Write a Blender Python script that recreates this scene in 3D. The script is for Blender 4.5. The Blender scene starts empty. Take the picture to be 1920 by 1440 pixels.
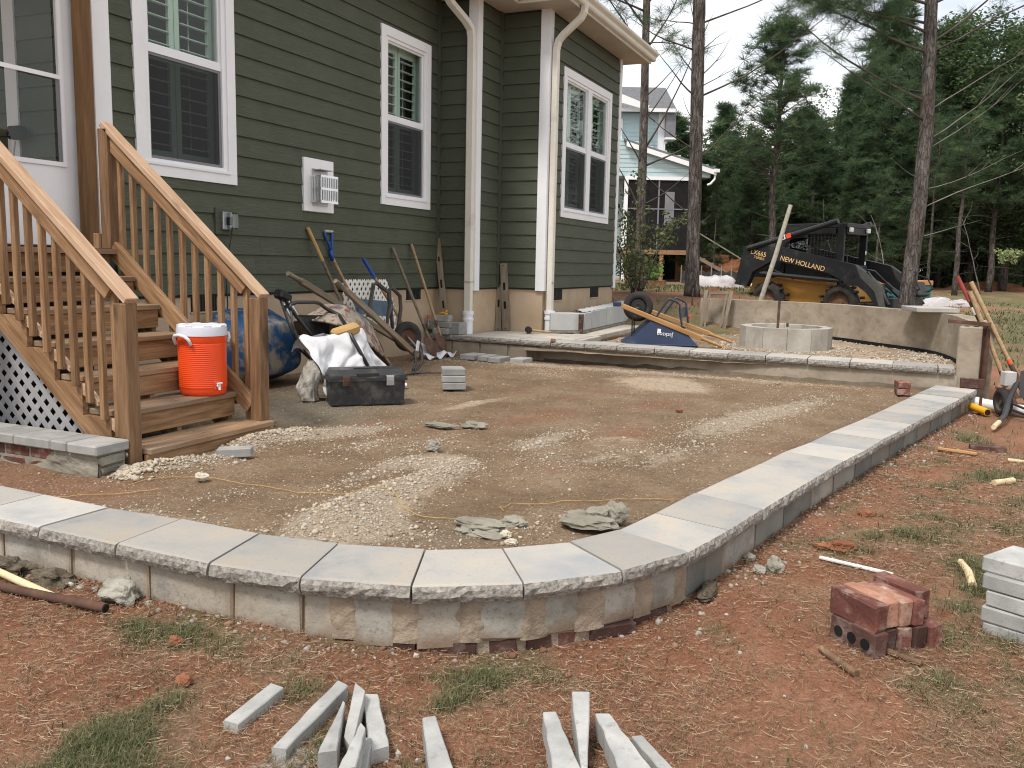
import bpy, math, random
import numpy as np
from mathutils import Vector, Matrix, noise

random.seed(7)
rng = np.random.default_rng(7)
scene = bpy.context.scene
col = scene.collection
R = math.radians

# ------------------------------------------------------------------ camera
YAW, PITCH, ROLL = 0.418178856, 0.135145366, -0.0207264304
cam_d = bpy.data.cameras.new('camera')
cam_d.sensor_width = 36.0
cam_d.lens = 1662.98 / 1920 * 36
cam_d.clip_start = 0.05
cam_d.clip_end = 1500
cam = bpy.data.objects.new('camera', cam_d)
col.objects.link(cam)
_f = Vector((math.cos(YAW) * math.cos(PITCH), math.sin(YAW) * math.cos(PITCH), -math.sin(PITCH)))
_r = Vector((math.sin(YAW), -math.cos(YAW), 0))
_d = _f.cross(_r)
_r2 = math.cos(ROLL) * _r + math.sin(ROLL) * _d
_d2 = -math.sin(ROLL) * _r + math.cos(ROLL) * _d
cam.matrix_world = Matrix(((_r2.x, -_d2.x, -_f.x, 0), (_r2.y, -_d2.y, -_f.y, 0), (_r2.z, -_d2.z, -_f.z, 1.15), (0, 0, 0, 1)))
scene.camera = cam
FW = Vector((math.cos(YAW), math.sin(YAW), 0))     # level direction of view
RT = Vector((math.sin(YAW), -math.cos(YAW), 0))    # level direction to the viewer's right

# ------------------------------------------------------------------ sky, sun, exposure
SUN_EL, SUN_AZ = R(58), R(168)                     # azimuth from +X towards +Y
world = bpy.data.worlds.new('World')
scene.world = world
world.use_nodes = True
wn = world.node_tree
for n_ in list(wn.nodes):
    wn.nodes.remove(n_)
w_out = wn.nodes.new('ShaderNodeOutputWorld')
w_bg = wn.nodes.new('ShaderNodeBackground')
w_bg.inputs['Strength'].default_value = 0.10
w_sky = wn.nodes.new('ShaderNodeTexSky')
w_sky.sky_type = 'NISHITA'
w_sky.sun_disc = False
w_sky.sun_elevation = SUN_EL
w_sky.sun_rotation = R(90) - SUN_AZ
w_sky.dust_density = 2.0
w_tc = wn.nodes.new('ShaderNodeTexCoord')
w_map = wn.nodes.new('ShaderNodeMapping')
w_map.inputs['Scale'].default_value = (1.0, 1.0, 2.4)
w_ns = wn.nodes.new('ShaderNodeTexNoise')
w_ns.inputs['Scale'].default_value = 2.6
w_ns.inputs['Detail'].default_value = 7
w_ns.inputs['Roughness'].default_value = 0.55
w_rp = wn.nodes.new('ShaderNodeValToRGB')
w_rp.color_ramp.elements[0].position = 0.36
w_rp.color_ramp.elements[0].color = (0.45, 0.45, 0.45, 1)
w_rp.color_ramp.elements[1].position = 0.60
w_rp.color_ramp.elements[1].color = (1, 1, 1, 1)
w_mix = wn.nodes.new('ShaderNodeMixRGB')
w_mix.inputs['Color2'].default_value = (8.8, 8.7, 8.5, 1)   # cloud, lit
wn.links.new(w_tc.outputs['Generated'], w_map.inputs['Vector'])
wn.links.new(w_map.outputs['Vector'], w_ns.inputs['Vector'])
wn.links.new(w_ns.outputs['Fac'], w_rp.inputs['Fac'])
wn.links.new(w_rp.outputs['Color'], w_mix.inputs['Fac'])
wn.links.new(w_sky.outputs['Color'], w_mix.inputs['Color1'])
wn.links.new(w_mix.outputs['Color'], w_bg.inputs['Color'])
wn.links.new(w_bg.outputs['Background'], w_out.inputs['Surface'])

sun_d = bpy.data.lights.new('sun', 'SUN')
sun_d.energy = 2.1
sun_d.angle = R(11)
sun_d.color = (1.0, 0.95, 0.88)
sun = bpy.data.objects.new('sun', sun_d)
col.objects.link(sun)
_sd = Vector((math.cos(SUN_EL) * math.cos(SUN_AZ), math.cos(SUN_EL) * math.sin(SUN_AZ), math.sin(SUN_EL)))
sun.rotation_euler = _sd.to_track_quat('Z', 'Y').to_euler()

scene.view_settings.view_transform = 'Standard'
scene.view_settings.look = 'None'
scene.view_settings.gamma = 1
scene.view_settings.use_curve_mapping = False
scene.view_settings.exposure = 0.70
scene.render.engine = 'CYCLES'
scene.cycles.max_bounces = 6
scene.cycles.diffuse_bounces = 3
scene.cycles.glossy_bounces = 3
scene.cycles.transparent_max_bounces = 10
scene.cycles.use_denoising = True
scene.cycles.filter_width = 1.1

# ------------------------------------------------------------------ mesh helpers
class MB:
    """Collects verts and faces, then links them as one mesh object."""
    def __init__(s):
        s.v, s.f, s.m = [], [], []
        s.cur = 0
    def add(s, vs, fs):
        o = len(s.v)
        s.v += [tuple(p) for p in vs]
        s.f += [tuple(i + o for i in f) for f in fs]
        s.m += [s.cur] * len(fs)
        return s
    def hexa(s, b, t):
        """b, t: four bottom and four top points, counter-clockwise from above."""
        return s.add(list(b) + list(t), [(3, 2, 1, 0), (4, 5, 6, 7), (0, 1, 5, 4), (1, 2, 6, 5), (2, 3, 7, 6), (3, 0, 4, 7)])
    def box(s, lo, hi):
        (a, b, c), (d, e, f) = lo, hi
        return s.hexa([(a, b, c), (d, b, c), (d, e, c), (a, e, c)], [(a, b, f), (d, b, f), (d, e, f), (a, e, f)])
    def cbox(s, c, size, ch=0.003, M=None, jit=0.0):
        """chamfered box, centre c, full sizes, optional rotation matrix M, jitter for wear."""
        h = [x / 2 for x in size]
        ch = min(ch, *(x * 0.45 for x in h))
        V, idx = [], {}
        for sx in (-1, 1):
            for sy in (-1, 1):
                for sz in (-1, 1):
                    for ax in range(3):
                        p = [sx * (h[0] - ch), sy * (h[1] - ch), sz * (h[2] - ch)]
                        p[ax] = (sx, sy, sz)[ax] * h[ax]
                        if jit:
                            p = [q + random.uniform(-jit, jit) for q in p]
                        idx[(sx, sy, sz, ax)] = len(V)
                        V.append(p)
        F = []
        for ax in range(3):
            u, w = (ax + 1) % 3, (ax + 2) % 3
            for sg in (-1, 1):
                q = []
                for a, b in ((-1, -1), (1, -1), (1, 1), (-1, 1)):
                    k = [0, 0, 0]
                    k[ax], k[u], k[w] = sg, a, b
                    q.append(idx[(k[0], k[1], k[2], ax)])
                F.append(tuple(q if sg > 0 else q[::-1]))
        for ax in range(3):
            u, w = (ax + 1) % 3, (ax + 2) % 3
            for a in (-1, 1):
                for b in (-1, 1):
                    k0, k1 = [0, 0, 0], [0, 0, 0]
                    k0[ax], k1[ax] = -1, 1
                    k0[u] = k1[u] = a
                    k0[w] = k1[w] = b
                    q = [idx[(*k0, u)], idx[(*k1, u)], idx[(*k1, w)], idx[(*k0, w)]]
                    F.append(tuple(q if a * b < 0 else q[::-1]))
        for sx in (-1, 1):
            for sy in (-1, 1):
                for sz in (-1, 1):
                    q = [idx[(sx, sy, sz, i)] for i in range(3)]
                    F.append(tuple(q if sx * sy * sz > 0 else q[::-1]))
        if M is not None:
            V = [M @ Vector(p) for p in V]
        c = Vector(c)
        return s.add([Vector(p) + c for p in V], F)
    def prism(s, poly, off):
        n = len(poly)
        off = Vector(off)
        return s.add([Vector(p) for p in poly] + [Vector(p) + off for p in poly],
                     [tuple(range(n))[::-1], tuple(range(n, 2 * n))] + [(i, (i + 1) % n, n + (i + 1) % n, n + i) for i in range(n)])
    def tube(s, pts, r, n=8, cap=True):
        pts = [Vector(p) for p in pts]
        rs = r if isinstance(r, (list, tuple)) else [r] * len(pts)
        V, F = [], []
        ref = None
        for i, p in enumerate(pts):
            d = (pts[min(i + 1, len(pts) - 1)] - pts[max(i - 1, 0)])
            if d.length < 1e-9:
                d = Vector((0, 0, 1))
            d.normalize()
            if ref is None:
                ref = d.orthogonal().normalized()
            ref = (ref - d * ref.dot(d))
            if ref.length < 1e-6:
                ref = d.orthogonal()
            ref.normalize()
            b = d.cross(ref)
            for k in range(n):
                a = 2 * math.pi * k / n
                V.append(p + (ref * math.cos(a) + b * math.sin(a)) * rs[i])
        for i in range(len(pts) - 1):
            for k in range(n):
                F.append((i * n + k, i * n + (k + 1) % n, (i + 1) * n + (k + 1) % n, (i + 1) * n + k))
        if cap:
            F.append(tuple(range(n))[::-1])
            F.append(tuple(range((len(pts) - 1) * n, len(pts) * n)))
        return s.add(V, F)
    def lathe(s, prof, c=(0, 0, 0), M=None, n=24, caps=True):
        V, F = [], []
        for (r, z) in prof:
            for k in range(n):
                a = 2 * math.pi * k / n
                V.append(Vector((r * math.cos(a), r * math.sin(a), z)))
        for i in range(len(prof) - 1):
            for k in range(n):
                F.append((i * n + k, i * n + (k + 1) % n, (i + 1) * n + (k + 1) % n, (i + 1) * n + k))
        if caps:
            F.append(tuple(range(n))[::-1])
            F.append(tuple(range((len(prof) - 1) * n, len(prof) * n)))
        if M is not None:
            V = [M @ p for p in V]
        c = Vector(c)
        return s.add([p + c for p in V], F)
    def grid(s, fn, nu, nv, closed=False):
        V = [fn(i / nu, j / nv) for j in range(nv + 1) for i in range(nu + 1)]
        F = [(j * (nu + 1) + i, j * (nu + 1) + i + 1, (j + 1) * (nu + 1) + i + 1, (j + 1) * (nu + 1) + i) for j in range(nv) for i in range(nu)]
        return s.add(V, F)
    def blob(s, c, size, seed=0, amp=0.25, sub=2, flat=None):
        """irregular stone: displaced icosphere"""
        V, F = ico(sub)
        o = Vector((seed * 3.7, seed * 1.3, seed * 7.1))
        P = []
        for p in V:
            p = Vector(p)
            k = 1 + amp * noise.noise(p * 1.3 + o) + amp * 0.6 * noise.noise(p * 3.1 + o)
            q = Vector((p.x * size[0], p.y * size[1], p.z * size[2])) * k
            if flat is not None:
                q.z = max(min(q.z, flat), -flat)
            P.append(q + Vector(c))
        return s.add(P, F)
    def mesh(s, name, smooth=False):
        me = bpy.data.meshes.new(name)
        me.from_pydata(s.v, [], s.f)
        if smooth:
            me.polygons.foreach_set('use_smooth', [True] * len(me.polygons))
        me.update()
        return me
    def build(s, name, m, parent=None, smooth=False, auto=None, kind=None):
        me = s.mesh(name, smooth)
        ms = m if isinstance(m, (list, tuple)) else [m]
        for x in ms:
            me.materials.append(x)
        if len(ms) > 1:
            me.polygons.foreach_set('material_index', s.m)
        if auto:
            try:
                me.set_sharp_from_angle(angle=R(auto))
            except Exception:
                pass
        return link(name, me, parent, kind)

_ico = {}
def ico(sub):
    if sub in _ico:
        return _ico[sub]
    t = (1 + 5 ** .5) / 2
    V = [Vector(p).normalized() for p in [(-1, t, 0), (1, t, 0), (-1, -t, 0), (1, -t, 0), (0, -1, t), (0, 1, t), (0, -1, -t), (0, 1, -t), (t, 0, -1), (t, 0, 1), (-t, 0, -1), (-t, 0, 1)]]
    F = [(0, 11, 5), (0, 5, 1), (0, 1, 7), (0, 7, 10), (0, 10, 11), (1, 5, 9), (5, 11, 4), (11, 10, 2), (10, 7, 6), (7, 1, 8), (3, 9, 4), (3, 4, 2), (3, 2, 6), (3, 6, 8), (3, 8, 9), (4, 9, 5), (2, 4, 11), (6, 2, 10), (8, 6, 7), (9, 8, 1)]
    for _ in range(sub):
        cache, G = {}, []
        def mid(a, b):
            k = (min(a, b), max(a, b))
            if k not in cache:
                cache[k] = len(V)
                V.append(((V[a] + V[b]) / 2).normalized())
            return cache[k]
        for a, b, c in F:
            x, y, z = mid(a, b), mid(b, c), mid(c, a)
            G += [(a, x, z), (b, y, x), (c, z, y), (x, y, z)]
        F = G
    _ico[sub] = (V, F)
    return _ico[sub]

def link(name, me, parent=None, kind=None):
    o = bpy.data.objects.new(name, me)
    col.objects.link(o)
    if parent is not None:
        adopt(o, parent)
    if kind:
        o['kind'] = kind
    return o

def wm(o):
    """world matrix from the parent chain, without a depsgraph update"""
    m = o.matrix_basis.copy()
    if o.parent:
        m = wm(o.parent) @ o.matrix_parent_inverse @ m
    return m

def adopt(o, parent):
    o.parent = parent
    o.matrix_parent_inverse = wm(parent).inverted()

def thing(name, label, cat, loc=(0, 0, 0), rz=0.0, group=None):
    o = bpy.data.objects.new(name, None)
    o.empty_display_size = 0.1
    col.objects.link(o)
    o.location = loc
    o.rotation_euler = (0, 0, rz)
    return tag(o, label, cat, group)

def tag(o, label, cat, group=None):
    o['label'] = label
    o['category'] = cat
    if group:
        o['group'] = group
    return o

def frame(o, d, up):
    """matrix with local X along d, local Z near up, origin o"""
    x = Vector(d).normalized()
    z = Vector(up)
    z = (z - x * z.dot(x)).normalized()
    y = z.cross(x)
    return Matrix(((x.x, y.x, z.x, o[0]), (x.y, y.y, z.y, o[1]), (x.z, y.z, z.z, o[2]), (0, 0, 0, 1)))

_bd = {}
def board(name, p0, p1, w, t, up, m, parent=None, ch=0.003):
    """timber from p0 to p1 (centre line), width w across, thickness t along up; its grain runs along local X"""
    p0, p1 = Vector(p0), Vector(p1)
    L = (p1 - p0).length
    key = (name, round(L, 3), round(w, 4), round(t, 4), m.name)
    if key not in _bd:
        me = MB().cbox((0, 0, 0), (L, w, t), ch).mesh(name)
        me.materials.append(m)
        _bd[key] = me
    o = bpy.data.objects.new(name, _bd[key])
    col.objects.link(o)
    o.matrix_basis = frame((p0 + p1) / 2, p1 - p0, up)
    if parent is not None:
        adopt(o, parent)
    return o

def slab_piece(name, c, size, rz, m, parent=None, ch=0.004, jit=0.002, tilt=(0, 0)):
    """a paver, brick or block with its own slightly uneven mesh"""
    me = MB().cbox((0, 0, 0), size, ch, None, jit).mesh(name)
    me.materials.append(m)
    o = bpy.data.objects.new(name, me)
    col.objects.link(o)
    o.location = c
    o.rotation_euler = (tilt[0], tilt[1], rz)
    if parent is not None:
        adopt(o, parent)
    return o

# ------------------------------------------------------------------ materials
class NT:
    def __init__(s, name):
        s.mat = bpy.data.materials.new(name)
        s.mat.use_nodes = True
        s.t = s.mat.node_tree
        s.b = s.t.nodes['Principled BSDF']
        s.out = s.t.nodes['Material Output']
        s.tc = s.t.nodes.new('ShaderNodeTexCoord')
    def n(s, kind, **kw):
        x = s.t.nodes.new(kind)
        for k, v in kw.items():
            setattr(x, k, v)
        return x
    def l(s, a, b):
        s.t.links.new(a, b)
    def noise(s, scale, detail=4, rough=0.55, stretch=(1, 1, 1), coord='Object', dist=0.0, off=None):
        mp = s.n('ShaderNodeMapping')
        mp.inputs['Scale'].default_value = stretch
        s.l(s.tc.outputs[coord], mp.inputs['Vector'])
        if off is not None:
            s.l(off, mp.inputs['Location'])
        x = s.n('ShaderNodeTexNoise')
        x.inputs['Scale'].default_value = scale
        x.inputs['Detail'].default_value = detail
        x.inputs['Roughness'].default_value = rough
        x.inputs['Distortion'].default_value = dist
        s.l(mp.outputs['Vector'], x.inputs['Vector'])
        return x.outputs['Fac']
    def ramp(s, fac, stops):
        x = s.n('ShaderNodeValToRGB')
        e = x.color_ramp.elements
        while len(e) < len(stops):
            e.new(0.5)
        for i, (p, c) in enumerate(stops):
            e[i].position = p
            e[i].color = (*c, 1) if not isinstance(c, (int, float)) else (c, c, c, 1)
        s.l(fac, x.inputs['Fac'])
        return x.outputs['Color']
    def mix(s, fac, a, b, mode='MIX'):
        x = s.n('ShaderNodeMixRGB', blend_type=mode)
        for v, k in ((fac, 'Fac'), (a, 'Color1'), (b, 'Color2')):
            if isinstance(v, (int, float)):
                x.inputs[k].default_value = v if k == 'Fac' else (v, v, v, 1)
            elif isinstance(v, tuple):
                x.inputs[k].default_value = (*v, 1)
            else:
                s.l(v, x.inputs[k])
        return x.outputs['Color']
    def math(s, op, a, b=0.0, clamp=False):
        x = s.n('ShaderNodeMath', operation=op)
        x.use_clamp = clamp
        for i, v in enumerate((a, b)):
            if isinstance(v, (int, float)):
                x.inputs[i].default_value = v
            else:
                s.l(v, x.inputs[i])
        return x.outputs['Value']
    def rand(s):
        return s.n('ShaderNodeObjectInfo').outputs['Random']
    def attr(s, name):
        return s.n('ShaderNodeAttribute', attribute_name=name).outputs['Fac']
    def hsv(s, colr, val=None, hue=None, sat=None):
        x = s.n('ShaderNodeHueSaturation')
        s.l(colr, x.inputs['Color'])
        for v, k in ((val, 'Value'), (hue, 'Hue'), (sat, 'Saturation')):
            if v is None:
                continue
            if isinstance(v, (int, float)):
                x.inputs[k].default_value = v
            else:
                s.l(v, x.inputs[k])
        return x.outputs['Color']
    def bump(s, fac, strength=0.4, dist=0.01, prev=None):
        x = s.n('ShaderNodeBump')
        x.inputs['Strength'].default_value = strength
        x.inputs['Distance'].default_value = dist
        s.l(fac, x.inputs['Height'])
        if prev is not None:
            s.l(prev, x.inputs['Normal'])
        s.l(x.outputs['Normal'], s.b.inputs['Normal'])
        return x.outputs['Normal']
    def base(s, c):
        if isinstance(c, tuple):
            s.b.inputs['Base Color'].default_value = (*c, 1)
        else:
            s.l(c, s.b.inputs['Base Color'])
    def rough(s, r, spec=0.4, metal=0.0):
        s.b.inputs['Roughness'].default_value = r
        s.b.inputs['Specular IOR Level'].default_value = spec
        s.b.inputs['Metallic'].default_value = metal
    def vary(s, colr, amt):
        """each object a little lighter or darker"""
        return s.hsv(colr, val=s.math('ADD', s.math('MULTIPLY', s.rand(), 2 * amt), 1 - amt))
    def roff(s):
        """a random offset per object so that alike pieces do not repeat"""
        c = s.n('ShaderNodeCombineXYZ')
        r = s.math('MULTIPLY', s.rand(), 53.0)
        s.l(r, c.inputs[0]); s.l(s.math('MULTIPLY', r, 1.7), c.inputs[1]); s.l(s.math('MULTIPLY', r, 0.6), c.inputs[2])
        return c.outputs['Vector']

def simple(name, stops, scale=6, detail=5, rough=0.7, spec=0.35, vary=0.0, stretch=(1, 1, 1), bump=None, dirt=None, metal=0.0, per_object=True):
    """noise between colour stops; dirt=(colour, scale, lo, hi); bump=(scale, strength, distance)"""
    t = NT(name)
    off = t.roff() if per_object else None
    c = t.ramp(t.noise(scale, detail, 0.6, stretch, off=off), stops)
    if dirt:
        c = t.mix(t.ramp(t.noise(dirt[1], 6, 0.65, off=off), [(dirt[2], 0.0), (dirt[3], 1.0)]), c, dirt[0])
    if vary:
        c = t.vary(c, vary)
    t.base(c)
    t.rough(rough, spec, metal)
    if bump:
        t.bump(t.noise(bump[0], 5, 0.6, stretch, off=off), bump[1], bump[2])
    return t.mat

def sd(v):
    """sRGB 0-255 to linear"""
    return tuple(((x / 255) / 12.92 if x / 255 <= 0.04045 else ((x / 255 + 0.055) / 1.055) ** 2.4) for x in v)

M = {}
# siding: painted fibre cement with an embossed wood grain
t = NT('siding_paint')
off = t.roff()
c = t.ramp(t.noise(3, 4, off=off), [(0.3, (0.060, 0.070, 0.046)), (0.7, (0.075, 0.085, 0.058))])
t.base(t.vary(c, 0.05))
t.rough(0.62, 0.35)
g = t.noise(42, 6, 0.65, (0.10, 1, 1.5), dist=1.4, off=off)
t.bump(t.ramp(g, [(0.42, 0.0), (0.56, 1.0)]), 0.55, 0.0035)
M['siding'] = t.mat
M['trim'] = simple('white_trim_paint', [(0.3, (0.74, 0.75, 0.78)), (0.7, (0.80, 0.81, 0.83))], 3, 3, 0.45, 0.4, bump=(60, 0.05, 0.001))
M['cream'] = simple('cream_metal', [(0.3, (0.62, 0.59, 0.52)), (0.7, (0.70, 0.67, 0.60))], 2, 4, 0.4, 0.45, dirt=((0.40, 0.35, 0.27), 3, 0.58, 0.8))
M['soffit'] = simple('soffit_paint', [(0.3, (0.46, 0.40, 0.33)), (0.7, (0.54, 0.48, 0.41))], 2, 3, 0.6)
M['vinyl'] = simple('white_plastic', [(0.3, (0.72, 0.73, 0.76)), (0.7, (0.78, 0.79, 0.82))], 3, 3, 0.35, 0.5)
M['stucco'] = simple('tan_stucco', [(0.25, (0.36, 0.27, 0.18)), (0.5, (0.44, 0.34, 0.24)), (0.75, (0.49, 0.39, 0.28))], 1.6, 7, 0.85, 0.2,
                     dirt=((0.40, 0.22, 0.10), 1.1, 0.55, 0.85), bump=(25, 0.35, 0.006))
M['dark'] = simple('dark_cavity', [(0.3, (0.012, 0.012, 0.013)), (0.7, (0.02, 0.02, 0.02))], 5, 2, 0.9, 0.1)
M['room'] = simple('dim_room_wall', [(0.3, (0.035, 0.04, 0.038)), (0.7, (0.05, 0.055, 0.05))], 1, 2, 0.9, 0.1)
M['shutter'] = simple('shutter_paint', [(0.3, (0.50, 0.57, 0.535)), (0.7, (0.55, 0.62, 0.58))], 2, 2, 0.5)

def glass(name, tint, gloss=0.55, base_reflect=0.04):
    t = NT(name)
    tr = t.n('ShaderNodeBsdfTransparent'); tr.inputs['Color'].default_value = (*tint, 1)
    gl = t.n('ShaderNodeBsdfGlossy'); gl.inputs['Roughness'].default_value = 0.02
    gl.inputs['Color'].default_value = (0.9, 0.95, 0.93, 1)
    fr = t.n('ShaderNodeLayerWeight')
    mx = t.n('ShaderNodeMixShader')
    t.l(t.math('ADD', t.math('MULTIPLY', t.math('POWER', fr.outputs['Facing'], 4.0), gloss), base_reflect, True), mx.inputs['Fac'])
    t.l(tr.outputs[0], mx.inputs[1]); t.l(gl.outputs[0], mx.inputs[2])
    t.l(mx.outputs[0], t.out.inputs['Surface'])
    return t.mat
M['glass'] = glass('window_glass', (0.78, 0.87, 0.82), 0.55)
M['door_glass'] = glass('storm_door_glass', (0.74, 0.75, 0.74), 0.9)
M['clear_plastic'] = glass('clear_plastic', (0.75, 0.78, 0.8), 1.2, 0.08)
t = NT('insect_screen')
tr = t.n('ShaderNodeBsdfTransparent'); tr.inputs['Color'].default_value = (0.85, 0.85, 0.85, 1)
df = t.n('ShaderNodeBsdfDiffuse'); df.inputs['Color'].default_value = (0.05, 0.052, 0.056, 1)
mx = t.n('ShaderNodeMixShader'); mx.inputs['Fac'].default_value = 0.62
t.l(tr.outputs[0], mx.inputs[1]); t.l(df.outputs[0], mx.inputs[2]); t.l(mx.outputs[0], t.out.inputs['Surface'])
M['screen'] = t.mat
M['screen_frame'] = simple('grey_screen_frame', [(0.3, (0.16, 0.16, 0.18)), (0.7, (0.20, 0.20, 0.22))], 4, 2, 0.5)

def wood(name, dark, mid, light, rough=0.65, knots=True, vary=0.14, fade=None, spec=0.25):
    t = NT(name)
    off = t.roff()
    g = t.noise(10, 6, 0.6, (0.22, 2.2, 2.2), dist=0.8, off=off)
    c = t.ramp(g, [(0.30, dark), (0.50, mid), (0.68, light)])
    fine = t.noise(60, 4, 0.6, (0.06, 3, 3), off=off)
    c = t.mix(t.ramp(fine, [(0.45, 0.0), (0.62, 0.5)]), c, dark)
    if knots:
        k = t.noise(3.3, 2, 0.4, (0.7, 2.0, 2.0), off=off)
        c = t.mix(t.ramp(k, [(0.70, 0.0), (0.78, 0.75)]), c, tuple(x * 0.35 for x in dark))
    if fade:
        c = t.mix(t.ramp(t.noise(2.0, 4, off=off), [(0.4, 0.0), (0.7, 0.8)]), c, fade)
    c = t.vary(c, vary)
    t.base(c)
    t.rough(rough, spec)
    t.bump(fine, 0.3, 0.0015)
    return t.mat
M['wood'] = wood('new_pine_timber', (0.135, 0.070, 0.033), (0.265, 0.155, 0.080), (0.375, 0.238, 0.135))
M['newel'] = wood('brown_newel_timber', (0.11, 0.058, 0.030), (0.195, 0.113, 0.060), (0.265, 0.165, 0.094), vary=0.06)
M['rail'] = wood('fresh_cut_rail', (0.33, 0.20, 0.115), (0.48, 0.325, 0.215), (0.56, 0.405, 0.29), knots=True, vary=0.08)
M['post'] = wood('stained_post', (0.105, 0.055, 0.022), (0.165, 0.088, 0.036), (0.20, 0.112, 0.05), vary=0.05)
M['tread'] = wood('weathered_tread', (0.17, 0.10, 0.056), (0.25, 0.158, 0.092), (0.33, 0.222, 0.14), fade=(0.26, 0.205, 0.15))
M['oldwood'] = wood('weathered_grey_wood', (0.10, 0.075, 0.052), (0.19, 0.145, 0.10), (0.28, 0.22, 0.155), fade=(0.24, 0.21, 0.17), vary=0.15)
M['handle'] = wood('ash_handle', (0.26, 0.165, 0.09), (0.38, 0.26, 0.15), (0.46, 0.33, 0.20), knots=False, vary=0.12)
M['newhandle'] = wood('oak_handle', (0.30, 0.155, 0.06), (0.42, 0.235, 0.10), (0.48, 0.29, 0.14), knots=False, vary=0.05, rough=0.5)
M['cutwood'] = wood('pale_split_wood', (0.50, 0.36, 0.20), (0.64, 0.48, 0.30), (0.72, 0.58, 0.40), knots=False, vary=0.1)

# cast cap stones: grey, blue-grey and tan clouds that differ from stone to stone
t = NT('capstone_concrete')
off = t.roff()
c = t.ramp(t.noise(3.2, 6, 0.62, off=off), [(0.30, (0.265, 0.268, 0.272)), (0.47, (0.345, 0.332, 0.31)), (0.62, (0.385, 0.352, 0.308)), (0.75, (0.40, 0.335, 0.262))])
c = t.mix(t.ramp(t.noise(1.5, 4, off=off), [(0.53, 0.0), (0.70, 0.65)]), c, (0.225, 0.24, 0.265))
c = t.mix(t.ramp(t.noise(70, 3, off=off), [(0.60, 0.0), (0.72, 0.4)]), c, (0.20, 0.19, 0.18))
c = t.mix(t.ramp(t.noise(5, 6, 0.7, dist=1.2, off=off), [(0.60, 0.0), (0.72, 0.5)]), c, (0.46, 0.33, 0.22))
c = t.vary(c, 0.2)
t.base(c); t.rough(0.8, 0.3)
b1 = t.bump(t.noise(160, 4, off=off), 0.25, 0.002)
t.bump(t.noise(9, 5, off=off), 0.2, 0.006, b1)
M['cap'] = t.mat
M['capedge'] = simple('split_stone_face', [(0.28, (0.10, 0.095, 0.09)), (0.5, (0.27, 0.25, 0.225)), (0.72, (0.42, 0.39, 0.35))], 55, 6, 0.9, 0.2, vary=0.1, bump=(60, 0.9, 0.01))
t = NT('concrete_block')
off = t.roff()
c = t.ramp(t.noise(3.2, 7, 0.68, off=off), [(0.25, (0.17, 0.162, 0.142)), (0.45, (0.345, 0.325, 0.285)), (0.7, (0.42, 0.40, 0.355))])
pit = t.ramp(t.noise(60, 4, 0.65, off=off), [(0.56, 0.0), (0.66, 1.0)])
c = t.mix(t.math('MULTIPLY', pit, 0.65), c, (0.15, 0.15, 0.145))
c = t.mix(t.ramp(t.noise(1.3, 5, off=off), [(0.45, 0.0), (0.68, 0.8)]), c, (0.33, 0.25, 0.17))
c = t.mix(t.ramp(t.noise(6, 5, 0.7, off=off), [(0.50, 0.0), (0.70, 0.6)]), c, (0.15, 0.14, 0.125))
gs = t.n('ShaderNodeSeparateXYZ'); t.l(t.tc.outputs['Generated'], gs.inputs[0])
sp_ = t.math('ADD', gs.outputs[2], t.math('MULTIPLY', t.math('SUBTRACT', t.noise(9, 6, 0.7, off=off), 0.5), 0.9))
c = t.mix(t.ramp(sp_, [(0.06, 0.75), (0.34, 0.0)]), c, (0.20, 0.125, 0.078))
ed_ = t.math('ABSOLUTE', t.math('SUBTRACT', gs.outputs[0], 0.5))
sm_ = t.math('ADD', ed_, t.math('MULTIPLY', t.math('SUBTRACT', t.noise(11, 5, 0.7, off=off), 0.5), 0.22))
c = t.mix(t.ramp(sm_, [(0.40, 0.0), (0.52, 0.8)]), c, (0.29, 0.215, 0.145))
# damp blocks soak up water by the piece
wet = t.ramp(t.rand(), [(0.72, 0.0), (0.80, 0.45)])
c = t.mix(wet, c, (0.14, 0.145, 0.14))
c = t.vary(c, 0.10)
t.base(c); t.rough(0.9, 0.2)
t.bump(t.noise(75, 4, 0.6, off=off), 0.5, 0.005)
M['block'] = t.mat
t = NT('damp_shaded_block')  # damp blocks, colour also darkened to paint in the straight run's shade
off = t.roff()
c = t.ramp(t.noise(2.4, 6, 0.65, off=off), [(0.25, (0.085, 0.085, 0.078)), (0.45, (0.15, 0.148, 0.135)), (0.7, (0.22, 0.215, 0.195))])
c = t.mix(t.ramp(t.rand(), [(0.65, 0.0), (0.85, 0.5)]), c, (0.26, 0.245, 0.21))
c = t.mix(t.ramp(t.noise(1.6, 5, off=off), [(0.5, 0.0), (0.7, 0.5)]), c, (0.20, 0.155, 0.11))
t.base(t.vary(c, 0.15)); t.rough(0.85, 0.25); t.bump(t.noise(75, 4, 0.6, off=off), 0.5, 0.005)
M['dampshadeblock'] = t.mat
M['cleanblock'] = simple('clean_grey_block', [(0.3, (0.36, 0.365, 0.36)), (0.7, (0.45, 0.455, 0.445))], 5, 6, 0.9, 0.2, vary=0.06, bump=(90, 0.4, 0.004))
M['mortar'] = simple('tan_mortar', [(0.28, (0.15, 0.115, 0.085)), (0.42, (0.27, 0.215, 0.162)), (0.6, (0.33, 0.268, 0.205)), (0.8, (0.30, 0.27, 0.225))], 6, 8, 0.92, 0.15, bump=(45, 0.8, 0.012))
M['wetmortar'] = simple('wet_grey_mortar', [(0.25, (0.15, 0.14, 0.11)), (0.5, (0.225, 0.21, 0.17)), (0.75, (0.30, 0.28, 0.23))], 6, 6, 0.9, 0.25, bump=(22, 0.8, 0.02))
t = NT('smooth_render')
off = t.roff()
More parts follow.
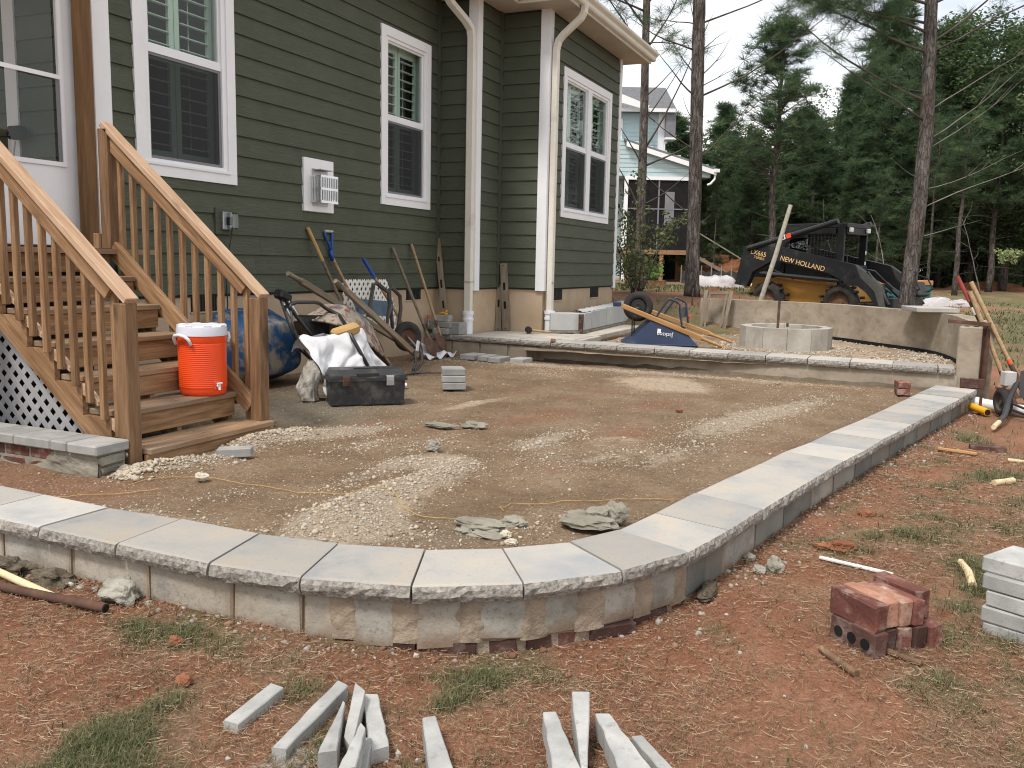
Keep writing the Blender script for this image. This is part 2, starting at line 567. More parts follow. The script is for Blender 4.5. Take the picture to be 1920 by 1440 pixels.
c = t.ramp(t.noise(1.7, 7, 0.62, (1, 1, 1.6)), [(0.25, (0.17, 0.14, 0.105)), (0.45, (0.29, 0.245, 0.19)), (0.72, (0.40, 0.35, 0.285))])
c = t.mix(t.ramp(t.noise(4.5, 5, 0.6, dist=1.5), [(0.50, 0.0), (0.68, 0.6)]), c, (0.19, 0.155, 0.115))
c = t.mix(t.ramp(t.noise(26, 5, 0.7), [(0.60, 0.0), (0.74, 0.5)]), c, (0.15, 0.12, 0.09))
z_ = t.n('ShaderNodeSeparateXYZ'); t.l(t.tc.outputs['Object'], z_.inputs[0])
t.base(c); t.rough(0.85, 0.2)
t.bump(t.noise(14, 6), 0.35, 0.012)
M['render'] = t.mat
t = NT('pale_render'); c = t.ramp(t.noise(2.2, 7, 0.65), [(0.3, (0.27, 0.245, 0.21)), (0.5, (0.37, 0.345, 0.305)), (0.72, (0.46, 0.44, 0.40))]); c = t.mix(t.ramp(t.noise(5, 5, 0.6, (1, 1, 0.5)), [(0.55, 0.0), (0.72, 0.5)]), c, (0.22, 0.19, 0.155)); t.base(c); t.rough(0.88, 0.2); t.bump(t.noise(22, 6), 0.4, 0.01); M['palerender'] = t.mat
M['paver'] = simple('grey_paver', [(0.3, (0.23, 0.23, 0.225)), (0.5, (0.29, 0.285, 0.275)), (0.7, (0.35, 0.34, 0.32))], 7, 6, 0.88, 0.25, vary=0.12, bump=(110, 0.45, 0.003))
M['cut'] = simple('sawn_paver', [(0.3, (0.27, 0.27, 0.265)), (0.5, (0.335, 0.335, 0.325)), (0.7, (0.42, 0.415, 0.40))], 9, 6, 0.88, 0.25, vary=0.14, bump=(140, 0.45, 0.003),
                  dirt=((0.20, 0.20, 0.195), 22, 0.58, 0.76))
M['walkway'] = simple('dusty_walkway_paver', [(0.3, (0.36, 0.33, 0.28)), (0.5, (0.43, 0.395, 0.34)), (0.7, (0.48, 0.45, 0.39))], 3, 6, 0.9, 0.2, vary=0.08, bump=(80, 0.4, 0.003))
def brickm(name, a, b, c_, lime):
    t = NT(name)
    off = t.roff()
    c = t.ramp(t.noise(7, 6, 0.6, off=off), [(0.28, a), (0.5, b), (0.72, c_)])
    c = t.mix(t.ramp(t.noise(9, 6, 0.7, off=off), [(0.50, 0.0), (0.72, lime)]), c, (0.50, 0.42, 0.36))
    c = t.mix(t.ramp(t.noise(26, 6, 0.7, off=off), [(0.55, 0.0), (0.72, 0.55)]), c, (0.10, 0.055, 0.045))
    t.base(t.vary(c, 0.22)); t.rough(0.92, 0.15)
    b1 = t.bump(t.noise(70, 5, off=off), 0.7, 0.005)
    t.bump(t.noise(18, 5, off=off), 0.5, 0.008, b1)
    return t.mat
M['stick'] = wood('brown_bark_stick', (0.08, 0.045, 0.027), (0.16, 0.095, 0.058), (0.25, 0.165, 0.105), knots=False, vary=0.1)
M['brick'] = brickm('red_brick', (0.085, 0.038, 0.032), (0.145, 0.058, 0.046), (0.20, 0.085, 0.062), 0.6)
M['palebrick'] = brickm('pale_brick', (0.22, 0.105, 0.072), (0.31, 0.16, 0.11), (0.38, 0.22, 0.155), 0.5)
M['darkbrick'] = brickm('brown_brick', (0.045, 0.026, 0.023), (0.075, 0.040, 0.034), (0.115, 0.065, 0.05), 0.3)
M['rock'] = simple('grey_rock', [(0.25, (0.16, 0.15, 0.125)), (0.5, (0.27, 0.255, 0.215)), (0.75, (0.38, 0.36, 0.31))], 9, 6, 0.92, 0.2, vary=0.12, bump=(40, 0.7, 0.01))
M['clay'] = simple('clay_clod', [(0.3, (0.16, 0.065, 0.036)), (0.7, (0.28, 0.125, 0.070))], 9, 6, 0.95, 0.1, vary=0.12, bump=(30, 0.7, 0.01))
M['stone'] = simple('limestone_gravel', [(0.25, (0.36, 0.31, 0.245)), (0.5, (0.50, 0.445, 0.36)), (0.75, (0.60, 0.555, 0.47))], 16, 3, 0.92, 0.2, per_object=False)
M['black'] = simple('black_plastic', [(0.3, (0.016, 0.017, 0.019)), (0.7, (0.028, 0.029, 0.032))], 8, 5, 0.45, 0.4, dirt=((0.11, 0.105, 0.095), 9, 0.48, 0.80), bump=(200, 0.1, 0.001))
M['darksteel'] = simple('grimy_dark_steel', [(0.3, (0.035, 0.034, 0.033)), (0.6, (0.075, 0.07, 0.065)), (0.8, (0.12, 0.09, 0.07))], 9, 6, 0.75, 0.3, bump=(60, 0.3, 0.003))
M['greyblue'] = simple('grimy_blue_steel', [(0.3, (0.045, 0.075, 0.11)), (0.6, (0.075, 0.11, 0.15)), (0.8, (0.14, 0.15, 0.15))], 5, 6, 0.7, 0.3)
M['blacktube'] = simple('black_steel_tube', [(0.3, (0.012, 0.012, 0.014)), (0.7, (0.02, 0.02, 0.023))], 8, 3, 0.35, 0.5)
M['navytube'] = simple('navy_steel_tube', [(0.3, (0.012, 0.018, 0.035)), (0.7, (0.018, 0.026, 0.05))], 8, 3, 0.35, 0.5)
M['rubber'] = simple('tyre_rubber', [(0.3, (0.022, 0.021, 0.021)), (0.6, (0.040, 0.037, 0.034)), (0.8, (0.075, 0.062, 0.048))], 7, 5, 0.85, 0.2, bump=(50, 0.3, 0.004))
M['steel'] = simple('galvanised_steel', [(0.3, (0.36, 0.36, 0.37)), (0.7, (0.46, 0.46, 0.47))], 12, 4, 0.42, 0.5, metal=0.7)
M['rust'] = simple('rusty_steel', [(0.3, (0.055, 0.030, 0.022)), (0.6, (0.12, 0.065, 0.045)), (0.8, (0.18, 0.12, 0.09))], 9, 6, 0.85, 0.25, bump=(60, 0.4, 0.003))
M['silver'] = simple('bare_aluminium', [(0.3, (0.62, 0.63, 0.65)), (0.7, (0.72, 0.73, 0.75))], 5, 2, 0.28, 0.5, metal=0.9)
M['orange'] = simple('orange_plastic', [(0.3, (0.72, 0.060, 0.009)), (0.7, (0.80, 0.072, 0.012))], 2, 3, 0.38, 0.45, dirt=((0.62, 0.10, 0.03), 5, 0.62, 0.9))
M['lid'] = simple('white_lid', [(0.3, (0.62, 0.65, 0.74)), (0.7, (0.70, 0.72, 0.80))], 3, 3, 0.4, 0.4)
M['blue'] = simple('muddy_blue_plastic', [(0.3, (0.010, 0.050, 0.13)), (0.7, (0.018, 0.085, 0.21))], 3, 4, 0.5, 0.4, dirt=((0.28, 0.25, 0.19), 4.2, 0.49, 0.62), bump=(18, 0.15, 0.004))
M['navy'] = simple('navy_enamel', [(0.3, (0.016, 0.030, 0.075)), (0.7, (0.026, 0.045, 0.10))], 2, 4, 0.4, 0.45, dirt=((0.14, 0.15, 0.17), 4, 0.58, 0.85))
M['bluegrip'] = simple('blue_grip', [(0.3, (0.008, 0.05, 0.27)), (0.7, (0.012, 0.075, 0.36))], 4, 3, 0.45, 0.4)
M['redgrip'] = simple('red_grip', [(0.3, (0.22, 0.035, 0.03)), (0.7, (0.32, 0.06, 0.05))], 8, 3, 0.6, 0.3)
t = NT('rust_and_mortar_tray')
c = t.ramp(t.noise(5, 7, 0.65), [(0.3, (0.20, 0.17, 0.14)), (0.55, (0.32, 0.275, 0.225)), (0.75, (0.38, 0.34, 0.29))])
c = t.mix(t.ramp(t.noise(9, 6, 0.75, (1, 1, 0.5)), [(0.50, 0.0), (0.58, 0.9)]), c, (0.115, 0.045, 0.03))
c = t.mix(t.ramp(t.noise(3.1, 5, 0.6), [(0.62, 0.0), (0.70, 0.8)]), c, (0.13, 0.17, 0.21))
t.base(c); t.rough(0.8, 0.3); t.bump(t.noise(25, 6), 0.5, 0.008)
M['tray'] = t.mat
M['bag'] = simple('white_tarp', [(0.3, (0.56, 0.565, 0.59)), (0.7, (0.66, 0.665, 0.69))], 3, 4, 0.5, 0.35, dirt=((0.42, 0.37, 0.31), 4, 0.60, 0.8), bump=(14, 0.4, 0.02))
M['sponge'] = simple('yellow_sponge', [(0.3, (0.38, 0.24, 0.09)), (0.7, (0.46, 0.31, 0.13))], 6, 3, 0.85, 0.2, bump=(120, 0.4, 0.004))
M['yellow'] = simple('yellow_plastic', [(0.3, (0.68, 0.33, 0.01)), (0.7, (0.78, 0.40, 0.02))], 5, 3, 0.5)
M['string'] = simple('yellow_mason_line', [(0.3, (0.42, 0.26, 0.07)), (0.7, (0.50, 0.33, 0.11))], 5, 3, 0.8)
M['white'] = simple('white_paint', [(0.3, (0.66, 0.65, 0.62)), (0.7, (0.76, 0.75, 0.72))], 5, 3, 0.5, dirt=((0.45, 0.38, 0.30), 6, 0.55, 0.8))
M['print'] = simple('white_print', [(0.3, (0.70, 0.72, 0.74)), (0.7, (0.76, 0.78, 0.80))], 5, 2, 0.5)
M['goldprint'] = simple('tan_print', [(0.3, (0.70, 0.46, 0.20)), (0.7, (0.76, 0.52, 0.25))], 5, 2, 0.5)
M['darkprint'] = simple('dark_print', [(0.3, (0.03, 0.03, 0.03)), (0.7, (0.05, 0.05, 0.05))], 5, 2, 0.6)
M['redprint'] = simple('red_print', [(0.3, (0.62, 0.07, 0.02)), (0.7, (0.70, 0.09, 0.03))], 5, 2, 0.5)
M['loader_black'] = simple('black_loader_paint', [(0.3, (0.009, 0.010, 0.012)), (0.7, (0.017, 0.018, 0.021))], 4, 5, 0.5, 0.4, dirt=((0.075, 0.07, 0.062), 4, 0.56, 0.85))
M['loader_yellow'] = simple('yellow_loader_paint', [(0.3, (0.38, 0.19, 0.035)), (0.7, (0.47, 0.25, 0.05))], 3, 5, 0.5, 0.4, dirt=((0.20, 0.11, 0.05), 3, 0.48, 0.75))
M['shingle'] = simple('grey_shingle', [(0.3, (0.10, 0.105, 0.115)), (0.7, (0.17, 0.175, 0.185))], 9, 5, 0.9, 0.2, vary=0.12, bump=(40, 0.4, 0.01))
M['paleblue'] = simple('pale_blue_siding', [(0.3, (0.38, 0.49, 0.52)), (0.7, (0.43, 0.54, 0.57))], 2, 3, 0.6, vary=0.04)
M['lattice'] = simple('grey_lattice_strip', [(0.3, (0.29, 0.29, 0.30)), (0.7, (0.37, 0.37, 0.38))], 4, 3, 0.5, vary=0.05)

# ------------------------------------------------------------------ helpers for loose stuff
ICO_V = np.array([tuple(v) for v in ico(0)[0]]); ICO_F = np.array(ico(0)[1])
def stones(name, P, S, m, seed):
    """many small angular stones in one mesh"""
    g = np.random.default_rng(seed)
    n = len(P)
    P = np.asarray(P); S = np.asarray(S)
    nv = len(ICO_V)
    jit = 1 + g.uniform(-0.42, 0.35, (n, nv, 1))
    sc = S[:, None, None] * (g.uniform(0.7, 1.3, (n, 1, 3)) * np.array([1, 1, 0.72]))
    a = g.uniform(0, 2 * np.pi, n); ca, sa = np.cos(a), np.sin(a)
    V = ICO_V[None] * jit * sc
    X = V[..., 0] * ca[:, None] - V[..., 1] * sa[:, None]; Y = V[..., 0] * sa[:, None] + V[..., 1] * ca[:, None]
    V = np.stack([X, Y, V[..., 2]], -1) + P[:, None, :]
    F = (ICO_F[None] + (np.arange(n) * nv)[:, None, None]).reshape(-1, 3)
    return raw_mesh(name, V.reshape(-1, 3), F, m, {'tone': np.repeat(g.uniform(0, 1, n), nv)})
def raw_mesh(name, V, F, m, attrs=None, kind='stuff', parent=None, as_mesh=False):
    me = bpy.data.meshes.new(name)
    k = F.shape[1]
    me.vertices.add(len(V)); me.vertices.foreach_set('co', np.asarray(V, dtype=np.float32).ravel())
    me.loops.add(F.size); me.loops.foreach_set('vertex_index', F.astype(np.int32).ravel())
    me.polygons.add(len(F)); me.polygons.foreach_set('loop_start', np.arange(0, F.size, k, dtype=np.int32))
    try:
        me.polygons.foreach_set('loop_total', np.full(len(F), k, dtype=np.int32))
    except Exception:
        pass
    me.update(calc_edges=True)
    for a, v in (attrs or {}).items():
        set_attr(me, a, v)
    me.materials.append(m)
    if as_mesh:
        return me
    return link(name, me, parent, kind)
def blades(name, P, H, W, m, seed, lean=0.5, flat=False, seg=2, extra=None, color=None):
    """grass blades or lying straws: thin bent strips"""
    g = np.random.default_rng(seed)
    P = np.asarray(P); n = len(P)
    H = np.asarray(H); W = np.asarray(W)
    a = g.uniform(0, 2 * np.pi, n)
    d = np.stack([np.cos(a), np.sin(a), np.zeros(n)], 1)
    s = np.stack([-np.sin(a), np.cos(a), np.zeros(n)], 1)
    L = g.uniform(0.3, 1.0, n) * lean
    rows = []
    for k in range(seg + 1):
        u = k / seg
        if flat:
            c_ = P + d * (H * (u - 0.5))[:, None]
            c_[:, 2] = P[:, 2] + g.uniform(0, 0.5, n) * 0.0 + np.abs(g.normal(0, 0.0025, n)) * (k != 1) + 0.004
            w_ = W * (1 if k == 1 else 0.6)
            sv = s * 0.8 + np.array([0, 0, 0.6])
        else:
            c_ = P + d * (H * L * u * u)[:, None] + np.array([0, 0, 1.0]) * (H * (u - 0.28 * L * u * u))[:, None]
            w_ = W * (1 - 0.85 * u)
            sv = s
        rows += [c_ - sv * (w_ / 2)[:, None], c_ + sv * (w_ / 2)[:, None]]
    V = np.stack(rows, 1)
    k2 = 2 * (seg + 1)
    q = np.array([[2 * i, 2 * i + 1, 2 * i + 3, 2 * i + 2] for i in range(seg)])
    F = (q[None] + (np.arange(n) * k2)[:, None, None]).reshape(-1, 4)
    tone = g.uniform(0, 1, n) if color is None else np.asarray(color)
    return raw_mesh(name, V.reshape(-1, 3), F, m, {'tone': np.repeat(tone, k2)})
def leafy(name, stops, trans=0.25):
    t = NT(name)
    c = t.ramp(t.attr('tone'), stops)
    t.base(c); t.rough(0.6, 0.25)
    tl = t.n('ShaderNodeBsdfTranslucent'); mx = t.n('ShaderNodeMixShader'); mx.inputs['Fac'].default_value = trans
    t.l(c, tl.inputs['Color']); t.l(t.b.outputs[0], mx.inputs[1]); t.l(tl.outputs[0], mx.inputs[2]); t.l(mx.outputs[0], t.out.inputs['Surface'])
    return t.mat
# ------------------------------------------------------------------ terrain
def sst(a, b, x):
    x = min(max((x - a) / (b - a), 0.0), 1.0)
    return x * x * (3 - 2 * x)

def lawn_z(x, y):
    d = x * FW.x + y * FW.y
    h = -0.14 + 0.26 * sst(9, 20, d) + 0.30 * sst(20, 46, d)
    h += 0.52 * sst(0.4, 4.0, y) * sst(11.5, 15.5, x) * (1 - 0.75 * sst(20, 38, d))
    h -= 0.075 * math.exp(-((x - 2.3) ** 2 + (y - 0.6) ** 2) / 2.5) + 0.028 * math.exp(-((x - 2.7) ** 2 + (y - 1.05) ** 2) / 0.25)
    h += 0.018 * noise.noise(Vector((x * 1.1, y * 1.1, 3))) + 0.010 * noise.noise(Vector((x * 4, y * 4, 9)))
    return h

def grassy(x, y):
    """0 bare clay .. 1 thick grass"""
    g = 0.48 + 0.34 * noise.noise(Vector((x * 0.85, y * 0.85, 21))) + 0.50 * noise.noise(Vector((x * 2.9, y * 2.9, 5))) + 0.25 * noise.noise(Vector((x * 7, y * 7, 15)))
    d = x * FW.x + y * FW.y
    g += 0.20 * sst(10, 16, d) + 0.22 * sst(0.3, -0.8, y) * sst(9, 4, x) - 0.10
    if d < 9:
        # bare trodden strip along the coping and around the cutting spot
        g -= 0.30 * math.exp(-((y - 0.1) ** 2) / 0.5) * sst(4.5, 2.5, x)
        g -= 0.25 * sst(5.5, 9, x)
    if d > 12:
        g += 0.35 - 0.45 * math.exp(-((d - 25) / 2.2) ** 2) - 0.5 * math.exp(-((d - 40) / 5.0) ** 2)
        # pine straw bed round the trunks beside the neighbour's house
        if y > 2.2:
            e = (d - 17.0 - 0.10 * (y - 3)) / 1.5
            g -= 0.9 * math.exp(-e * e)
    return min(max(g, 0.0), 1.0)

def straw_bed(x, y):
    d = x * FW.x + y * FW.y
    if d > 12 and y > 2.0:
        e = (d - 17.0 - 0.10 * (y - 3)) / 1.7
        return math.exp(-e * e)
    return 0.0

def axis(lo, hi, near_lo, near_hi, step, grow):
    a = list(np.arange(near_lo, near_hi + 1e-6, step))
    s, x = step, near_hi
    while x < hi:
        s *= grow; x += s; a.append(x)
    s, x = step, near_lo
    while x > lo:
        s *= grow; x -= s; a.insert(0, x)
    return a

def set_attr(me, name, vals):
    at = me.attributes.new(name, 'FLOAT', 'POINT')
    at.data.foreach_set('value', np.asarray(vals, dtype=np.float32))

xs = axis(-60, 700, 0.6, 7.5, 0.045, 1.045)
ys = axis(-500, 500, -2.6, 3.6, 0.045, 1.05)
V = [(x, y, lawn_z(x, y)) for y in ys for x in xs]
nx = len(xs)
F = [(j * nx + i, j * nx + i + 1, (j + 1) * nx + i + 1, (j + 1) * nx + i) for j in range(len(ys) - 1) for i in range(nx - 1)]
me = bpy.data.meshes.new('ground')
me.from_pydata(V, [], F)
me.polygons.foreach_set('use_smooth', [True] * len(F))
set_attr(me, 'grass', [grassy(v[0], v[1]) for v in V])
set_attr(me, 'bed', [straw_bed(v[0], v[1]) for v in V])
t = NT('red_clay_lawn')
clay = t.ramp(t.noise(2.2, 8, 0.65), [(0.25, (0.17, 0.066, 0.037)), (0.42, (0.265, 0.112, 0.064)), (0.60, (0.34, 0.168, 0.102)), (0.8, (0.34, 0.215, 0.142))])
clay = t.mix(t.ramp(t.noise(0.7, 5, 0.6), [(0.46, 0.0), (0.66, 0.6)]), clay, (0.235, 0.145, 0.090))
clay = t.mix(t.ramp(t.noise(38, 6, 0.7), [(0.42, 0.0), (0.66, 0.6)]), clay, (0.20, 0.085, 0.048))
thatch = t.ramp(t.noise(30, 6, 0.7, (1.0, 0.6, 1)), [(0.3, (0.125, 0.080, 0.048)), (0.52, (0.245, 0.165, 0.102)), (0.7, (0.345, 0.255, 0.168))])
sod = t.ramp(t.noise(14, 7, 0.7), [(0.32, (0.065, 0.080, 0.030)), (0.55, (0.120, 0.130, 0.055)), (0.75, (0.22, 0.19, 0.10))])
ga = t.attr('grass')
gn = t.math('ADD', ga, t.math('MULTIPLY', t.math('SUBTRACT', t.noise(7, 6, 0.7), 0.5), 0.9))
c = t.mix(t.ramp(gn, [(0.34, 0.0), (0.56, 0.85)]), clay, thatch)
c = t.mix(t.ramp(gn, [(0.54, 0.0), (0.86, 0.8)]), c, sod)
c = t.mix(t.attr('bed'), c, t.ramp(t.noise(18, 6, 0.7), [(0.3, (0.10, 0.050, 0.028)), (0.6, (0.19, 0.105, 0.060)), (0.8, (0.27, 0.17, 0.11))]))
t.base(c); t.rough(0.95, 0.15)
c = t.mix(t.ramp(t.noise(95, 5, 0.75), [(0.38, 0.55), (0.50, 0.0)]), c, (0.115, 0.068, 0.042))
c = t.mix(t.ramp(t.noise(120, 4, 0.75, (1, 0.3, 1)), [(0.58, 0.0), (0.68, 0.5)]), c, (0.42, 0.30, 0.20))
t.base(c)
b1 = t.bump(t.noise(55, 7, 0.7), 0.9, 0.025)
t.bump(t.noise(9, 5, 0.6), 0.5, 0.04, b1)
me.materials.append(t.mat)
ground = link('ground', me, None, 'structure')

# --- coping line: inner and outer corner of every joint between the cap stones (top face, z = 0.05)
INN = [(2.83, 5.62), (2.82, 5.22), (2.81, 4.81), (2.79, 4.40), (2.78, 3.99), (2.769, 3.588), (2.749, 3.155), (2.760, 2.747), (2.745, 2.318), (2.788, 1.968), (2.891, 1.638),
       (3.041, 1.377), (3.240, 1.172), (3.490, 1.046), (3.814, 0.973), (4.260, 0.892), (4.701, 0.797), (5.094, 0.706), (5.526, 0.623), (5.903, 0.515),
       (6.326, 0.433), (6.706, 0.334), (7.12, 0.24), (7.56, 0.14), (8.035, 0.037), (8.44, -0.05), (8.84, -0.135), (9.24, -0.22), (9.60, -0.30)]
OUT = [(2.48, 5.64), (2.47, 5.23), (2.46, 4.82), (2.445, 4.41), (2.435, 4.00), (2.425, 3.595), (2.416, 3.165), (2.400, 2.718), (2.385, 2.245), (2.420, 1.866), (2.530, 1.487),
       (2.730, 1.153), (3.015, 0.886), (3.345, 0.720), (3.706, 0.632), (4.124, 0.550), (4.569, 0.462), (4.982, 0.375), (5.429, 0.285), (5.830, 0.185),
       (6.247, 0.104), (6.631, 0.005), (7.02, -0.08), (7.46, -0.18), (7.892, -0.285), (8.30, -0.38), (8.70, -0.47), (9.10, -0.56), (9.46, -0.64)]

# --- compacted dirt inside the coping
poly = [((a[0] + b[0]) / 2, (a[1] + b[1]) / 2) for a, b in zip(INN, OUT)]
poly = poly + [(9.75, -0.42), (10.1, 5.75), (10.4, 5.75), (2.65, 5.75)]

def inside(x, y, P):
    r = False
    j = len(P) - 1
    for i in range(len(P)):
        if (P[i][1] > y) != (P[j][1] > y) and x < (P[j][0] - P[i][0]) * (y - P[i][1]) / (P[j][1] - P[i][1]) + P[i][0]:
            r = not r
        j = i
    return r

# gravel ridges: (x, y, radius along x, radius along y, turn in degrees, height, gravel amount)
RIDGES = [(3.03, 2.12, .30, .22, 0, .035, 1.0), (3.20, 2.25, .24, .16, 20, .045, .9), (3.55, 2.27, .26, .15, -8, .05, 1.0), (3.90, 2.25, .28, .13, -8, .04, .95), (4.22, 2.23, .25, .12, 5, .03, .8),
          (4.42, 2.40, .20, .18, 0, .02, .75), (4.25, 2.60, .30, .12, 0, .02, .6), (3.75, 2.60, .3, .12, 0, .015, .4),
          (3.50, 3.66, .22, .07, -25, .05, 1.1), (3.75, 3.58, .2, .08, -10, .03, .9), (4.05, 3.62, .22, .10, 15, .03, .9), (4.42, 3.72, .25, .12, 10, .04, 1.0), (4.70, 3.55, .28, .14, -12, .03, .9),
          (5.0, 3.35, .35, .15, -12, .02, .8), (4.65, 3.05, .35, .12, -10, .01, .5), (4.95, 2.75, .3, .10, -5, .01, .45),
          (5.15, 2.15, .35, .12, -8, .01, .5), (5.5, 2.1, .4, .12, -8, .01, .45), (5.05, 1.65, .45, .16, -12, .012, .55), (5.3, 1.25, .55, .18, -12, .012, .6), (4.85, 1.95, .4, .12, 0, .01, .4),
          (6.3, 1.25, .5, .22, -12, .01, .55), (6.95, 1.1, .6, .22, -12, .012, .7), (7.6, .85, .6, .22, -12, .012, .6), (8.3, .65, .55, .18, -12, .01, .4),
          (9.35, 4.15, .18, .55, 0, .015, .55), (9.35, 2.9, .16, .9, 0, .02, .65), (9.3, 1.3, .15, 1.3, 0, .02, .65), (8.9, 3.6, .4, .3, 0, .01, .45), (9.2, 5.0, .3, .35, 0, .012, .5),
          (2.86, 2.9, .10, .45, 0, .01, .6), (3.3, 3.05, .3, .12, -15, .005, .35), (3.1, 1.85, .22, .16, 20, .01, .4), (3.45, 1.45, .25, .14, -20, .01, .4), (7.35, 4.6, .5, .12, 0, .01, .3)]
SAND = [(3.35, 2.2, .38, .22, 10, 1.0), (3.95, 2.24, .3, .14, -8, .7), (4.5, 2.4, .25, .2, 0, .8), (4.8, 3.55, .5, .14, -10, .6), (5.6, 1.75, .5, .25, -12, .55), (7.0, 1.05, .8, .25, -12, .6), (8.72, 2.25, .42, .50, -10, 1.25), (8.3, 2.0, .3, .35, 0, .8), (6.35, 3.28, .34, .10, -12, .8), (6.8, 3.2, .3, .08, -12, .6), (3.05, 2.15, .30, .25, 0, .75), (3.55, 2.2, .3, .13, -8, .5), (9.3, 3.9, .2, .3, 0, .7), (4.4, 2.5, .25, .18, 0, .5), (5.2, 1.4, .4, .2, -12, .45)]
RED = [(6.2, 2.55, .5, .16, -12), (5.9, 1.75, .35, .2, 0), (4.4, 4.0, .3, .2, 0), (7.3, 1.9, .5, .15, -12), (5.3, 3.45, .3, .1, -12)]
DAMP = [(5.9, 4.45, .65, .60, 0, 1.2), (5.3, 4.0, .4, .4, 0, .9), (6.5, 4.3, .4, .25, 0, .6), (3.25, 1.65, .2, .14, 0, .5)]

def ell(x, y, e):
    a = R(e[4]); dx, dy = x - e[0], y - e[1]
    u = (dx * math.cos(a) + dy * math.sin(a)) / e[2]
    v = (-dx * math.sin(a) + dy * math.cos(a)) / e[3]
    return math.exp(-(u * u + v * v))

def gravel_at(x, y):
    return sum(e[6] * ell(x, y, e) for e in RIDGES)

def dirt_z(x, y):
    h = sum(e[5] * ell(x, y, e) for e in RIDGES)
    h += 0.014 * noise.noise(Vector((x * 1.6, y * 1.6, 1))) + 0.011 * noise.noise(Vector((x * 5, y * 5, 2))) + 0.007 * noise.noise(Vector((x * 14, y * 14, 4)))
    h -= 0.05 * sst(3.5, 3.0, x) * sst(3.2, 3.9, y)
    # the fill sinks a little below the cap stones
    h += -0.012 + 0.02 * sst(4.5, 3.0, x) * sst(3.0, 1.5, y)
    return h

xd = list(np.arange(2.40, 5.6, 0.025)) + list(np.arange(5.6, 10.45, 0.05))
yd = list(np.arange(-0.60, 4.0, 0.025)) + list(np.arange(4.0, 5.86, 0.05))
gx, gy = len(xd), len(yd)
keep = np.zeros((gy, gx), bool)
for j, y in enumerate(yd):
    for i, x in enumerate(xd):
        keep[j, i] = inside(x, y, poly)
use = keep.copy()
use[1:] |= keep[:-1]; use[:-1] |= keep[1:]
use[:, 1:] |= use[:, :-1].copy(); use[:, :-1] |= use[:, 1:].copy()
ids = -np.ones((gy, gx), int)
V = []
for j in range(gy):
    for i in range(gx):
        if use[j, i]:
            ids[j, i] = len(V)
            V.append((xd[i], yd[j], dirt_z(xd[i], yd[j])))
F = []
for j in range(gy - 1):
    for i in range(gx - 1):
        q = (ids[j, i], ids[j, i + 1], ids[j + 1, i + 1], ids[j + 1, i])
        if min(q) >= 0 and (keep[j, i] or keep[j + 1, i + 1]):
            F.append(tuple(int(k) for k in q))
me = bpy.data.meshes.new('dirt')
me.from_pydata(V, [], F)
me.polygons.foreach_set('use_smooth', [True] * len(F))
set_attr(me, 'gravel', [min(gravel_at(v[0], v[1]), 1.2) for v in V])
set_attr(me, 'sand', [min(sum(e[5] * ell(v[0], v[1], e) for e in SAND), 1.2) for v in V])
set_attr(me, 'damp', [min(sum(e[5] * ell(v[0], v[1], e) for e in DAMP), 1.0) for v in V])
set_attr(me, 'clay', [0.6 * sst(3.7, 3.1, v[0]) * sst(2.9, 3.9, v[1]) + 0.55 * sum(ell(v[0], v[1], e) for e in RED) for v in V])

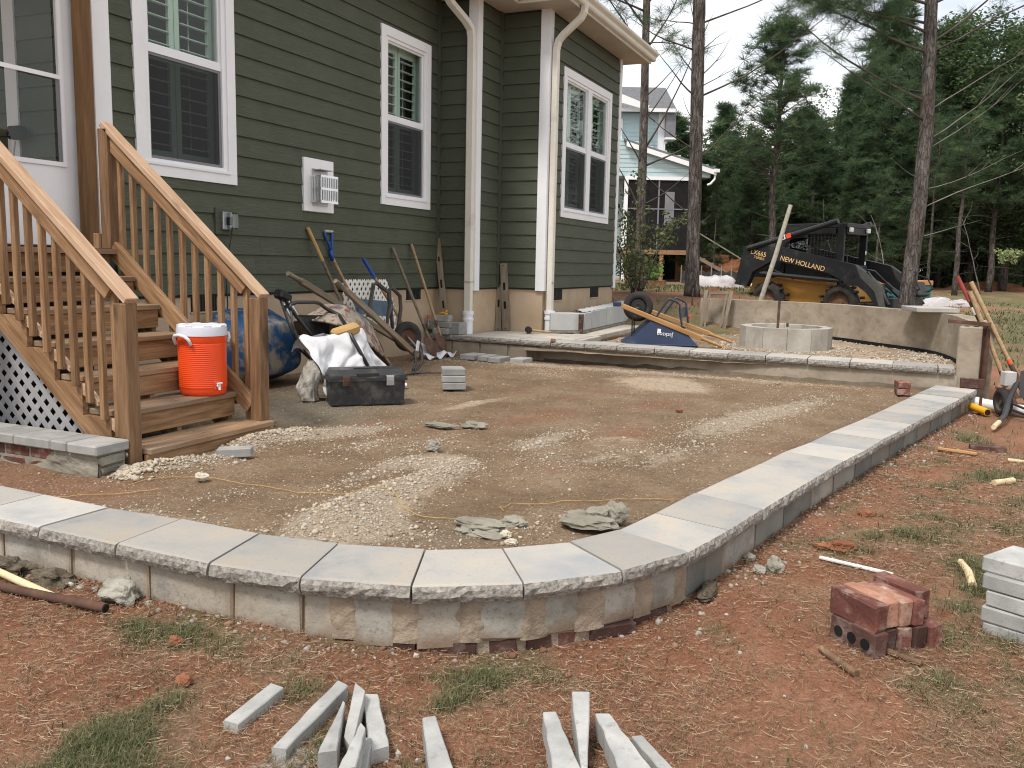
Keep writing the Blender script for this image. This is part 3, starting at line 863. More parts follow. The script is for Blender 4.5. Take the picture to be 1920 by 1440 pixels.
def dirt_material(name):
    t = NT(name)
    c = t.ramp(t.noise(1.9, 8, 0.65), [(0.25, (0.122, 0.080, 0.047)), (0.45, (0.188, 0.126, 0.077)), (0.60, (0.24, 0.168, 0.108)), (0.78, (0.285, 0.210, 0.143))])
    c = t.mix(t.ramp(t.noise(0.9, 5, 0.6, off=None), [(0.56, 0.0), (0.72, 0.55)]), c, (0.24, 0.105, 0.058))
    c = t.mix(t.attr('clay'), c, (0.24, 0.105, 0.06))
    c = t.mix(t.math('MULTIPLY', t.attr('damp'), 0.85, True), c, (0.165, 0.150, 0.115))
    sa = t.math('ADD', t.attr('sand'), t.math('MULTIPLY', t.math('SUBTRACT', t.noise(5, 8, 0.75), 0.5), 1.3))
    c = t.mix(t.ramp(sa, [(0.34, 0.0), (0.80, 0.85)]), c, t.ramp(t.noise(60, 4, 0.7), [(0.3, (0.37, 0.285, 0.20)), (0.7, (0.52, 0.43, 0.32))]))
    gr = t.math('ADD', t.attr('gravel'), t.math('MULTIPLY', t.math('SUBTRACT', t.noise(9, 7, 0.75), 0.5), 1.3))
    pale = t.ramp(t.noise(75, 5, 0.8), [(0.36, (0.20, 0.15, 0.105)), (0.5, (0.37, 0.30, 0.225)), (0.66, (0.52, 0.45, 0.36))])
    c = t.mix(t.ramp(gr, [(0.40, 0.0), (0.66, 0.85)]), c, pale)
    # clods and crumbs at hand's scale, then grit everywhere
    c = t.mix(t.ramp(t.noise(26, 7, 0.75), [(0.34, 0.7), (0.50, 0.0)]), c, (0.095, 0.064, 0.040))
    fg_ = t.math('MULTIPLY', t.ramp(t.noise(110, 4, 0.8), [(0.56, 0.0), (0.64, 0.9)]), t.ramp(t.noise(1.7, 6, 0.7), [(0.36, 0.15), (0.58, 1.0)]))
    c = t.mix(fg_, c, (0.44, 0.375, 0.29))
    vo = t.n('ShaderNodeTexVoronoi'); vo.inputs['Scale'].default_value = 46
    t.l(t.tc.outputs['Object'], vo.inputs['Vector'])
    grit = t.math('MULTIPLY', t.ramp(vo.outputs['Distance'], [(0.16, 1.0), (0.26, 0.0)]), t.ramp(t.noise(3.1, 5, 0.7), [(0.40, 0.0), (0.58, 0.9)]))
    c = t.mix(grit, c, (0.46, 0.395, 0.31))
    t.base(c); t.rough(0.95, 0.15)
    b1 = t.bump(t.noise(70, 6, 0.75), 0.7, 0.012)
    b2 = t.bump(t.noise(18, 7, 0.7), 0.85, 0.035, b1)
    t.bump(vo.outputs['Distance'], 0.15, 0.01, b2)
    return t.mat
M['dirt'] = dirt_material('packed_brown_fill')
me.materials.append(M['dirt'])
link('dirt', me, None, 'structure')

# --- terrace fill inside the raised part
def terr_z(x, y):
    return 0.135 + 0.012 * noise.noise(Vector((x * 2, y * 2, 7))) + 0.008 * noise.noise(Vector((x * 7, y * 7, 3)))
def terr_gravel(x, y):
    e = 1.1 * math.exp(-((x - 10.25) / 0.22) ** 2) * sst(2.6, 1.6, y)
    dc = math.hypot(x - 12.02, y - 1.45)
    e += 0.9 * math.exp(-((dc - 0.72) / 0.2) ** 2)
    ds = abs(math.hypot(x - 11.9, y - 1.75) - 2.05)
    e += 0.95 * math.exp(-(ds / 0.28) ** 2)
    e += 0.45 * math.exp(-(((x - 11.0) / 0.8) ** 2 + ((y - 0.3) / 0.7) ** 2))
    return e
xt = list(np.arange(9.7, 15.0, 0.05)); yt = list(np.arange(-0.6, 4.3, 0.05))
V = [(x, y, terr_z(x, y)) for y in yt for x in xt]
n_ = len(xt)
F = [(j * n_ + i, j * n_ + i + 1, (j + 1) * n_ + i + 1, (j + 1) * n_ + i) for j in range(len(yt) - 1) for i in range(n_ - 1)
     if math.hypot(xt[i] - 11.9, yt[j] - 1.75) < 2.6 or (yt[j] > 1.75 and xt[i] < 14.3)]
me = bpy.data.meshes.new('terrace_ground')
me.from_pydata(V, [], F)
me.polygons.foreach_set('use_smooth', [True] * len(F))
set_attr(me, 'gravel', [min(terr_gravel(v[0], v[1]), 1.2) for v in V])
set_attr(me, 'sand', [0.42 + 0.25 * math.exp(-((v[1] - 0.6) / 0.9) ** 2) for v in V])
set_attr(me, 'damp', [0.8 * sst(2.8, 3.6, v[1]) for v in V])
set_attr(me, 'clay', [0.0] * len(V))
me.materials.append(M['dirt'])
link('terrace_ground', me, None, 'structure')

# ------------------------------------------------------------------ curved retaining wall with cap stones
wall = thing('retaining_wall', 'low curved wall of grey concrete blocks capped with flat stones around the dirt patio', 'wall', (2.6, 1.6, -0.2))
face = []
for i, (a, b) in enumerate(zip(INN, OUT)):
    a, b = Vector(a), Vector(b)
    face.append(b + (a - b).normalized() * 0.036)
face.append(Vector((9.50, -0.625)) + Vector((0.09, -0.02)))
fs = [0.0]
for a, b in zip(face, face[1:]):
    fs.append(fs[-1] + (b - a).length)
def on_face(s):
    for i in range(len(fs) - 1):
        if s <= fs[i + 1] or i == len(fs) - 2:
            u = (s - fs[i]) / (fs[i + 1] - fs[i])
            d = (face[i + 1] - face[i]).normalized()
            return face[i].lerp(face[i + 1], u), d
def wall_seg(s0, s1, inset, depth, z0, z1, sub=1):
    """solid piece of wall between two arc lengths, set back from the face by inset"""
    mb = MB()
    P, Q = [], []
    for k in range(sub + 1):
        p, d = on_face(s0 + (s1 - s0) * k / sub)
        n = Vector((-d.y, d.x))
        P.append(p + n * inset); Q.append(p + n * (inset + depth))
    for k in range(sub):
        b = [(P[k].x, P[k].y), (P[k + 1].x, P[k + 1].y), (Q[k + 1].x, Q[k + 1].y), (Q[k].x, Q[k].y)]
        mb.hexa([(*p, z0) for p in b], [(*p, z1) for p in b])
    return mb
# the arc length at which the photographed joints were read starts at the corner (2.416, 3.6)
S0 = min(range(400), key=lambda k: (on_face(k * 0.01)[0] - Vector((2.452, 3.6))).length) * 0.01
blocks = [(-0.83, -0.435), (-0.425, -0.03), (-0.02, 0.147), (0.157, 0.562), (0.588, 1.002), (1.016, 1.419), (1.428, 1.709), (1.726, 1.836), (1.897, 2.052), (2.130, 2.287), (2.344, 2.522), (2.587, 2.735),
          (2.816, 3.004), (3.069, 3.216), (3.303, 3.468), (3.476, 3.649), (3.658, 4.040), (4.050, 4.447), (4.462, 4.883), (4.896, 5.302)]
s = 5.312
while s + 0.4 < fs[-1] - S0:
    blocks.append((s, s + 0.402)); s += 0.412
blocks.append((s, fs[-1] - S0 - 0.005))
for bi, (a, b) in enumerate(blocks):
    mb = MB()
    p0, d0 = on_face(a + S0); p1, d1 = on_face(b + S0)
    c = (p0 + p1) / 2; d = (p1 - p0)
    n = Vector((-d.y, d.x)).normalized()
    cc = c + n * 0.095
    zl = -0.172 if 2.2 < a < 3.7 else -0.200
    me = MB().cbox((0, 0, 0), (d.length, 0.19, -0.017 - zl), 0.006, None, 0.003).mesh('block')
    me.materials.append(M['dampshadeblock' if bi >= 14 and random.random() < 0.8 else 'block'])
    o = link('block', me)
    o.location = (cc.x, cc.y, (zl - 0.017) / 2)
    o.rotation_euler = (0, 0, math.atan2(d.y, d.x))
    adopt(o, wall)
wall_seg(0.0, fs[-1], 0.012, 0.17, -0.30, -0.020, 60).build('mortar', M['mortar'], wall)
# mortar squeezed out proud of the joints round the bend
for a, b in zip(blocks, blocks[1:]):
    if b[0] - a[1] > 0.04:
        mb = MB()
        p0, d0 = on_face(a[1] + S0 - 0.022); p1, _ = on_face(b[0] + S0 + 0.022)
        n = Vector((-d0.y, d0.x))
        def fn(u, v, p0=p0, p1=p1, n=n, sd_=a[0]):
            q = p0.lerp(p1, u)
            k = 0.006 - 0.010 * (1 - (2 * u - 1 + 0.25 * noise.noise(Vector((v * 4, sd_ * 7, 2)))) ** 4) + 0.008 * noise.noise(Vector((u * 3, v * 4, sd_ * 9)))
            w_ = (u - 0.5) * 0.012 * noise.noise(Vector((v * 5, sd_ * 3, u)))
            q = q + n * k
            return (q.x + w_, q.y, -0.178 + 0.160 * v)
        mb.grid(fn, 9, 12)
        mb.build('joint_mortar', M['mortar'], wall, True)
# footing course of bricks that shows under the blocks round the bend
s = 1.55
k = 0
while s < 3.25:
    L = random.choice([0.10, 0.19, 0.095, 0.20])
    p, d = on_face(s + L / 2 + S0)
    n = Vector((-d.y, d.x))
    c = p + n * (0.050 + random.uniform(0, 0.012))
    o = slab_piece('brick', (c.x, c.y, -0.208), (L, 0.10, 0.064), math.atan2(d.y, d.x), M[random.choice(['brick', 'darkbrick', 'darkbrick', 'brick'])], wall, 0.004, 0.003)
    s += L + random.uniform(0.02, 0.05); k += 1
# cap stones
for i in range(len(INN) - 1):
    a0, a1, b0, b1 = Vector(INN[i]), Vector(INN[i + 1]), Vector(OUT[i]), Vector(OUT[i + 1])
    g = 0.0025 + random.uniform(0, 0.0015)
    if i in (6, 7):
        g = 0.006
    da, db = (a1 - a0).normalized() * g, (b1 - b0).normalized() * g
    a0, a1, b0, b1 = a0 + da, a1 - da, b0 + db, b1 - db
    if i == 14:
        a1 -= da * 3; b1 -= db * 2
    zt = 0.05 + random.uniform(-0.003, 0.003)
    tl = random.uniform(-0.003, 0.003)
    N = 12
    mb = MB()
    nrm = Vector((-(b1 - b0).y, (b1 - b0).x)).normalized()
    def pt(u, v, dz=0.0, off=0.0):
        p = b0.lerp(b1, u).lerp(a0.lerp(a1, u), v) - nrm * off
        return (p.x, p.y, zt + tl * (u - 0.5) - dz)
    V, FF, mi = [], [], []
    sdv = i * 5.3
    rows = []
    edge = [noise.noise(Vector((k * 0.9, sdv, 0))) * 0.006 for k in range(N + 1)]
    rows.append([pt(k / N, 1.0, 0.062) for k in range(N + 1)])
    rows.append([pt(k / N, 1.0, 0.0) for k in range(N + 1)])
    rows.append([pt(k / N, 0.04, 0.0, 0) for k in range(N + 1)])
    rows.append([pt(k / N, 0.0, 0.003 + abs(edge[k]) * 0.5, edge[k]) for k in range(N + 1)])
    for q, dz in ((1, 0.020), (2, 0.042)):
        rows.append([pt(k / N, 0.0, dz + 0.006 * noise.noise(Vector((k * 1.7, sdv, q))), 0.008 + 0.012 * noise.noise(Vector((k * 1.3, sdv, q * 3.1)))) for k in range(N + 1)])
    rows.append([pt(k / N, 0.0, 0.064 + 0.004 * noise.noise(Vector((k, sdv, 9))), -0.004) for k in range(N + 1)])
    for rr in rows:
        V += rr
    W = N + 1
    for r_ in range(len(rows) - 1):
        for k in range(N):
            FF.append((r_ * W + k, r_ * W + k + 1, (r_ + 1) * W + k + 1, (r_ + 1) * W + k)[::-1])
            mi.append(1 if r_ >= 3 else 0)
    L0 = [r_ * W for r_ in range(len(rows))]; L1 = [r_ * W + N for r_ in range(len(rows))]
    FF.append(tuple(L0)); mi.append(0)
    FF.append(tuple(L1[::-1])); mi.append(0)
    mb.add(V, FF); mb.m = mi
    mb.build('capstone', [M['cap'], M['capedge']], wall)

# ------------------------------------------------------------------ raised terrace wall with its own coping
tw = thing('terrace_wall', 'straight low wall with rough grey coping at the back of the dirt patio', 'wall', (9.7, 2.5, 0))
def tx(y):
    return 9.615 + 0.083 * y
def tseg(y0, y1, x_in, th, z0, z1):
    a, b = (tx(y0) + x_in, y0), (tx(y1) + x_in, y1)
    p = [a, (a[0] + th, a[1]), (b[0] + th, b[1]), b]
    return [(*q, z0) for q in p], [(*q, z1) for q in p]
mb = MB()
# smoothly rendered run, with gentle unevenness
def fn(u, v):
    y = -0.475 + (4.05 + 0.475) * u
    k = 0.006 * noise.noise(Vector((y * 1.5, v * 2, 4)))
    return (tx(y) + k, y, -0.12 + 0.28 * v)
mb.grid(fn, 70, 6)
mb.hexa(*tseg(-0.475, 5.68, 0.025, 0.16, -0.12, 0.158))
mb.build('rendered_wall', M['render'], tw)
y = 4.09
for k in range(4):
    L = 0.385
    o = slab_piece('block', (tx(y + L / 2) + 0.088, y + L / 2, 0.045), (0.19, L, 0.205), -0.083, M['block'], tw, 0.005, 0.002)
    y += L + 0.028
mb = MB(); mb.hexa(*tseg(4.05, 5.66, 0.014, 0.1, -0.12, 0.150)); mb.build('mortar', M['mortar'], tw)
M['damprender'] = simple('damp_dark_render', [(0.3, (0.085, 0.068, 0.048)), (0.6, (0.13, 0.108, 0.08)), (0.8, (0.19, 0.16, 0.12))], 9, 6, 0.9, 0.2, bump=(30, 0.7, 0.01))
# splashed mud line at the foot
mb = MB()
def fn(u, v):
    y = -0.40 + 4.4 * u
    h = 0.035 + 0.045 * abs(noise.noise(Vector((y * 2.1, 0, 3)))) + 0.03 * max(0, noise.noise(Vector((y * 5, 1, 3))))
    return (tx(y) - 0.035 * (1 - v) - 0.004 + 0.006 * noise.noise(Vector((y * 9, v * 3, 1))), y, -0.02 + h * v)
mb.grid(fn, 160, 3)
mb.build('mud_fillet', M['damprender'], tw, True)
TJ = [5.66, 5.16, 4.763, 4.319, 3.901, 3.461, 3.051, 2.597, 2.193, 1.76, 1.358, .929, .511, .106, -.3, -.448]
for y1, y0 in zip(TJ, TJ[1:]):
    L = y1 - y0 - 0.010
    mb = MB()
    N = 10
    V, FF, mi = [], [], []
    sdv = y0 * 7
    rows = []
    zt = 0.232 + random.uniform(-0.002, 0.002)
    for (xo, dz, amp) in ((0.34, 0.068, 0), (0.34, 0, 0), (-0.02, 0.0, 0), (-0.036, 0.005, 0.006), (-0.044, 0.028, 0.010), (-0.042, 0.050, 0.010), (-0.030, 0.070, 0.003)):
        rows.append([(tx(y0 + 0.005 + L * k / N) + xo + amp * noise.noise(Vector((k * 1.4, sdv, dz * 50))), y0 + 0.005 + L * k / N, zt - dz) for k in range(N + 1)])
    for rr in rows:
        V += rr
    W = N + 1
    for r_ in range(len(rows) - 1):
        for k in range(N):
            FF.append((r_ * W + k, r_ * W + k + 1, (r_ + 1) * W + k + 1, (r_ + 1) * W + k))
            mi.append(1 if r_ >= 3 else 0)
    FF.append(tuple([r_ * W for r_ in range(len(rows))][::-1])); mi.append(0)
    FF.append(tuple([r_ * W + N for r_ in range(len(rows))])); mi.append(0)
    mb.add(V, FF); mb.m = mi
    mb.build('capstone', [M['cap'], M['capedge']], tw)
# ------------------------------------------------------------------ the green house
house = thing('house', 'dark green sided house with white window trim, downspouts and a tan foundation', 'house', (8, 5.7, 0))
YA, XB, YC, XD, YE, XE = 5.7, 10.37, 5.18, 11.134, 4.521, 14.23
ROW, SB = 0.1785, 0.823
def siding(kind, a, b, plane, rows, holes=()):
    """kind 'y': wall at Y=plane facing -Y, a..b in X.  kind 'x': wall at X=plane facing -X, a..b in Y."""
    for r in range(rows):
        z0 = SB + r * ROW
        z1 = min(z0 + ROW, 4.42)
        if z1 - z0 < 0.03:
            continue
        cuts = [(a, b)]
        for (h0, h1, hz0, hz1) in holes:
            nz0, nz1 = max(z0, hz0), min(z1, hz1)
            if nz1 - nz0 < 0.01:
                continue
            full = (nz1 - nz0) > (z1 - z0) * 0.98
            new = []
            for c0, c1 in cuts:
                if h1 <= c0 or h0 >= c1:
                    new.append((c0, c1)); continue
                if h0 > c0:
                    new.append((c0, h0))
                if h1 < c1:
                    new.append((h1, c1))
                if not full:
                    m0, m1 = max(c0, h0), min(c1, h1)
                    if hz0 > z0:
                        emit(kind, m0, m1, plane, z0, z1, z0, hz0)
                    if hz1 < z1:
                        emit(kind, m0, m1, plane, z0, z1, hz1, z1)
            cuts = new
        for c0, c1 in cuts:
            if c1 - c0 > 3.0:
                j = c0 + (c1 - c0) * random.uniform(0.3, 0.7)
                emit(kind, c0, j - 0.001, plane, z0, z1); emit(kind, j + 0.001, c1, plane, z0, z1)
            else:
                emit(kind, c0, c1, plane, z0, z1)
def emit(kind, c0, c1, plane, z0, z1, lo=None, hi=None):
    lo = z0 if lo is None else lo
    hi = z1 if hi is None else hi
    oo = lambda z: 0.024 - 0.0175 * (z - z0) / ROW
    a0, a1 = plane - oo(lo), plane - oo(hi)
    mb = MB()
    pl = plane + random.uniform(-0.0003, 0.0003)
    if kind == 'y':
        mb.hexa([(c0, a0, lo), (c1, a0, lo), (c1, pl, lo), (c0, pl, lo)], [(c0, a1, hi), (c1, a1, hi), (c1, pl, hi), (c0, pl, hi)])
    else:
        mb.hexa([(a0, c1, lo), (a0, c0, lo), (pl, c0, lo), (pl, c1, lo)], [(a1, c1, hi), (a1, c0, hi), (pl, c0, hi), (pl, c1, hi)])
    me = mb.mesh('siding_board')
    me.materials.append(M['siding'])
    o = link('siding_board', me, house)
ROWS = 21
WIN = [(5.358, 6.506), (8.931, 10.078), (11.65, 13.758)]
ZW0, ZW1 = 1.803, 3.812
hA = [(WIN[0][0], WIN[0][1], ZW0, ZW1), (WIN[1][0], WIN[1][1], ZW0, ZW1), (7.472, 7.982, 1.632, 2.172)]
siding('y', 5.133, 10.262, YA, ROWS, hA)
siding('x', 5.19 + 0.105, 5.678, XB, ROWS)
siding('y', 10.372 + 0.11, 11.02, YC, ROWS)
siding('x', 4.521 + 0.105, 5.158, XD, ROWS)
siding('y', XD + 0.11, 14.15, YE, ROWS, [(WIN[2][0], WIN[2][1], ZW0, ZW1)])
siding('x', 5.83, 9.2, 5.0, ROWS)
# sheathing behind the boards, open at the windows
def panel(mb, kind, a, b, plane, z0, z1, th=0.12):
    if kind == 'y':
        mb.box((a, plane + 0.002, z0), (b, plane + th, z1))
    else:
        mb.box((plane + 0.002, a, z0), (plane + th, b, z1))
mb = MB()
wi = 0.07
for a, b, pl, ws in ((5.0, XB + 0.12, YA, WIN[:2]), (XD, XE, YE, WIN[2:])):
    x = a
    for (w0, w1) in ws:
        panel(mb, 'y', x, w0 + wi, pl, 0.80, 4.42)
        panel(mb, 'y', w0 + wi, w1 - wi, pl, 0.80, ZW0 + wi)
        panel(mb, 'y', w0 + wi, w1 - wi, pl, ZW1 - wi, 4.42)
        x = w1 - wi
    panel(mb, 'y', x, b, pl, 0.80, 4.42)
panel(mb, 'x', YC, YA, XB, 0.80, 4.42)
panel(mb, 'y', XB, XD + 0.12, YC, 0.80, 4.42)
panel(mb, 'x', YE, YC, XD, 0.80, 4.42)
panel(mb, 'x', YA + 0.13, 9.3, 5.0, 0.80, 4.42)
mb.box((XE - 0.12, YE + 0.13, 0.80), (XE, 9.3, 4.42))
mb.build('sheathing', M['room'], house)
# trims
tr = MB().box((10.268, YA - 0.024, SB - 0.003), (XB - 0.022, YA, 4.42)).build('corner_trim', M['siding'], house)
MB().box((11.03, YC - 0.024, SB - 0.003), (XD - 0.022, YC, 4.42)).build('corner_trim', M['siding'], house)
MB().box((5.0 - 0.02, YA - 0.026, 1.19), (5.133, YA, 4.42)).build('corner_board', M['trim'], house)
MB().box((5.0 - 0.022, YA + 0.002, 1.19), (5.0, YA + 0.12, 4.42)).build('corner_board', M['trim'], house)
def outer_corner(x, y, z0):
    mb = MB()
    mb.box((x - 0.026, y - 0.026, z0), (x, y + 0.105, 4.42))
    mb.box((x + 0.0005, y - 0.0262, z0), (x + 0.105, y, 4.42))
    mb.build('corner_board', M['trim'], house)
outer_corner(XB, YC, 0.79)
outer_corner(XD, YE, 0.79)
mb = MB(); mb.box((14.14, YE - 0.026, 0.785), (XE + 0.026, YE, 4.42)); mb.build('corner_board', M['trim'], house)
# foundation
mb = MB()
i_ = 0.012
mb.box((4.9, YA + i_, -0.3), (XB + i_ + 0.2, YA + 0.25, 0.835))
mb.box((XB + i_, YC + i_, -0.3), (XB + 0.25, YA + 0.2, 0.834))
mb.box((XB + i_ + 0.001, YC + i_ + 0.0005, -0.3), (XD + 0.25, YC + 0.25, 0.833))
mb.box((XD + i_, YE + i_, -0.3), (XD + 0.25, YC + 0.2, 0.832))
mb.box((XD + i_ + 0.001, YE + i_ + 0.0005, -0.3), (XE - 0.012, YE + 0.3, 0.831))
mb.box((XE - 0.26, YE + 0.2, -0.3), (XE - 0.0125, 9.3, 0.830))
mb.build('foundation', M['stucco'], house)
def crawl(x0, x1, z0, z1, y):
    o = MB().box((x0, y - 0.004, z0), (x1, y + 0.004, z1)).build('crawl_vent', M['dark'], house)
    mb = MB()
    n = int((x1 - x0) / 0.035)
    for k in range(1, n):
        x = x0 + (x1 - x0) * k / n
        mb.box((x - 0.006, y - 0.007, z0 + 0.01), (x + 0.006, y - 0.0045, z1 - 0.01))
    mb.build('vent_grille', M['black'], o)
    mb = MB(); mb.box((x0 - 0.01, y - 0.012, z0 - 0.014), (x1 + 0.01, y + 0.002, z0 - 0.001)); mb.build('vent_sill', M['stucco'], o)
crawl(9.56, 9.915, 0.672, 0.820, YA + i_)
crawl(5.93, 6.246, 0.672, 0.820, YA + i_)
crawl(11.474, 11.89, 0.653, 0.818, YE + i_)
crawl(13.108, 13.50, 0.652, 0.818, YE + i_)
# windows
LOUV = MB().cbox((0, 0, 0), (0.30, 0.070, 0.009), 0.004).mesh('louver'); LOUV.materials.append(M['shutter'])
def sheet(x0, x1, y, z0, z1, m, parent):
    return MB().add([(x0, y, z0), (x1, y, z0), (x1, y, z1), (x0, y, z1)], [(0, 1, 2, 3)]).build('pane', m, parent)
def window(x0, x1, Y, units):
    e = Y - 0.030
    mb = MB()
    cw = 0.105
    mb.box((x0, e, ZW0), (x0 + cw, Y + 0.01, ZW1)); mb.box((x1 - cw, e, ZW0), (x1, Y + 0.01, ZW1))
    mb.box((x0 + cw, e - 0.001, ZW1 - cw), (x1 - cw, Y + 0.01, ZW1 + 0.001)); mb.box((x0 + cw, e - 0.001, ZW0 - 0.001), (x1 - cw, Y + 0.01, ZW0 + cw - 0.02))
    win = mb.build('window', M['trim'], house)
    gx0, gx1 = x0 + cw, x1 - cw
    mb = MB()
    mb.box((gx0 - 0.02, e - 0.012, ZW0 + cw - 0.02), (gx1 + 0.02, e + 0.03, ZW0 + cw))
    mb.build('sill', M['trim'], win)
    fr = 0.052
    # vinyl frame set a little back
    mb = MB()
    yb = Y - 0.018
    mb.box((gx0, yb, ZW0 + cw), (gx0 + fr, Y + 0.06, ZW1 - cw)); mb.box((gx1 - fr, yb, ZW0 + cw), (gx1, Y + 0.06, ZW1 - cw))
    mb.box((gx0 + fr, yb + 0.001, ZW1 - cw - 0.04), (gx1 - fr, Y + 0.06, ZW1 - cw)); mb.box((gx0 + fr, yb + 0.001, ZW0 + cw), (gx1 - fr, Y + 0.06, ZW0 + cw + 0.03))
    if units == 2:
        xm = (x0 + x1) / 2 + 0.045
        mb.box((xm - 0.085, yb - 0.004, ZW0 + cw + 0.03), (xm + 0.085, Y + 0.06, ZW1 - cw - 0.04))
        spans = [(gx0 + fr, xm - 0.085), (xm + 0.085, gx1 - fr)]
    else:
        spans = [(gx0 + fr, gx1 - fr)]
    mb.build('window_frame', M['vinyl'], win)
    zb, zt, zr0, zr1 = ZW0 + cw + 0.03, ZW1 - cw - 0.04, 2.772, 2.842
    for a, b in spans:
        s_ = 0.032
        mb = MB()
        # lower sash behind, meeting rail, upper sash rim
        mb.box((a, Y - 0.006, zr0), (b, Y + 0.035, zr1))
        mb.box((a, Y + 0.002, zr1), (a + 0.024, Y + 0.03, zt)); mb.box((b - 0.024, Y + 0.002, zr1), (b, Y + 0.03, zt)); mb.box((a + 0.024, Y + 0.003, zt - 0.024), (b - 0.024, Y + 0.03, zt))
        mb.build('sash', M['vinyl'], win)
        sheet(a + 0.012, b - 0.012, Y + 0.016, zr1 - 0.01, zt - 0.01, M['glass'], win)
        sheet(a + 0.012, b - 0.012, Y + 0.028, zb, zr0 + 0.01, M['glass'], win)
        mb = MB()
        mb.box((a, Y + 0.000, zb), (a + 0.02, Y + 0.012, zr0)); mb.box((b - 0.03, Y + 0.000, zb), (b, Y + 0.012, zr0)); mb.box((a + 0.02, Y + 0.001, zb), (b - 0.03, Y + 0.012, zb + 0.026)); mb.box((a + 0.02, Y + 0.001, zr0 - 0.022), (b - 0.03, Y + 0.012, zr0))
        mb.build('screen_frame', M['screen_frame'], win)
        mb = MB(); mb.add([(a + 0.02, Y + 0.006, zb), (b - 0.03, Y + 0.006, zb), (b - 0.03, Y + 0.006, zr0), (a + 0.02, Y + 0.006, zr0)], [(0, 1, 2, 3)]); mb.build('insect_screen', M['screen'], win)
        # plantation shutters a hand's breadth behind the glass
        ys = Y + 0.115
        mid = (a + b) / 2
        mb = MB()
        for p0, p1 in ((a - 0.03, mid - 0.004), (mid + 0.004, b + 0.03)):
            st = 0.055
            mb.box((p0, ys, zb - 0.05), (p0 + st, ys + 0.028, zt + 0.05)); mb.box((p1 - st, ys, zb - 0.05), (p1, ys + 0.028, zt + 0.05))
            for z0, z1 in ((zb - 0.05, zb + 0.09), (zr0 - 0.02, zr1 + 0.0), (zt - 0.08, zt + 0.05)):
                mb.box((p0 + st, ys + 0.001, z0), (p1 - st, ys + 0.027, z1))
            for z0, z1 in ((zb + 0.09, zr0 - 0.02), (zr1, zt - 0.08)):
                n = int((z1 - z0) / 0.098)
                for k in range(n):
                    z = z0 + (z1 - z0) * (k + 0.5) / n
                    L = (p1 - p0 - 2 * st - 0.004)
                    o = link('louver', LOUV)
                    o.matrix_basis = Matrix.Translation(((p0 + p1) / 2, ys + 0.014, z)) @ Matrix.Rotation(R(8), 4, 'X') @ Matrix.Diagonal((L / 0.30, 1, 1, 1))
                    adopt(o, win)
                mb.box(((p0 + p1) / 2 - 0.004, ys + 0.058, z0 + 0.02), ((p0 + p1) / 2 + 0.004, ys + 0.064, z1 - 0.02))
        mb.build('shutter_frame', M['shutter'], win)
    # reveal and the dim room behind
    mb = MB()
    xa, xb, za, zc = x0 + wi, x1 - wi, ZW0 + wi, ZW1 - wi
    y0, y1 = Y + 0.061, Y + 0.145
    for p, q in (((xa - 0.01, y0, za), (xa + 0.03, y1, zc)), ((xb - 0.03, y0, za), (xb + 0.01, y1, zc)), ((xa + 0.03, y0, za), (xb - 0.03, y1, za + 0.03)), ((xa + 0.03, y0, zc - 0.03), (xb - 0.03, y1, zc))):
        mb.box(p, q)
    mb.build('reveal', M['shutter'], win)
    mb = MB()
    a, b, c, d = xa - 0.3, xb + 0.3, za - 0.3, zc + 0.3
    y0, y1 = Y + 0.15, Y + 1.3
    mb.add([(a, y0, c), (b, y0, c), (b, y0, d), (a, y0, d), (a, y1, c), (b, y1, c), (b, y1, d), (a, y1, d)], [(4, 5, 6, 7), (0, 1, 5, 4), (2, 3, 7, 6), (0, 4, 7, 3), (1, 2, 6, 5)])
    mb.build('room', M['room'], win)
window(*WIN[0], YA, 1)
window(*WIN[1], YA, 1)
window(*WIN[2], YE, 2)
# vent on a white mounting block, with a cage hood
vb = MB().cbox((7.727, YA - 0.018, 1.902), (0.506, 0.046, 0.536), 0.006).build('vent_block', M['trim'], house)
mb = MB()
mb.box((7.60, YA - 0.050, 1.70), (7.86, YA - 0.042, 2.07))
mb.box((7.62, YA - 0.14, 2.055), (7.84, YA - 0.050, 2.063))
mb.box((7.868, YA - 0.17, 1.77), (7.875, YA - 0.05, 1.99))
mb.build('vent_plate', M['steel'], vb)
mb = MB()
for x in np.linspace(7.585, 7.865, 10):
    mb.box((x - 0.006, YA - 0.168, 1.735), (x + 0.006, YA - 0.160, 1.99))
for z in (1.735, 1.865, 1.99):
    mb.box((7.578, YA - 0.172, z - 0.012), (7.872, YA - 0.1605, z + 0.012))
for x in (7.58, 7.87):
    for yy in np.linspace(YA - 0.155, YA - 0.06, 4):
        mb.box((x - 0.004, yy - 0.005, 1.74), (x + 0.004, yy + 0.005, 1.985))
    mb.box((x - 0.006, YA - 0.16, 1.985), (x + 0.006, YA - 0.05, 1.997)); mb.box((x - 0.006, YA - 0.16, 1.73), (x + 0.006, YA - 0.05, 1.742))
mb.build('vent_cage', M['silver'], vb)
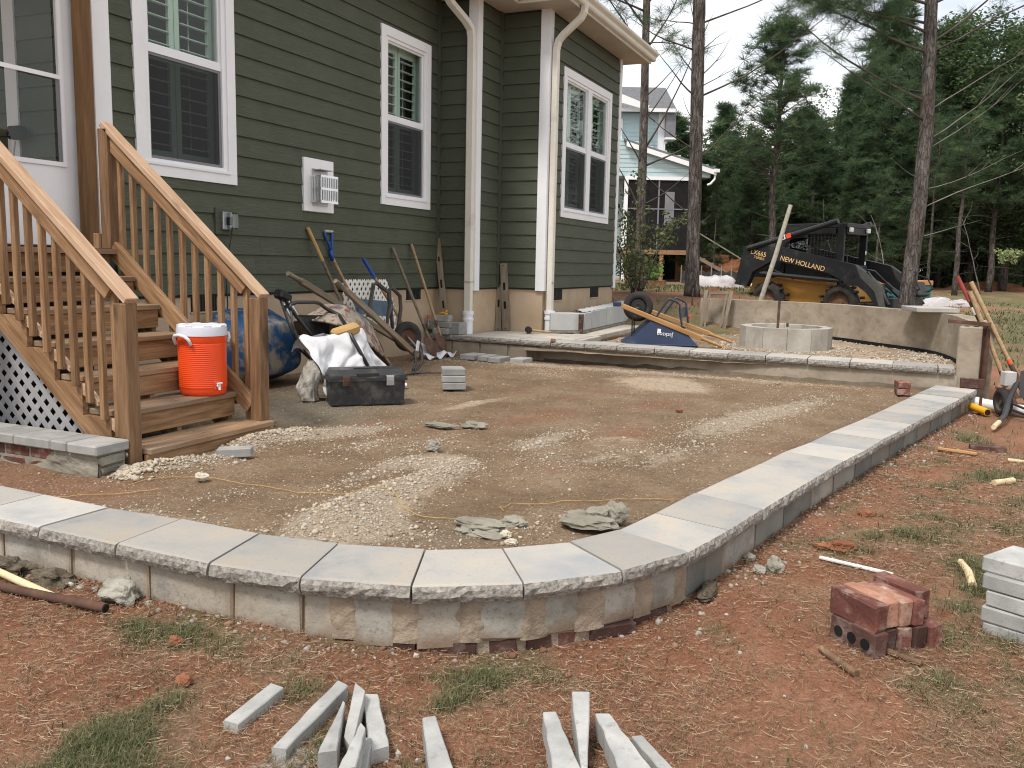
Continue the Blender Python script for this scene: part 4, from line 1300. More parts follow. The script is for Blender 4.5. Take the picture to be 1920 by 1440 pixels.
# outdoor outlet with a bubble cover and the cable that hangs from it
ob = MB().cbox((6.31, YA - 0.016, 1.47), (0.20, 0.04, 0.235), 0.004).build('outlet_block', M['siding'], house)
mb = MB(); mb.cbox((6.335, YA - 0.05, 1.475), (0.12, 0.03, 0.16), 0.008); mb.build('outlet_plate', M['steel'], ob)
mb = MB(); mb.cbox((6.35, YA - 0.10, 1.475), (0.105, 0.07, 0.150), 0.025); mb.build('outlet_cover', M['clear_plastic'], ob)
mb = MB(); mb.cbox((6.345, YA - 0.082, 1.475), (0.05, 0.03, 0.075), 0.01); mb.build('plug', M['black'], ob)
mb = MB()
mb.tube([(6.36, YA - 0.09, 1.43), (6.365, YA - 0.07, 1.33), (6.35, YA - 0.05, 1.22), (6.33, YA - 0.035, 1.05), (6.325, YA - 0.04, 0.86), (6.345, YA - 0.03, 0.72), (6.33, YA - 0.01, 0.58), (6.30, YA - 0.02, 0.35), (6.26, YA - 0.05, 0.10), (6.2, YA - 0.1, 0.01)], 0.006, 6)
mb.build('cable', M['black'], ob)
# soffit, fascia, gutter
outl = [(4.6, 5.32), (9.99, 5.32), (9.99, 4.80), (10.754, 4.80), (10.754, 4.141), (14.58, 4.141), (14.58, 9.3), (4.6, 9.3)]
MB().prism([(x, y, 4.421) for x, y in outl], (0, 0, 0.02)).build('soffit', M['soffit'], house)
mb = MB()
EV = outl[:6]
for a, b in zip(EV, EV[1:]):
    if abs(a[1] - b[1]) < 1e-6:
        x0, x1 = min(a[0], b[0]), max(a[0], b[0])
        mb.box((x0, a[1] - 0.02, 4.405), (x1, a[1], 4.60))
    else:
        y0, y1 = min(a[1], b[1]), max(a[1], b[1])
        mb.box((a[0] - 0.0195, y0 - 0.02, 4.4055), (a[0], y1 - 0.0205, 4.6))
mb.build('fascia', M['cream'], house)
def gutter(p, q, n):
    p, q, n = Vector((*p, 0)), Vector((*q, 0)), Vector((*n, 0))
    prof = [(0.0, 4.44), (0.055, 4.44), (0.070, 4.46), (0.078, 4.50), (0.112, 4.53), (0.120, 4.545), (0.120, 4.57), (0.112, 4.57), (0.104, 4.55), (0.0, 4.47)]
    A = [p + n * (d + 0.0205) + Vector((0, 0, z)) for d, z in prof]
    MB().prism([tuple(v) for v in A], q - p).build('gutter', M['cream'], house)
gutter((4.6, 5.32), (9.96, 5.32), (0, -1))
gutter((9.99, 4.80), (10.72, 4.80), (0, -1))
gutter((10.735, 4.141), (14.60, 4.141), (0, -1))
gutter((10.754, 4.14), (10.754, 4.80), (-1, 0))
mb = MB()
mb.hexa([(10.70, 4.06, 4.575), (14.64, 4.06, 4.575), (14.64, 9.3, 7.0), (10.70, 9.3, 7.0)], [(10.70, 4.06, 4.60), (14.64, 4.06, 4.60), (14.64, 9.3, 7.03), (10.70, 9.3, 7.03)])
mb.hexa([(4.5, 5.25, 4.577), (10.699, 5.25, 4.577), (10.699, 9.3, 6.46), (4.5, 9.3, 6.46)], [(4.5, 5.25, 4.603), (10.699, 5.25, 4.603), (10.699, 9.3, 6.50), (4.5, 9.3, 6.50)])
mb.build('roof', M['shingle'], house)
# gable above the eave whose rake shows over the gutter
mb = MB(); mb.prism([(11.3, 4.95, 4.62), (14.2, 4.95, 4.62), (12.4, 4.95, 5.55)], (0, 0.4, 0)); gb = mb.build('gable', M['siding'], house)
mb = MB(); mb.hexa([(12.30, 4.88, 5.48), (14.25, 4.88, 4.72), (14.25, 4.949, 4.72), (12.30, 4.949, 5.48)], [(12.30, 4.88, 5.64), (14.25, 4.88, 4.86), (14.25, 4.949, 4.86), (12.30, 4.949, 5.64)]); mb.build('rake_board', M['trim'], gb)
mb = MB(); mb.hexa([(12.28, 4.80, 5.642), (14.34, 4.80, 4.83), (14.34, 5.5, 4.83), (12.28, 5.5, 5.642)], [(12.28, 4.80, 5.70), (14.34, 4.80, 4.89), (14.34, 5.5, 4.89), (12.28, 5.5, 5.70)]); mb.build('gable_roof', M['shingle'], gb)
# downspouts: flattened tube with elbows, then a round boot
def rect_tube(mb, pts, w, d, side):
    """rectangular section swept along pts; side is the direction of width w"""
    side = Vector(side).normalized()
    V, F = [], []
    for i, p in enumerate(pts):
        p = Vector(p)
        a = Vector(pts[max(i - 1, 0)]); b = Vector(pts[min(i + 1, len(pts) - 1)])
        tdir = (b - a).normalized()
        dep = tdir.cross(side).normalized()
        c = 0.012
        for sx, sy in ((-1, -1 + 2 * c / d), (-1 + 2 * c / w, -1), (1 - 2 * c / w, -1), (1, -1 + 2 * c / d), (1, 1 - 2 * c / d), (1 - 2 * c / w, 1), (-1 + 2 * c / w, 1), (-1, 1 - 2 * c / d)):
            V.append(p + side * (sx * w / 2) + dep * (sy * d / 2))
    n = 8
    for i in range(len(pts) - 1):
        for k in range(n):
            F.append((i * n + k, i * n + (k + 1) % n, (i + 1) * n + (k + 1) % n, (i + 1) * n + k))
    F.append(tuple(range(n))); F.append(tuple(range((len(pts) - 1) * n, len(pts) * n))[::-1])
    mb.add(V, F)
def downspout(x, y, side, top, zb, z_boot, foot):
    mb = MB()
    rect_tube(mb, top + [(x, y, 3.2), (x, y, 2.0), (x, y, z_boot)], 0.104, 0.075, side)
    ds = mb.build('downspout', M['cream'], house)
    mb = MB(); mb.box((x - 0.047, y - 0.056, 0.90), (x + 0.047, y + 0.056, 0.906)); mb.build('joint', M['screen_frame'], ds)
    mb = MB()
    mb.lathe([(0.064, 0.0), (0.064, 0.17), (0.074, 0.172), (0.074, 0.20), (0.066, 0.202), (0.066, 0.245), (0.074, 0.248), (0.076, 0.29), (0.066, 0.292), (0.06, 0.292)], (x, y, zb), None, 20)
    mb.build('drain_boot', M['vinyl'], ds, True, 35)
downspout(10.300, 5.222, (0, 1, 0), [(9.93, 4.80 + 0.62, 4.46), (9.95, 5.40, 4.36), (10.02, 5.36, 4.27), (10.20, 5.25, 4.10), (10.275, 5.225, 4.02), (10.300, 5.222, 3.92)], 0.232, 0.47, 0)
downspout(11.215, 4.448, (1, 0, 0), [(11.215, 4.07, 4.46), (11.215, 4.08, 4.36), (11.215, 4.12, 4.29), (11.215, 4.36, 4.10), (11.215, 4.42, 4.03), (11.215, 4.448, 3.92)], 0.232, 0.47, 0)

# ------------------------------------------------------------------ screened porch with storm door at the left end
porch = thing('screened_porch', 'screened porch with white storm door and brown corner post beside the green house', 'porch', (4.3, 6.5, 1.19))
MB().box((2.2, 5.10, 1.157), (4.99, 9.2, 1.192)).build('porch_floor', M['tread'], porch)
MB().box((2.2, 5.75, 4.25), (4.99, 9.2, 4.30)).build('porch_ceiling', M['soffit'], porch)
board('porch_post', (4.842, 5.625, 1.192), (4.842, 5.625, 4.25), 0.095, 0.095, (0, 1, 0), M['post'], porch, 0.004)
MB().box((2.2, 5.72, 0.10), (4.98, 5.80, 1.15)).build('skirt_board', M['dark'], porch)
MB().box((2.2, 9.0, 1.2), (4.99, 9.1, 4.25)).build('back_wall', M['siding'], porch)
MB().box((4.965, 6.50, 1.20), (4.982, 6.63, 4.24)).build('inner_trim', M['trim'], porch)
MB().box((4.89, 5.70, 1.195), (4.979, 5.74, 4.25)).build('jamb', M['trim'], porch)
dz = [1.215, 1.80, 2.395, 2.425, 3.75, 3.9]
mb = MB()
dx0, dx1 = 3.90, 4.885
mb.box((dx1 - 0.17, 5.71, dz[0]), (dx1, 5.75, dz[5])); mb.box((dx0, 5.71, dz[0]), (dx0 + 0.13, 5.75, dz[5]))
mb.box((dx0 + 0.13, 5.711, dz[0]), (dx1 - 0.17, 5.749, dz[1])); mb.box((dx0 + 0.13, 5.711, dz[4]), (dx1 - 0.17, 5.749, dz[5]))
door = mb.build('storm_door', M['trim'], porch)
mb = MB()
a, b = dx0 + 0.13, dx1 - 0.17
mb.box((a - 0.02, 5.700, dz[1] - 0.02), (b + 0.02, 5.709, dz[1] + 0.012)); mb.box((b - 0.008, 5.701, dz[1] + 0.012), (b + 0.02, 5.709, dz[4])); mb.box((a - 0.02, 5.701, dz[1] + 0.012), (a + 0.008, 5.709, dz[4])); mb.box((a + 0.008, 5.702, dz[2]), (b - 0.008, 5.709, dz[3]))
mb.build('glazing_frame', M['trim'], door)
mb = MB(); mb.box((b - 0.034, 5.712, dz[1] + 0.012), (b - 0.009, 5.722, dz[2])); mb.build('screen_frame', M['screen_frame'], door)
sheet(a, b, 5.732, dz[1], dz[2], M['door_glass'], door)
sheet(a, b, 5.728, dz[3], dz[4], M['door_glass'], door)
MB().box((2.2, 5.72, 1.2), (3.88, 5.76, 4.25)).build('porch_wall', M['trim'], porch)
MB().box((3.88, 5.721, 3.91), (4.885, 5.76, 4.25)).build('transom', M['trim'], porch)
MB().box((3.2, 5.56, 1.1925), (4.79, 5.70, 1.205)).build('threshold', M['dark'], porch)
br = thing('broom', 'broom with dark bristles upside down behind the storm door glass', 'broom', (4.92, 6.48, 1.19))
MB().tube([(4.80, 6.55, 1.193), (4.90, 6.47, 2.02)], 0.012, 8).build('handle', M['white'], br)
mb = MB(); mb.cbox((4.91, 6.45, 2.08), (0.09, 0.16, 0.10), 0.02); mb.build('bristles', M['dark'], br)
# ------------------------------------------------------------------ wooden stairs
stairs = thing('porch_stairs', 'new wooden porch stairs with square balusters and two sloping handrails', 'stairs', (4.1, 4.4, 0))
ST = 0.2185
nos = [5.14 - ST * k for k in range(7)]            # tread nosings, deck first
zst = [1.192 - 0.185 * k for k in range(7)]
XL, XR = 3.606, 4.600
for k in range(1, 6):
    z, y = zst[k], nos[k]
    board('tread', (XL + 0.04, y + 0.065, z - 0.018), (XR, y + 0.065, z - 0.018), 0.128, 0.036, (0, 0, 1), M['tread'], stairs, 0.005)
    board('tread', (XL + 0.04, y + 0.20, z - 0.018), (XR, y + 0.20, z - 0.018), 0.128, 0.0358, (0, 0, 1), M['tread'], stairs, 0.005)
for k in range(0, 6):
    z, y = zst[k], nos[k]
    t_ = 0.036 if k else 0.037
    board('riser', (XL + 0.04, y + 0.030, z - t_ - 0.062), (XR - 0.004, y + 0.030, z - t_ - 0.062), 0.122, 0.022, (0, -1, 0), M['wood'], stairs, 0.003)
board('tread', (2.6, 5.14 + 0.065, 1.1745), (XR, 5.14 + 0.065, 1.1745), 0.13, 0.036, (0, 0, 1), M['tread'], stairs, 0.005)
# the wide bottom step
board('tread', (3.612, 3.868, 0.064), (4.672, 3.868, 0.064), 0.135, 0.036, (0, 0, 1), M['tread'], stairs, 0.005)
board('tread', (3.612, 4.008, 0.064), (4.597, 4.008, 0.064), 0.135, 0.0355, (0, 0, 1), M['tread'], stairs, 0.005)
board('kick_board', (3.610, 3.836, -0.02), (4.665, 3.836, -0.02), 0.13, 0.03, (0, -1, 0), M['wood'], stairs, 0.003)
# sawtooth stringers
slope = 0.185 / ST
def stringer(x, depth_b):
    pts = []
    top = []
    for k in range(0, 6):
        top += [(nos[k] + 0.030, zst[k] - 0.037), (nos[k] + 0.030, zst[k] - 0.18 - 0.037)] if k < 6 else []
    P = [(nos[0] + 0.20, zst[0] - 0.037)]
    for k in range(0, 6):
        P.append((nos[k] + 0.042, zst[k] - 0.0365))
        P.append((nos[k] + 0.042, zst[k + 1] - 0.0365))
    P.append((3.955, zst[6] - 0.0365)); P.append((3.955, -0.03)); P.append((4.12, -0.03))
    P.append((4.28, 0.105)); P.append((nos[0] + 0.20, 0.105 + (nos[0] + 0.20 - 4.28) * slope))
    mb = MB()
    F0 = frame((x, 4.5, 0.5), (0, 1, slope), (0, -slope, 1)); Fi = F0.inverted()
    mb.prism([Fi @ Vector((x, a, b)) for a, b in P], Fi.to_3x3() @ Vector((0.036, 0, 0)))
    me = mb.mesh('stringer'); me.materials.append(M['wood'])
    o = link('stringer', me); o.matrix_basis = F0; adopt(o, stairs)
    return o
stringer(XL, 0)
stringer(XR - 0.042, 0)
stringer((XL + XR) / 2, 0)
for k in range(0, 6):
    for xq in (XL + 0.07, (XL + XR) / 2, XR - 0.03):
        for dy in (0.045, 0.085, 0.18, 0.22):
            if k:
                mb = MB(); mb.cbox((xq, nos[k] + dy, zst[k] + 0.0005), (0.007, 0.007, 0.002), 0.0005); mb.build('screw', M['darksteel'], stairs)
for xq in (3.66, 4.13, 4.58):
    for yq in (3.84, 3.90, 3.98, 4.04):
        mb = MB(); mb.cbox((xq, yq, 0.0825), (0.007, 0.007, 0.002), 0.0005); mb.build('screw', M['darksteel'], stairs)
# posts
board('newel_post', (3.5595, 3.895, -0.10), (3.5595, 3.895, 0.892), 0.089, 0.089, (0, 1, 0), M['newel'], stairs, 0.005)
board('newel_post', (4.645, 3.895, -0.08), (4.645, 3.895, 0.892), 0.089, 0.089, (0, 1, 0), M['newel'], stairs, 0.005)
board('newel_post', (4.645, 5.195, 1.192), (4.645, 5.195, 2.02), 0.089, 0.089, (0, 1, 0), M['newel'], stairs, 0.005)
board('newel_post', (3.5595, 5.195, 1.193), (3.5595, 5.195, 2.02), 0.089, 0.089, (0, 1, 0), M['newel'], stairs, 0.005)
board('corner_block', (4.60, 5.27, 1.193), (4.60, 5.27, 1.30), 0.04, 0.05, (0, 1, 0), M['wood'], stairs, 0.003)
for z in (0.03, 0.10):
    mb = MB(); mb.lathe([(0.0, 0.012), (0.010, 0.011), (0.017, 0.004), (0.019, 0.0)], (3.5148, 3.885, z - 0.04), Matrix.Rotation(R(-90), 3, 'Y'), 12, False); mb.build('carriage_bolt', M['steel'], stairs, True)
# rails: cap on top, side rail under it, low rail along the treads
def railz(y):
    return 0.935 + 0.842 * (y - 3.855)
for x, side in ((3.5595, 1), (4.645, -1)):
    yb, yt = 3.835, 5.20
    up = Vector((0, -0.842, 1))
    n = up.normalized()
    def pt(y, drop, xx=x):
        p = Vector((xx, y, railz(y))) - n * drop
        return p
    board('handrail', pt(yb, 0.019), pt(yt, 0.019), 0.089, 0.038, up, M['rail'], stairs, 0.004)
    xs_ = x + side * 0.0
    board('side_rail', pt(3.944, 0.038 + 0.046, xs_), pt(5.15, 0.038 + 0.046, xs_), 0.038, 0.089, up, M['wood'], stairs, 0.003)
    n_b = 11
    for k in range(n_b):
        y = 4.006 + 0.1095 * k
        xb = x + (-0.037 if side > 0 else -0.037)
        zt = railz(y) - 0.075
        if side > 0:
            z0 = 0.165 + 0.815 * (y - 3.995) - 0.04
            xb = x + 0.0375 - 0.019
            xb = x - 0.0
            xb = 3.586
            board('baluster', (3.5875, y, z0), (3.5875, y, railz(y) - 0.05), 0.035, 0.035, (0, 1, 0), M['wood'], stairs, 0.003)
        else:
            z0 = 0.04 + 0.842 * (y - 3.96)
            board('baluster', (4.6275 + 0.037, y, z0), (4.6275 + 0.037, y, railz(y) - 0.06), 0.035, 0.035, (0, 1, 0), M['wood'], stairs, 0.003)
up = Vector((0, -0.842, 1))
board('low_rail', (4.627, 3.945, 0.175), (4.627, 5.16, 0.175 + 0.842 * 1.215), 0.036, 0.12, up, M['wood'], stairs, 0.003)
for k in range(0, 6):
    y = nos[k] + 0.02
    mb = MB(); mb.hexa([(XL + 0.002, y - 0.10, zst[k] - 0.16), (XL + 0.0385, y - 0.10, zst[k] - 0.16), (XL + 0.0385, y + 0.02, zst[k] - 0.10), (XL + 0.002, y + 0.02, zst[k] - 0.10)], [(XL + 0.002, y - 0.10, zst[k] - 0.135), (XL + 0.0385, y - 0.10, zst[k] - 0.135), (XL + 0.0385, y + 0.02, zst[k] - 0.036), (XL + 0.002, y + 0.02, zst[k] - 0.036)])
    mb.build('cleat', M['rail'], stairs)

# lattice skirt beneath the stringer
lat = thing('lattice_skirt', 'grey diagonal lattice closing the space under the porch stairs', 'lattice', (3.7, 4.7, 0.1))
def clip_strip(p, d, poly):
    """part of the line p+t*d inside a convex polygon"""
    t0, t1 = -9, 9
    n = len(poly)
    for i in range(n):
        a, b = Vector(poly[i]), Vector(poly[(i + 1) % n])
        e = b - a
        nn = Vector((-e.y, e.x))
        den = nn.dot(d)
        num = nn.dot(a - p)
        if abs(den) < 1e-9:
            if num > 0:
                return None
        elif den > 0:
            t0 = max(t0, num / den)
        else:
            t1 = min(t1, num / den)
    return (t0, t1) if t1 - t0 > 0.03 else None
LP = [(4.22, 0.02), (6.4, 0.02), (6.4, 1.1), (5.40, 1.1)]
for sgn, xo in ((1, 3.700), (-1, 3.7055)):
    d = Vector((1, sgn)).normalized()
    k = -60
    for k in range(-60, 90):
        p = Vector((4.0 + k * 0.104, 0.0))
        r_ = clip_strip(p, d, LP)
        if r_:
            a, b = p + d * r_[0], p + d * r_[1]
            board('lattice_strip', (xo, a.x, a.y), (xo, b.x, b.y), 0.037, 0.0052, (-1, 0, 0), M['lattice'], lat, 0.001)
MB().prism([(3.76, a, b) for a, b in ((4.30, 0.0), (6.3, 0.0), (6.3, 1.05), (5.50, 1.05))], (0.03, 0, 0)).build('backing', M['dark'], lat)

# low planter wall beside the stairs: brick smeared with mortar, grey pavers on top
pw = thing('planter_wall', 'low brick wall smeared with wet mortar and topped with grey pavers beside the stairs', 'wall', (3.4, 4.5, -0.05))
def fn(u, v):
    y = 3.868 + 1.9 * u
    k = 0.012 * noise.noise(Vector((y * 6, v * 3, 4))) + 0.006 * noise.noise(Vector((y * 17, v * 8, 1)))
    cut = sst(4.15, 4.40, y + 0.06 * noise.noise(Vector((v * 4, y * 3, 2))))
    return (3.312 - k + 0.022 * cut * sst(0.25, 0.6, v), y, -0.10 + 0.195 * v)
mb = MB(); mb.grid(fn, 50, 12); mb.box((3.325, 3.875, -0.1), (3.50, 5.8, 0.094)); mb.build('mortar_coat', M['wetmortar'], pw)
y = 4.20
for k in range(8):
    L = 0.19
    slab_piece('brick', (3.362, y + L / 2, 0.060), (0.08, L, 0.058), R(90) * 0, M[random.choice(['brick', 'brick', 'darkbrick'])], pw, 0.004, 0.003)
    y += L + 0.012
for k in range(5):
    slab_piece('brick', (3.364, 4.33 + k * 0.2, -0.012), (0.08, 0.185, 0.058), 0, M['brick'], pw, 0.004, 0.003)
mb = MB()
mb.cbox((3.40, 3.872, 0.060), (0.17, 0.05, 0.05), 0.015, None, 0.006); mb.cbox((3.415, 3.880, 0.005), (0.16, 0.045, 0.045), 0.012, None, 0.006); mb.cbox((3.41, 3.88, -0.045), (0.16, 0.05, 0.04), 0.012, None, 0.006)
mb.build('ragged_end', M['wetmortar'], pw)
ys_ = [3.842, 4.065, 4.195, 4.485, 4.70, 4.92, 5.14, 5.36, 5.58]
for a, b in zip(ys_, ys_[1:]):
    L = b - a - 0.006
    slab_piece('paver', (3.40 + random.uniform(-.003, .003), (a + b) / 2, 0.1235), (0.225, L, 0.055), 0, M['paver'], pw, 0.007, 0.001)

# ------------------------------------------------------------------ orange water cooler on the second step
cool = thing('water_cooler', 'orange water cooler with white lid and spigot standing on a lower stair tread', 'cooler', (4.42, 4.165, 0.267))
c = (4.415, 4.165, 0.2675)
prof = [(0.132, 0.0), (0.142, 0.008), (0.146, 0.03), (0.147, 0.045)]
z = 0.05
while z < 0.33:
    prof += [(0.1485, z), (0.1505, z + 0.003), (0.1505, z + 0.0075), (0.1485, z + 0.0105)]
    z += 0.0125
prof += [(0.151, 0.34), (0.152, 0.385)]
# horizontal ribs cover the left half only; the panel beside them is smooth
n = 64
V, F = [], []
for (r_, zz) in prof:
    for k in range(n):
        a = 2 * math.pi * k / n
        # angle measured from the direction to the stairs' foot; ribs fade out past an arc
        dirx, diry = math.cos(a), math.sin(a)
        side = dirx * (-0.72) + diry * 0.69           # towards the left as seen from the yard
        frontal = -(dirx * 0.72 + diry * 0.69)
        s_ = sst(0.02, 0.10, side + 0.55 - (max(0, zz - 0.15) / 0.19) ** 2 * 0.75)
        rr = r_ if (zz < 0.05 or zz > 0.335) else (0.1505 if s_ < 0.5 else r_)
        V.append((c[0] + rr * dirx, c[1] + rr * diry, c[2] + zz))
for i in range(len(prof) - 1):
    for k in range(n):
        F.append((i * n + k, i * n + (k + 1) % n, (i + 1) * n + (k + 1) % n, (i + 1) * n + k))
F.append(tuple(range(n))[::-1]); F.append(tuple(range((len(prof) - 1) * n, len(prof) * n)))
mb = MB(); mb.add(V, F); mb.build('body', M['orange'], cool, True, 50)
mb = MB(); mb.lathe([(0.150, 0.382), (0.156, 0.384), (0.157, 0.425), (0.154, 0.442), (0.140, 0.450), (0.128, 0.447), (0.10, 0.447), (0.0, 0.448)], c, None, 48, False)
for k in range(8):
    a = k * math.pi / 4 + 0.2
    mb.cbox((c[0] + 0.135 * math.cos(a), c[1] + 0.135 * math.sin(a), c[2] + 0.447), (0.05, 0.035, 0.012), 0.004, Matrix.Rotation(a + math.pi / 2, 3, 'Z'))
mb.build('lid', M['lid'], cool, True, 40)
for sg in (1, -1):
    mb = MB()
    ax = Vector((-0.62, 0.78, 0)) * sg if sg > 0 else Vector((0.85, -0.10, 0)).normalized()
    if sg > 0:
        ax = Vector((-0.99, 0.10, 0)).normalized()
    tg = Vector((-ax.y, ax.x, 0))
    o = Vector((c[0], c[1], c[2]))
    P = [o + ax * 0.150 + tg * 0.068 + Vector((0, 0, 0.33)), o + ax * 0.166 + tg * 0.066 + Vector((0, 0, 0.365)), o + ax * 0.178 + tg * 0.045 + Vector((0, 0, 0.385)), o + ax * 0.183 + Vector((0, 0, 0.392)), o + ax * 0.178 - tg * 0.045 + Vector((0, 0, 0.385)), o + ax * 0.166 - tg * 0.066 + Vector((0, 0, 0.365)), o + ax * 0.150 - tg * 0.068 + Vector((0, 0, 0.33))]
    mb.tube(P, 0.011, 8); mb.build('handle', M['lid'], cool, True)
fd = Vector((-0.36, -0.93, 0)).normalized()
fd = Vector((-0.20, -0.98, 0)).normalized()
o = Vector(c) + fd * 0.143
rotz = math.atan2(fd.y, fd.x)
mb = MB(); mb.cbox(o + Vector((0, 0, 0.065)), (0.022, 0.042, 0.055), 0.004, Matrix.Rotation(rotz, 3, 'Z')); mb.build('spigot_recess', M['redprint'], cool)
mb = MB(); mb.tube([o + fd * 0.005 + Vector((0, 0, 0.065)), o + fd * 0.03 + Vector((0, 0, 0.063))], 0.010, 8); mb.tube([o + fd * 0.026 + Vector((0, 0, 0.078)), o + fd * 0.030 + Vector((0, 0, 0.040))], 0.008, 8)
mb.cbox(o + fd * 0.03 + Vector((0, 0, 0.082)), (0.012, 0.04, 0.01), 0.003, Matrix.Rotation(rotz, 3, 'Z')); mb.build('spigot', M['lid'], cool)

# ------------------------------------------------------------------ pile against the house wall
# blue tray of a wheelbarrow tipped against the foundation
bt = thing('wheelbarrow_tray', 'muddy blue wheelbarrow tray tipped on its side against the house foundation', 'wheelbarrow tray', (6.45, 5.35, 0))
def fn(u, v):
    a = 2 * math.pi * u
    r_ = v
    ca, sa = math.cos(a), math.sin(a)
    se = 1 / max(abs(ca) ** 4.0 + abs(sa) ** 4.0, 1e-6) ** (1 / 4.0)
    px, pz = ca * se * r_, sa * se * r_
    bulge = 0.33 * min(1.0, (1 - r_) / 0.34) ** 0.8 if r_ < 0.999 else 0.0
    x = 6.45 + 0.50 * px
    zz = 0.345 + 0.335 * pz
    y = 5.58 - bulge - 0.10 * (1 - (zz / 0.68))
    return (x, y, max(zz, 0.0))
mb = MB(); mb.grid(fn, 48, 12); mb.build('tray', M['blue'], bt, True)
mb = MB(); P = [fn(k / 40, 1.0) for k in range(41)]; mb.tube(P, 0.014, 6, False); mb.build('rim', M['blue'], bt, True)
mb = MB(); mb.cbox((6.60, 5.232, 0.335), (0.055, 0.004, 0.045), 0.001, Matrix.Rotation(R(-6), 3, 'X')); mb.build('label_sticker', M['print'], bt)
for dz_ in (0.012, 0.0, -0.012):
    mb = MB(); mb.box((6.585, 5.2285, 0.333 + dz_), (6.615, 5.2295, 0.338 + dz_)); mb.build('label_print', M['darkprint'], bt)

# folded tripod
tp = thing('tripod', 'folded silver and black tripod leaning in the pile by the wall', 'tripod', (6.97, 5.2, 0.2))
hd, ft = Vector((6.74, 5.36, 0.80)), Vector((7.02, 5.05, 0.02))
ax_ = (ft - hd).normalized(); sd_ = ax_.cross(Vector((0, 1, 0))).normalized(); bk = ax_.cross(sd_)
for k, (a, b) in enumerate(((-0.045, 0), (0.0, 0.03), (0.045, 0))):
    q = hd + sd_ * a + bk * b
    mb = MB(); mb.tube([q + ax_ * 0.06, q + ax_ * 0.50], 0.013, 8); mb.tube([q + ax_ * 0.50, ft + sd_ * a * 0.8], 0.010, 8); lg = mb.build('leg', M['silver'], tp, True, 40)
    for s_ in (0.10, 0.30):
        mb = MB(); mb.cbox(q + ax_ * s_, (0.034, 0.03, 0.055), 0.006); mb.build('clamp', M['black'], lg)
mb = MB(); mb.cbox(hd, (0.17, 0.10, 0.075), 0.02, Matrix.Rotation(R(18), 3, 'Y')); mb.cbox(hd + Vector((-0.02, 0, 0.035)), (0.10, 0.09, 0.04), 0.01, Matrix.Rotation(R(18), 3, 'Y')); mb.tube([hd + ax_ * 0.02, hd + ax_ * 0.2], 0.014, 8); mb.build('head', M['black'], tp)
mb = MB(); mb.tube([hd + sd_ * -0.05, (6.62, 5.2, 0.55), (6.70, 5.15, 0.32), (6.88, 5.1, 0.16)], 0.011, 6); mb.build('strap', M['black'], tp, True)

# black folding stroller-like frame
FLEG = [(6.40, 4.42, 0.585), (6.32, 4.27, 0.445), (6.385, 4.22, 0.30), (6.46, 4.20, 0.18)]
fr_ = thing('folding_chair', 'black tubular folding chair with mesh back over the white tarp', 'chair', (6.5, 4.7, 0))
Yf = 4.75
mb = MB()
P = [FLEG[3], FLEG[2], FLEG[1], FLEG[0], (6.60, Yf - 0.12, 0.66), (6.56, Yf, 0.72), (6.47, Yf, 0.765), (6.40, Yf, 0.778), (6.15, Yf, 0.785), (6.07, Yf, 0.77), (6.06, Yf, 0.75), (6.13, 4.73, 0.66), (6.31, 4.68, 0.46), (6.45, 4.6, 0.30)]
mb.tube(P, 0.0165, 8); mb.build('frame', M['blacktube'], fr_, True, 50)
mb = MB()
mb.grid(lambda u, v: (6.16 + 0.47 * u + (1 - v) * 0.20 * (1 - u), 4.762 + 0.02 * math.sin(3 * u), 0.672 - 0.03 * u - 0.19 * (1 - v)), 6, 4); mb.build('mesh_back', M['black'], fr_)
mb = MB(); mb.tube([(6.155, 4.752, 0.672), (6.635, 4.752, 0.648)], 0.007, 6); mb.build('crossbar', M['blacktube'], fr_)
mb = MB(); mb.tube([(6.66, 4.73, 0.66), (6.62, 4.70, 0.55), (6.60, 4.66, 0.45), (6.605, 4.42, 0.20)], 0.0035, 5); mb.build('cord', M['redgrip'], fr_)
mb = MB(); mb.tube([(6.08, 4.76, 0.76), (6.05, 4.72, 0.62), (6.10, 4.70, 0.45), (6.22, 4.66, 0.30), (6.33, 4.62, 0.24)], 0.010, 6); mb.build('strap', M['black'], fr_, True)

# crumpled white tarp
tarp = thing('tarp', 'crumpled white tarp heaped behind the black toolbox', 'tarp', (6.4, 4.5, 0))
def fn(u, v):
    x = 5.90 + 1.08 * u + 0.03 * v * (1 - u)
    top = 0.535 - 0.025 * math.sin(9 * u) - 0.42 * sst(0.66, 1.0, u) - 0.04 * sst(0.10, 0.0, u)
    y0 = 4.40 + 0.04 * math.sin(9 * u + 1) - 0.10 * u
    zz = top * (1 - v) + 0.005
    k = 0.055 * noise.noise(Vector((u * 7 + v * 1.5, v * 2.2, 3))) + 0.03 * noise.noise(Vector((u * 16 + v * 4, v * 5, 8)))
    fold = 0.035 * abs(math.sin(u * 13 + 3.5 * v + 2 * noise.noise(Vector((u * 3, v * 3, 1)))))
    return (x + 0.05 * noise.noise(Vector((u * 5, v * 4, 12))), y0 - 0.10 * v + 0.10 * (1 - v) ** 4 + k - fold * 1.3, max(zz + 0.02 * noise.noise(Vector((u * 9, v * 6, 2))), 0.006))
mb = MB(); mb.grid(fn, 60, 36); mb.build('sheet', M['bag'], tarp, True)
mb = MB()
mb.grid(lambda u, v: (fn(u, 0)[0] + 0.02 * v, fn(u, 0)[1] + 0.10 * v, fn(u, 0)[2] + 0.004 - 0.12 * v * v + 0.03 * noise.noise(Vector((u * 8, v * 5, 4)))), 40, 12); mb.build('sheet_fold', M['bag'], tarp, True)
sack = thing('cement_sack', 'grubby half empty paper sack slumped beside the white tarp', 'sack', (5.94, 4.45, 0))
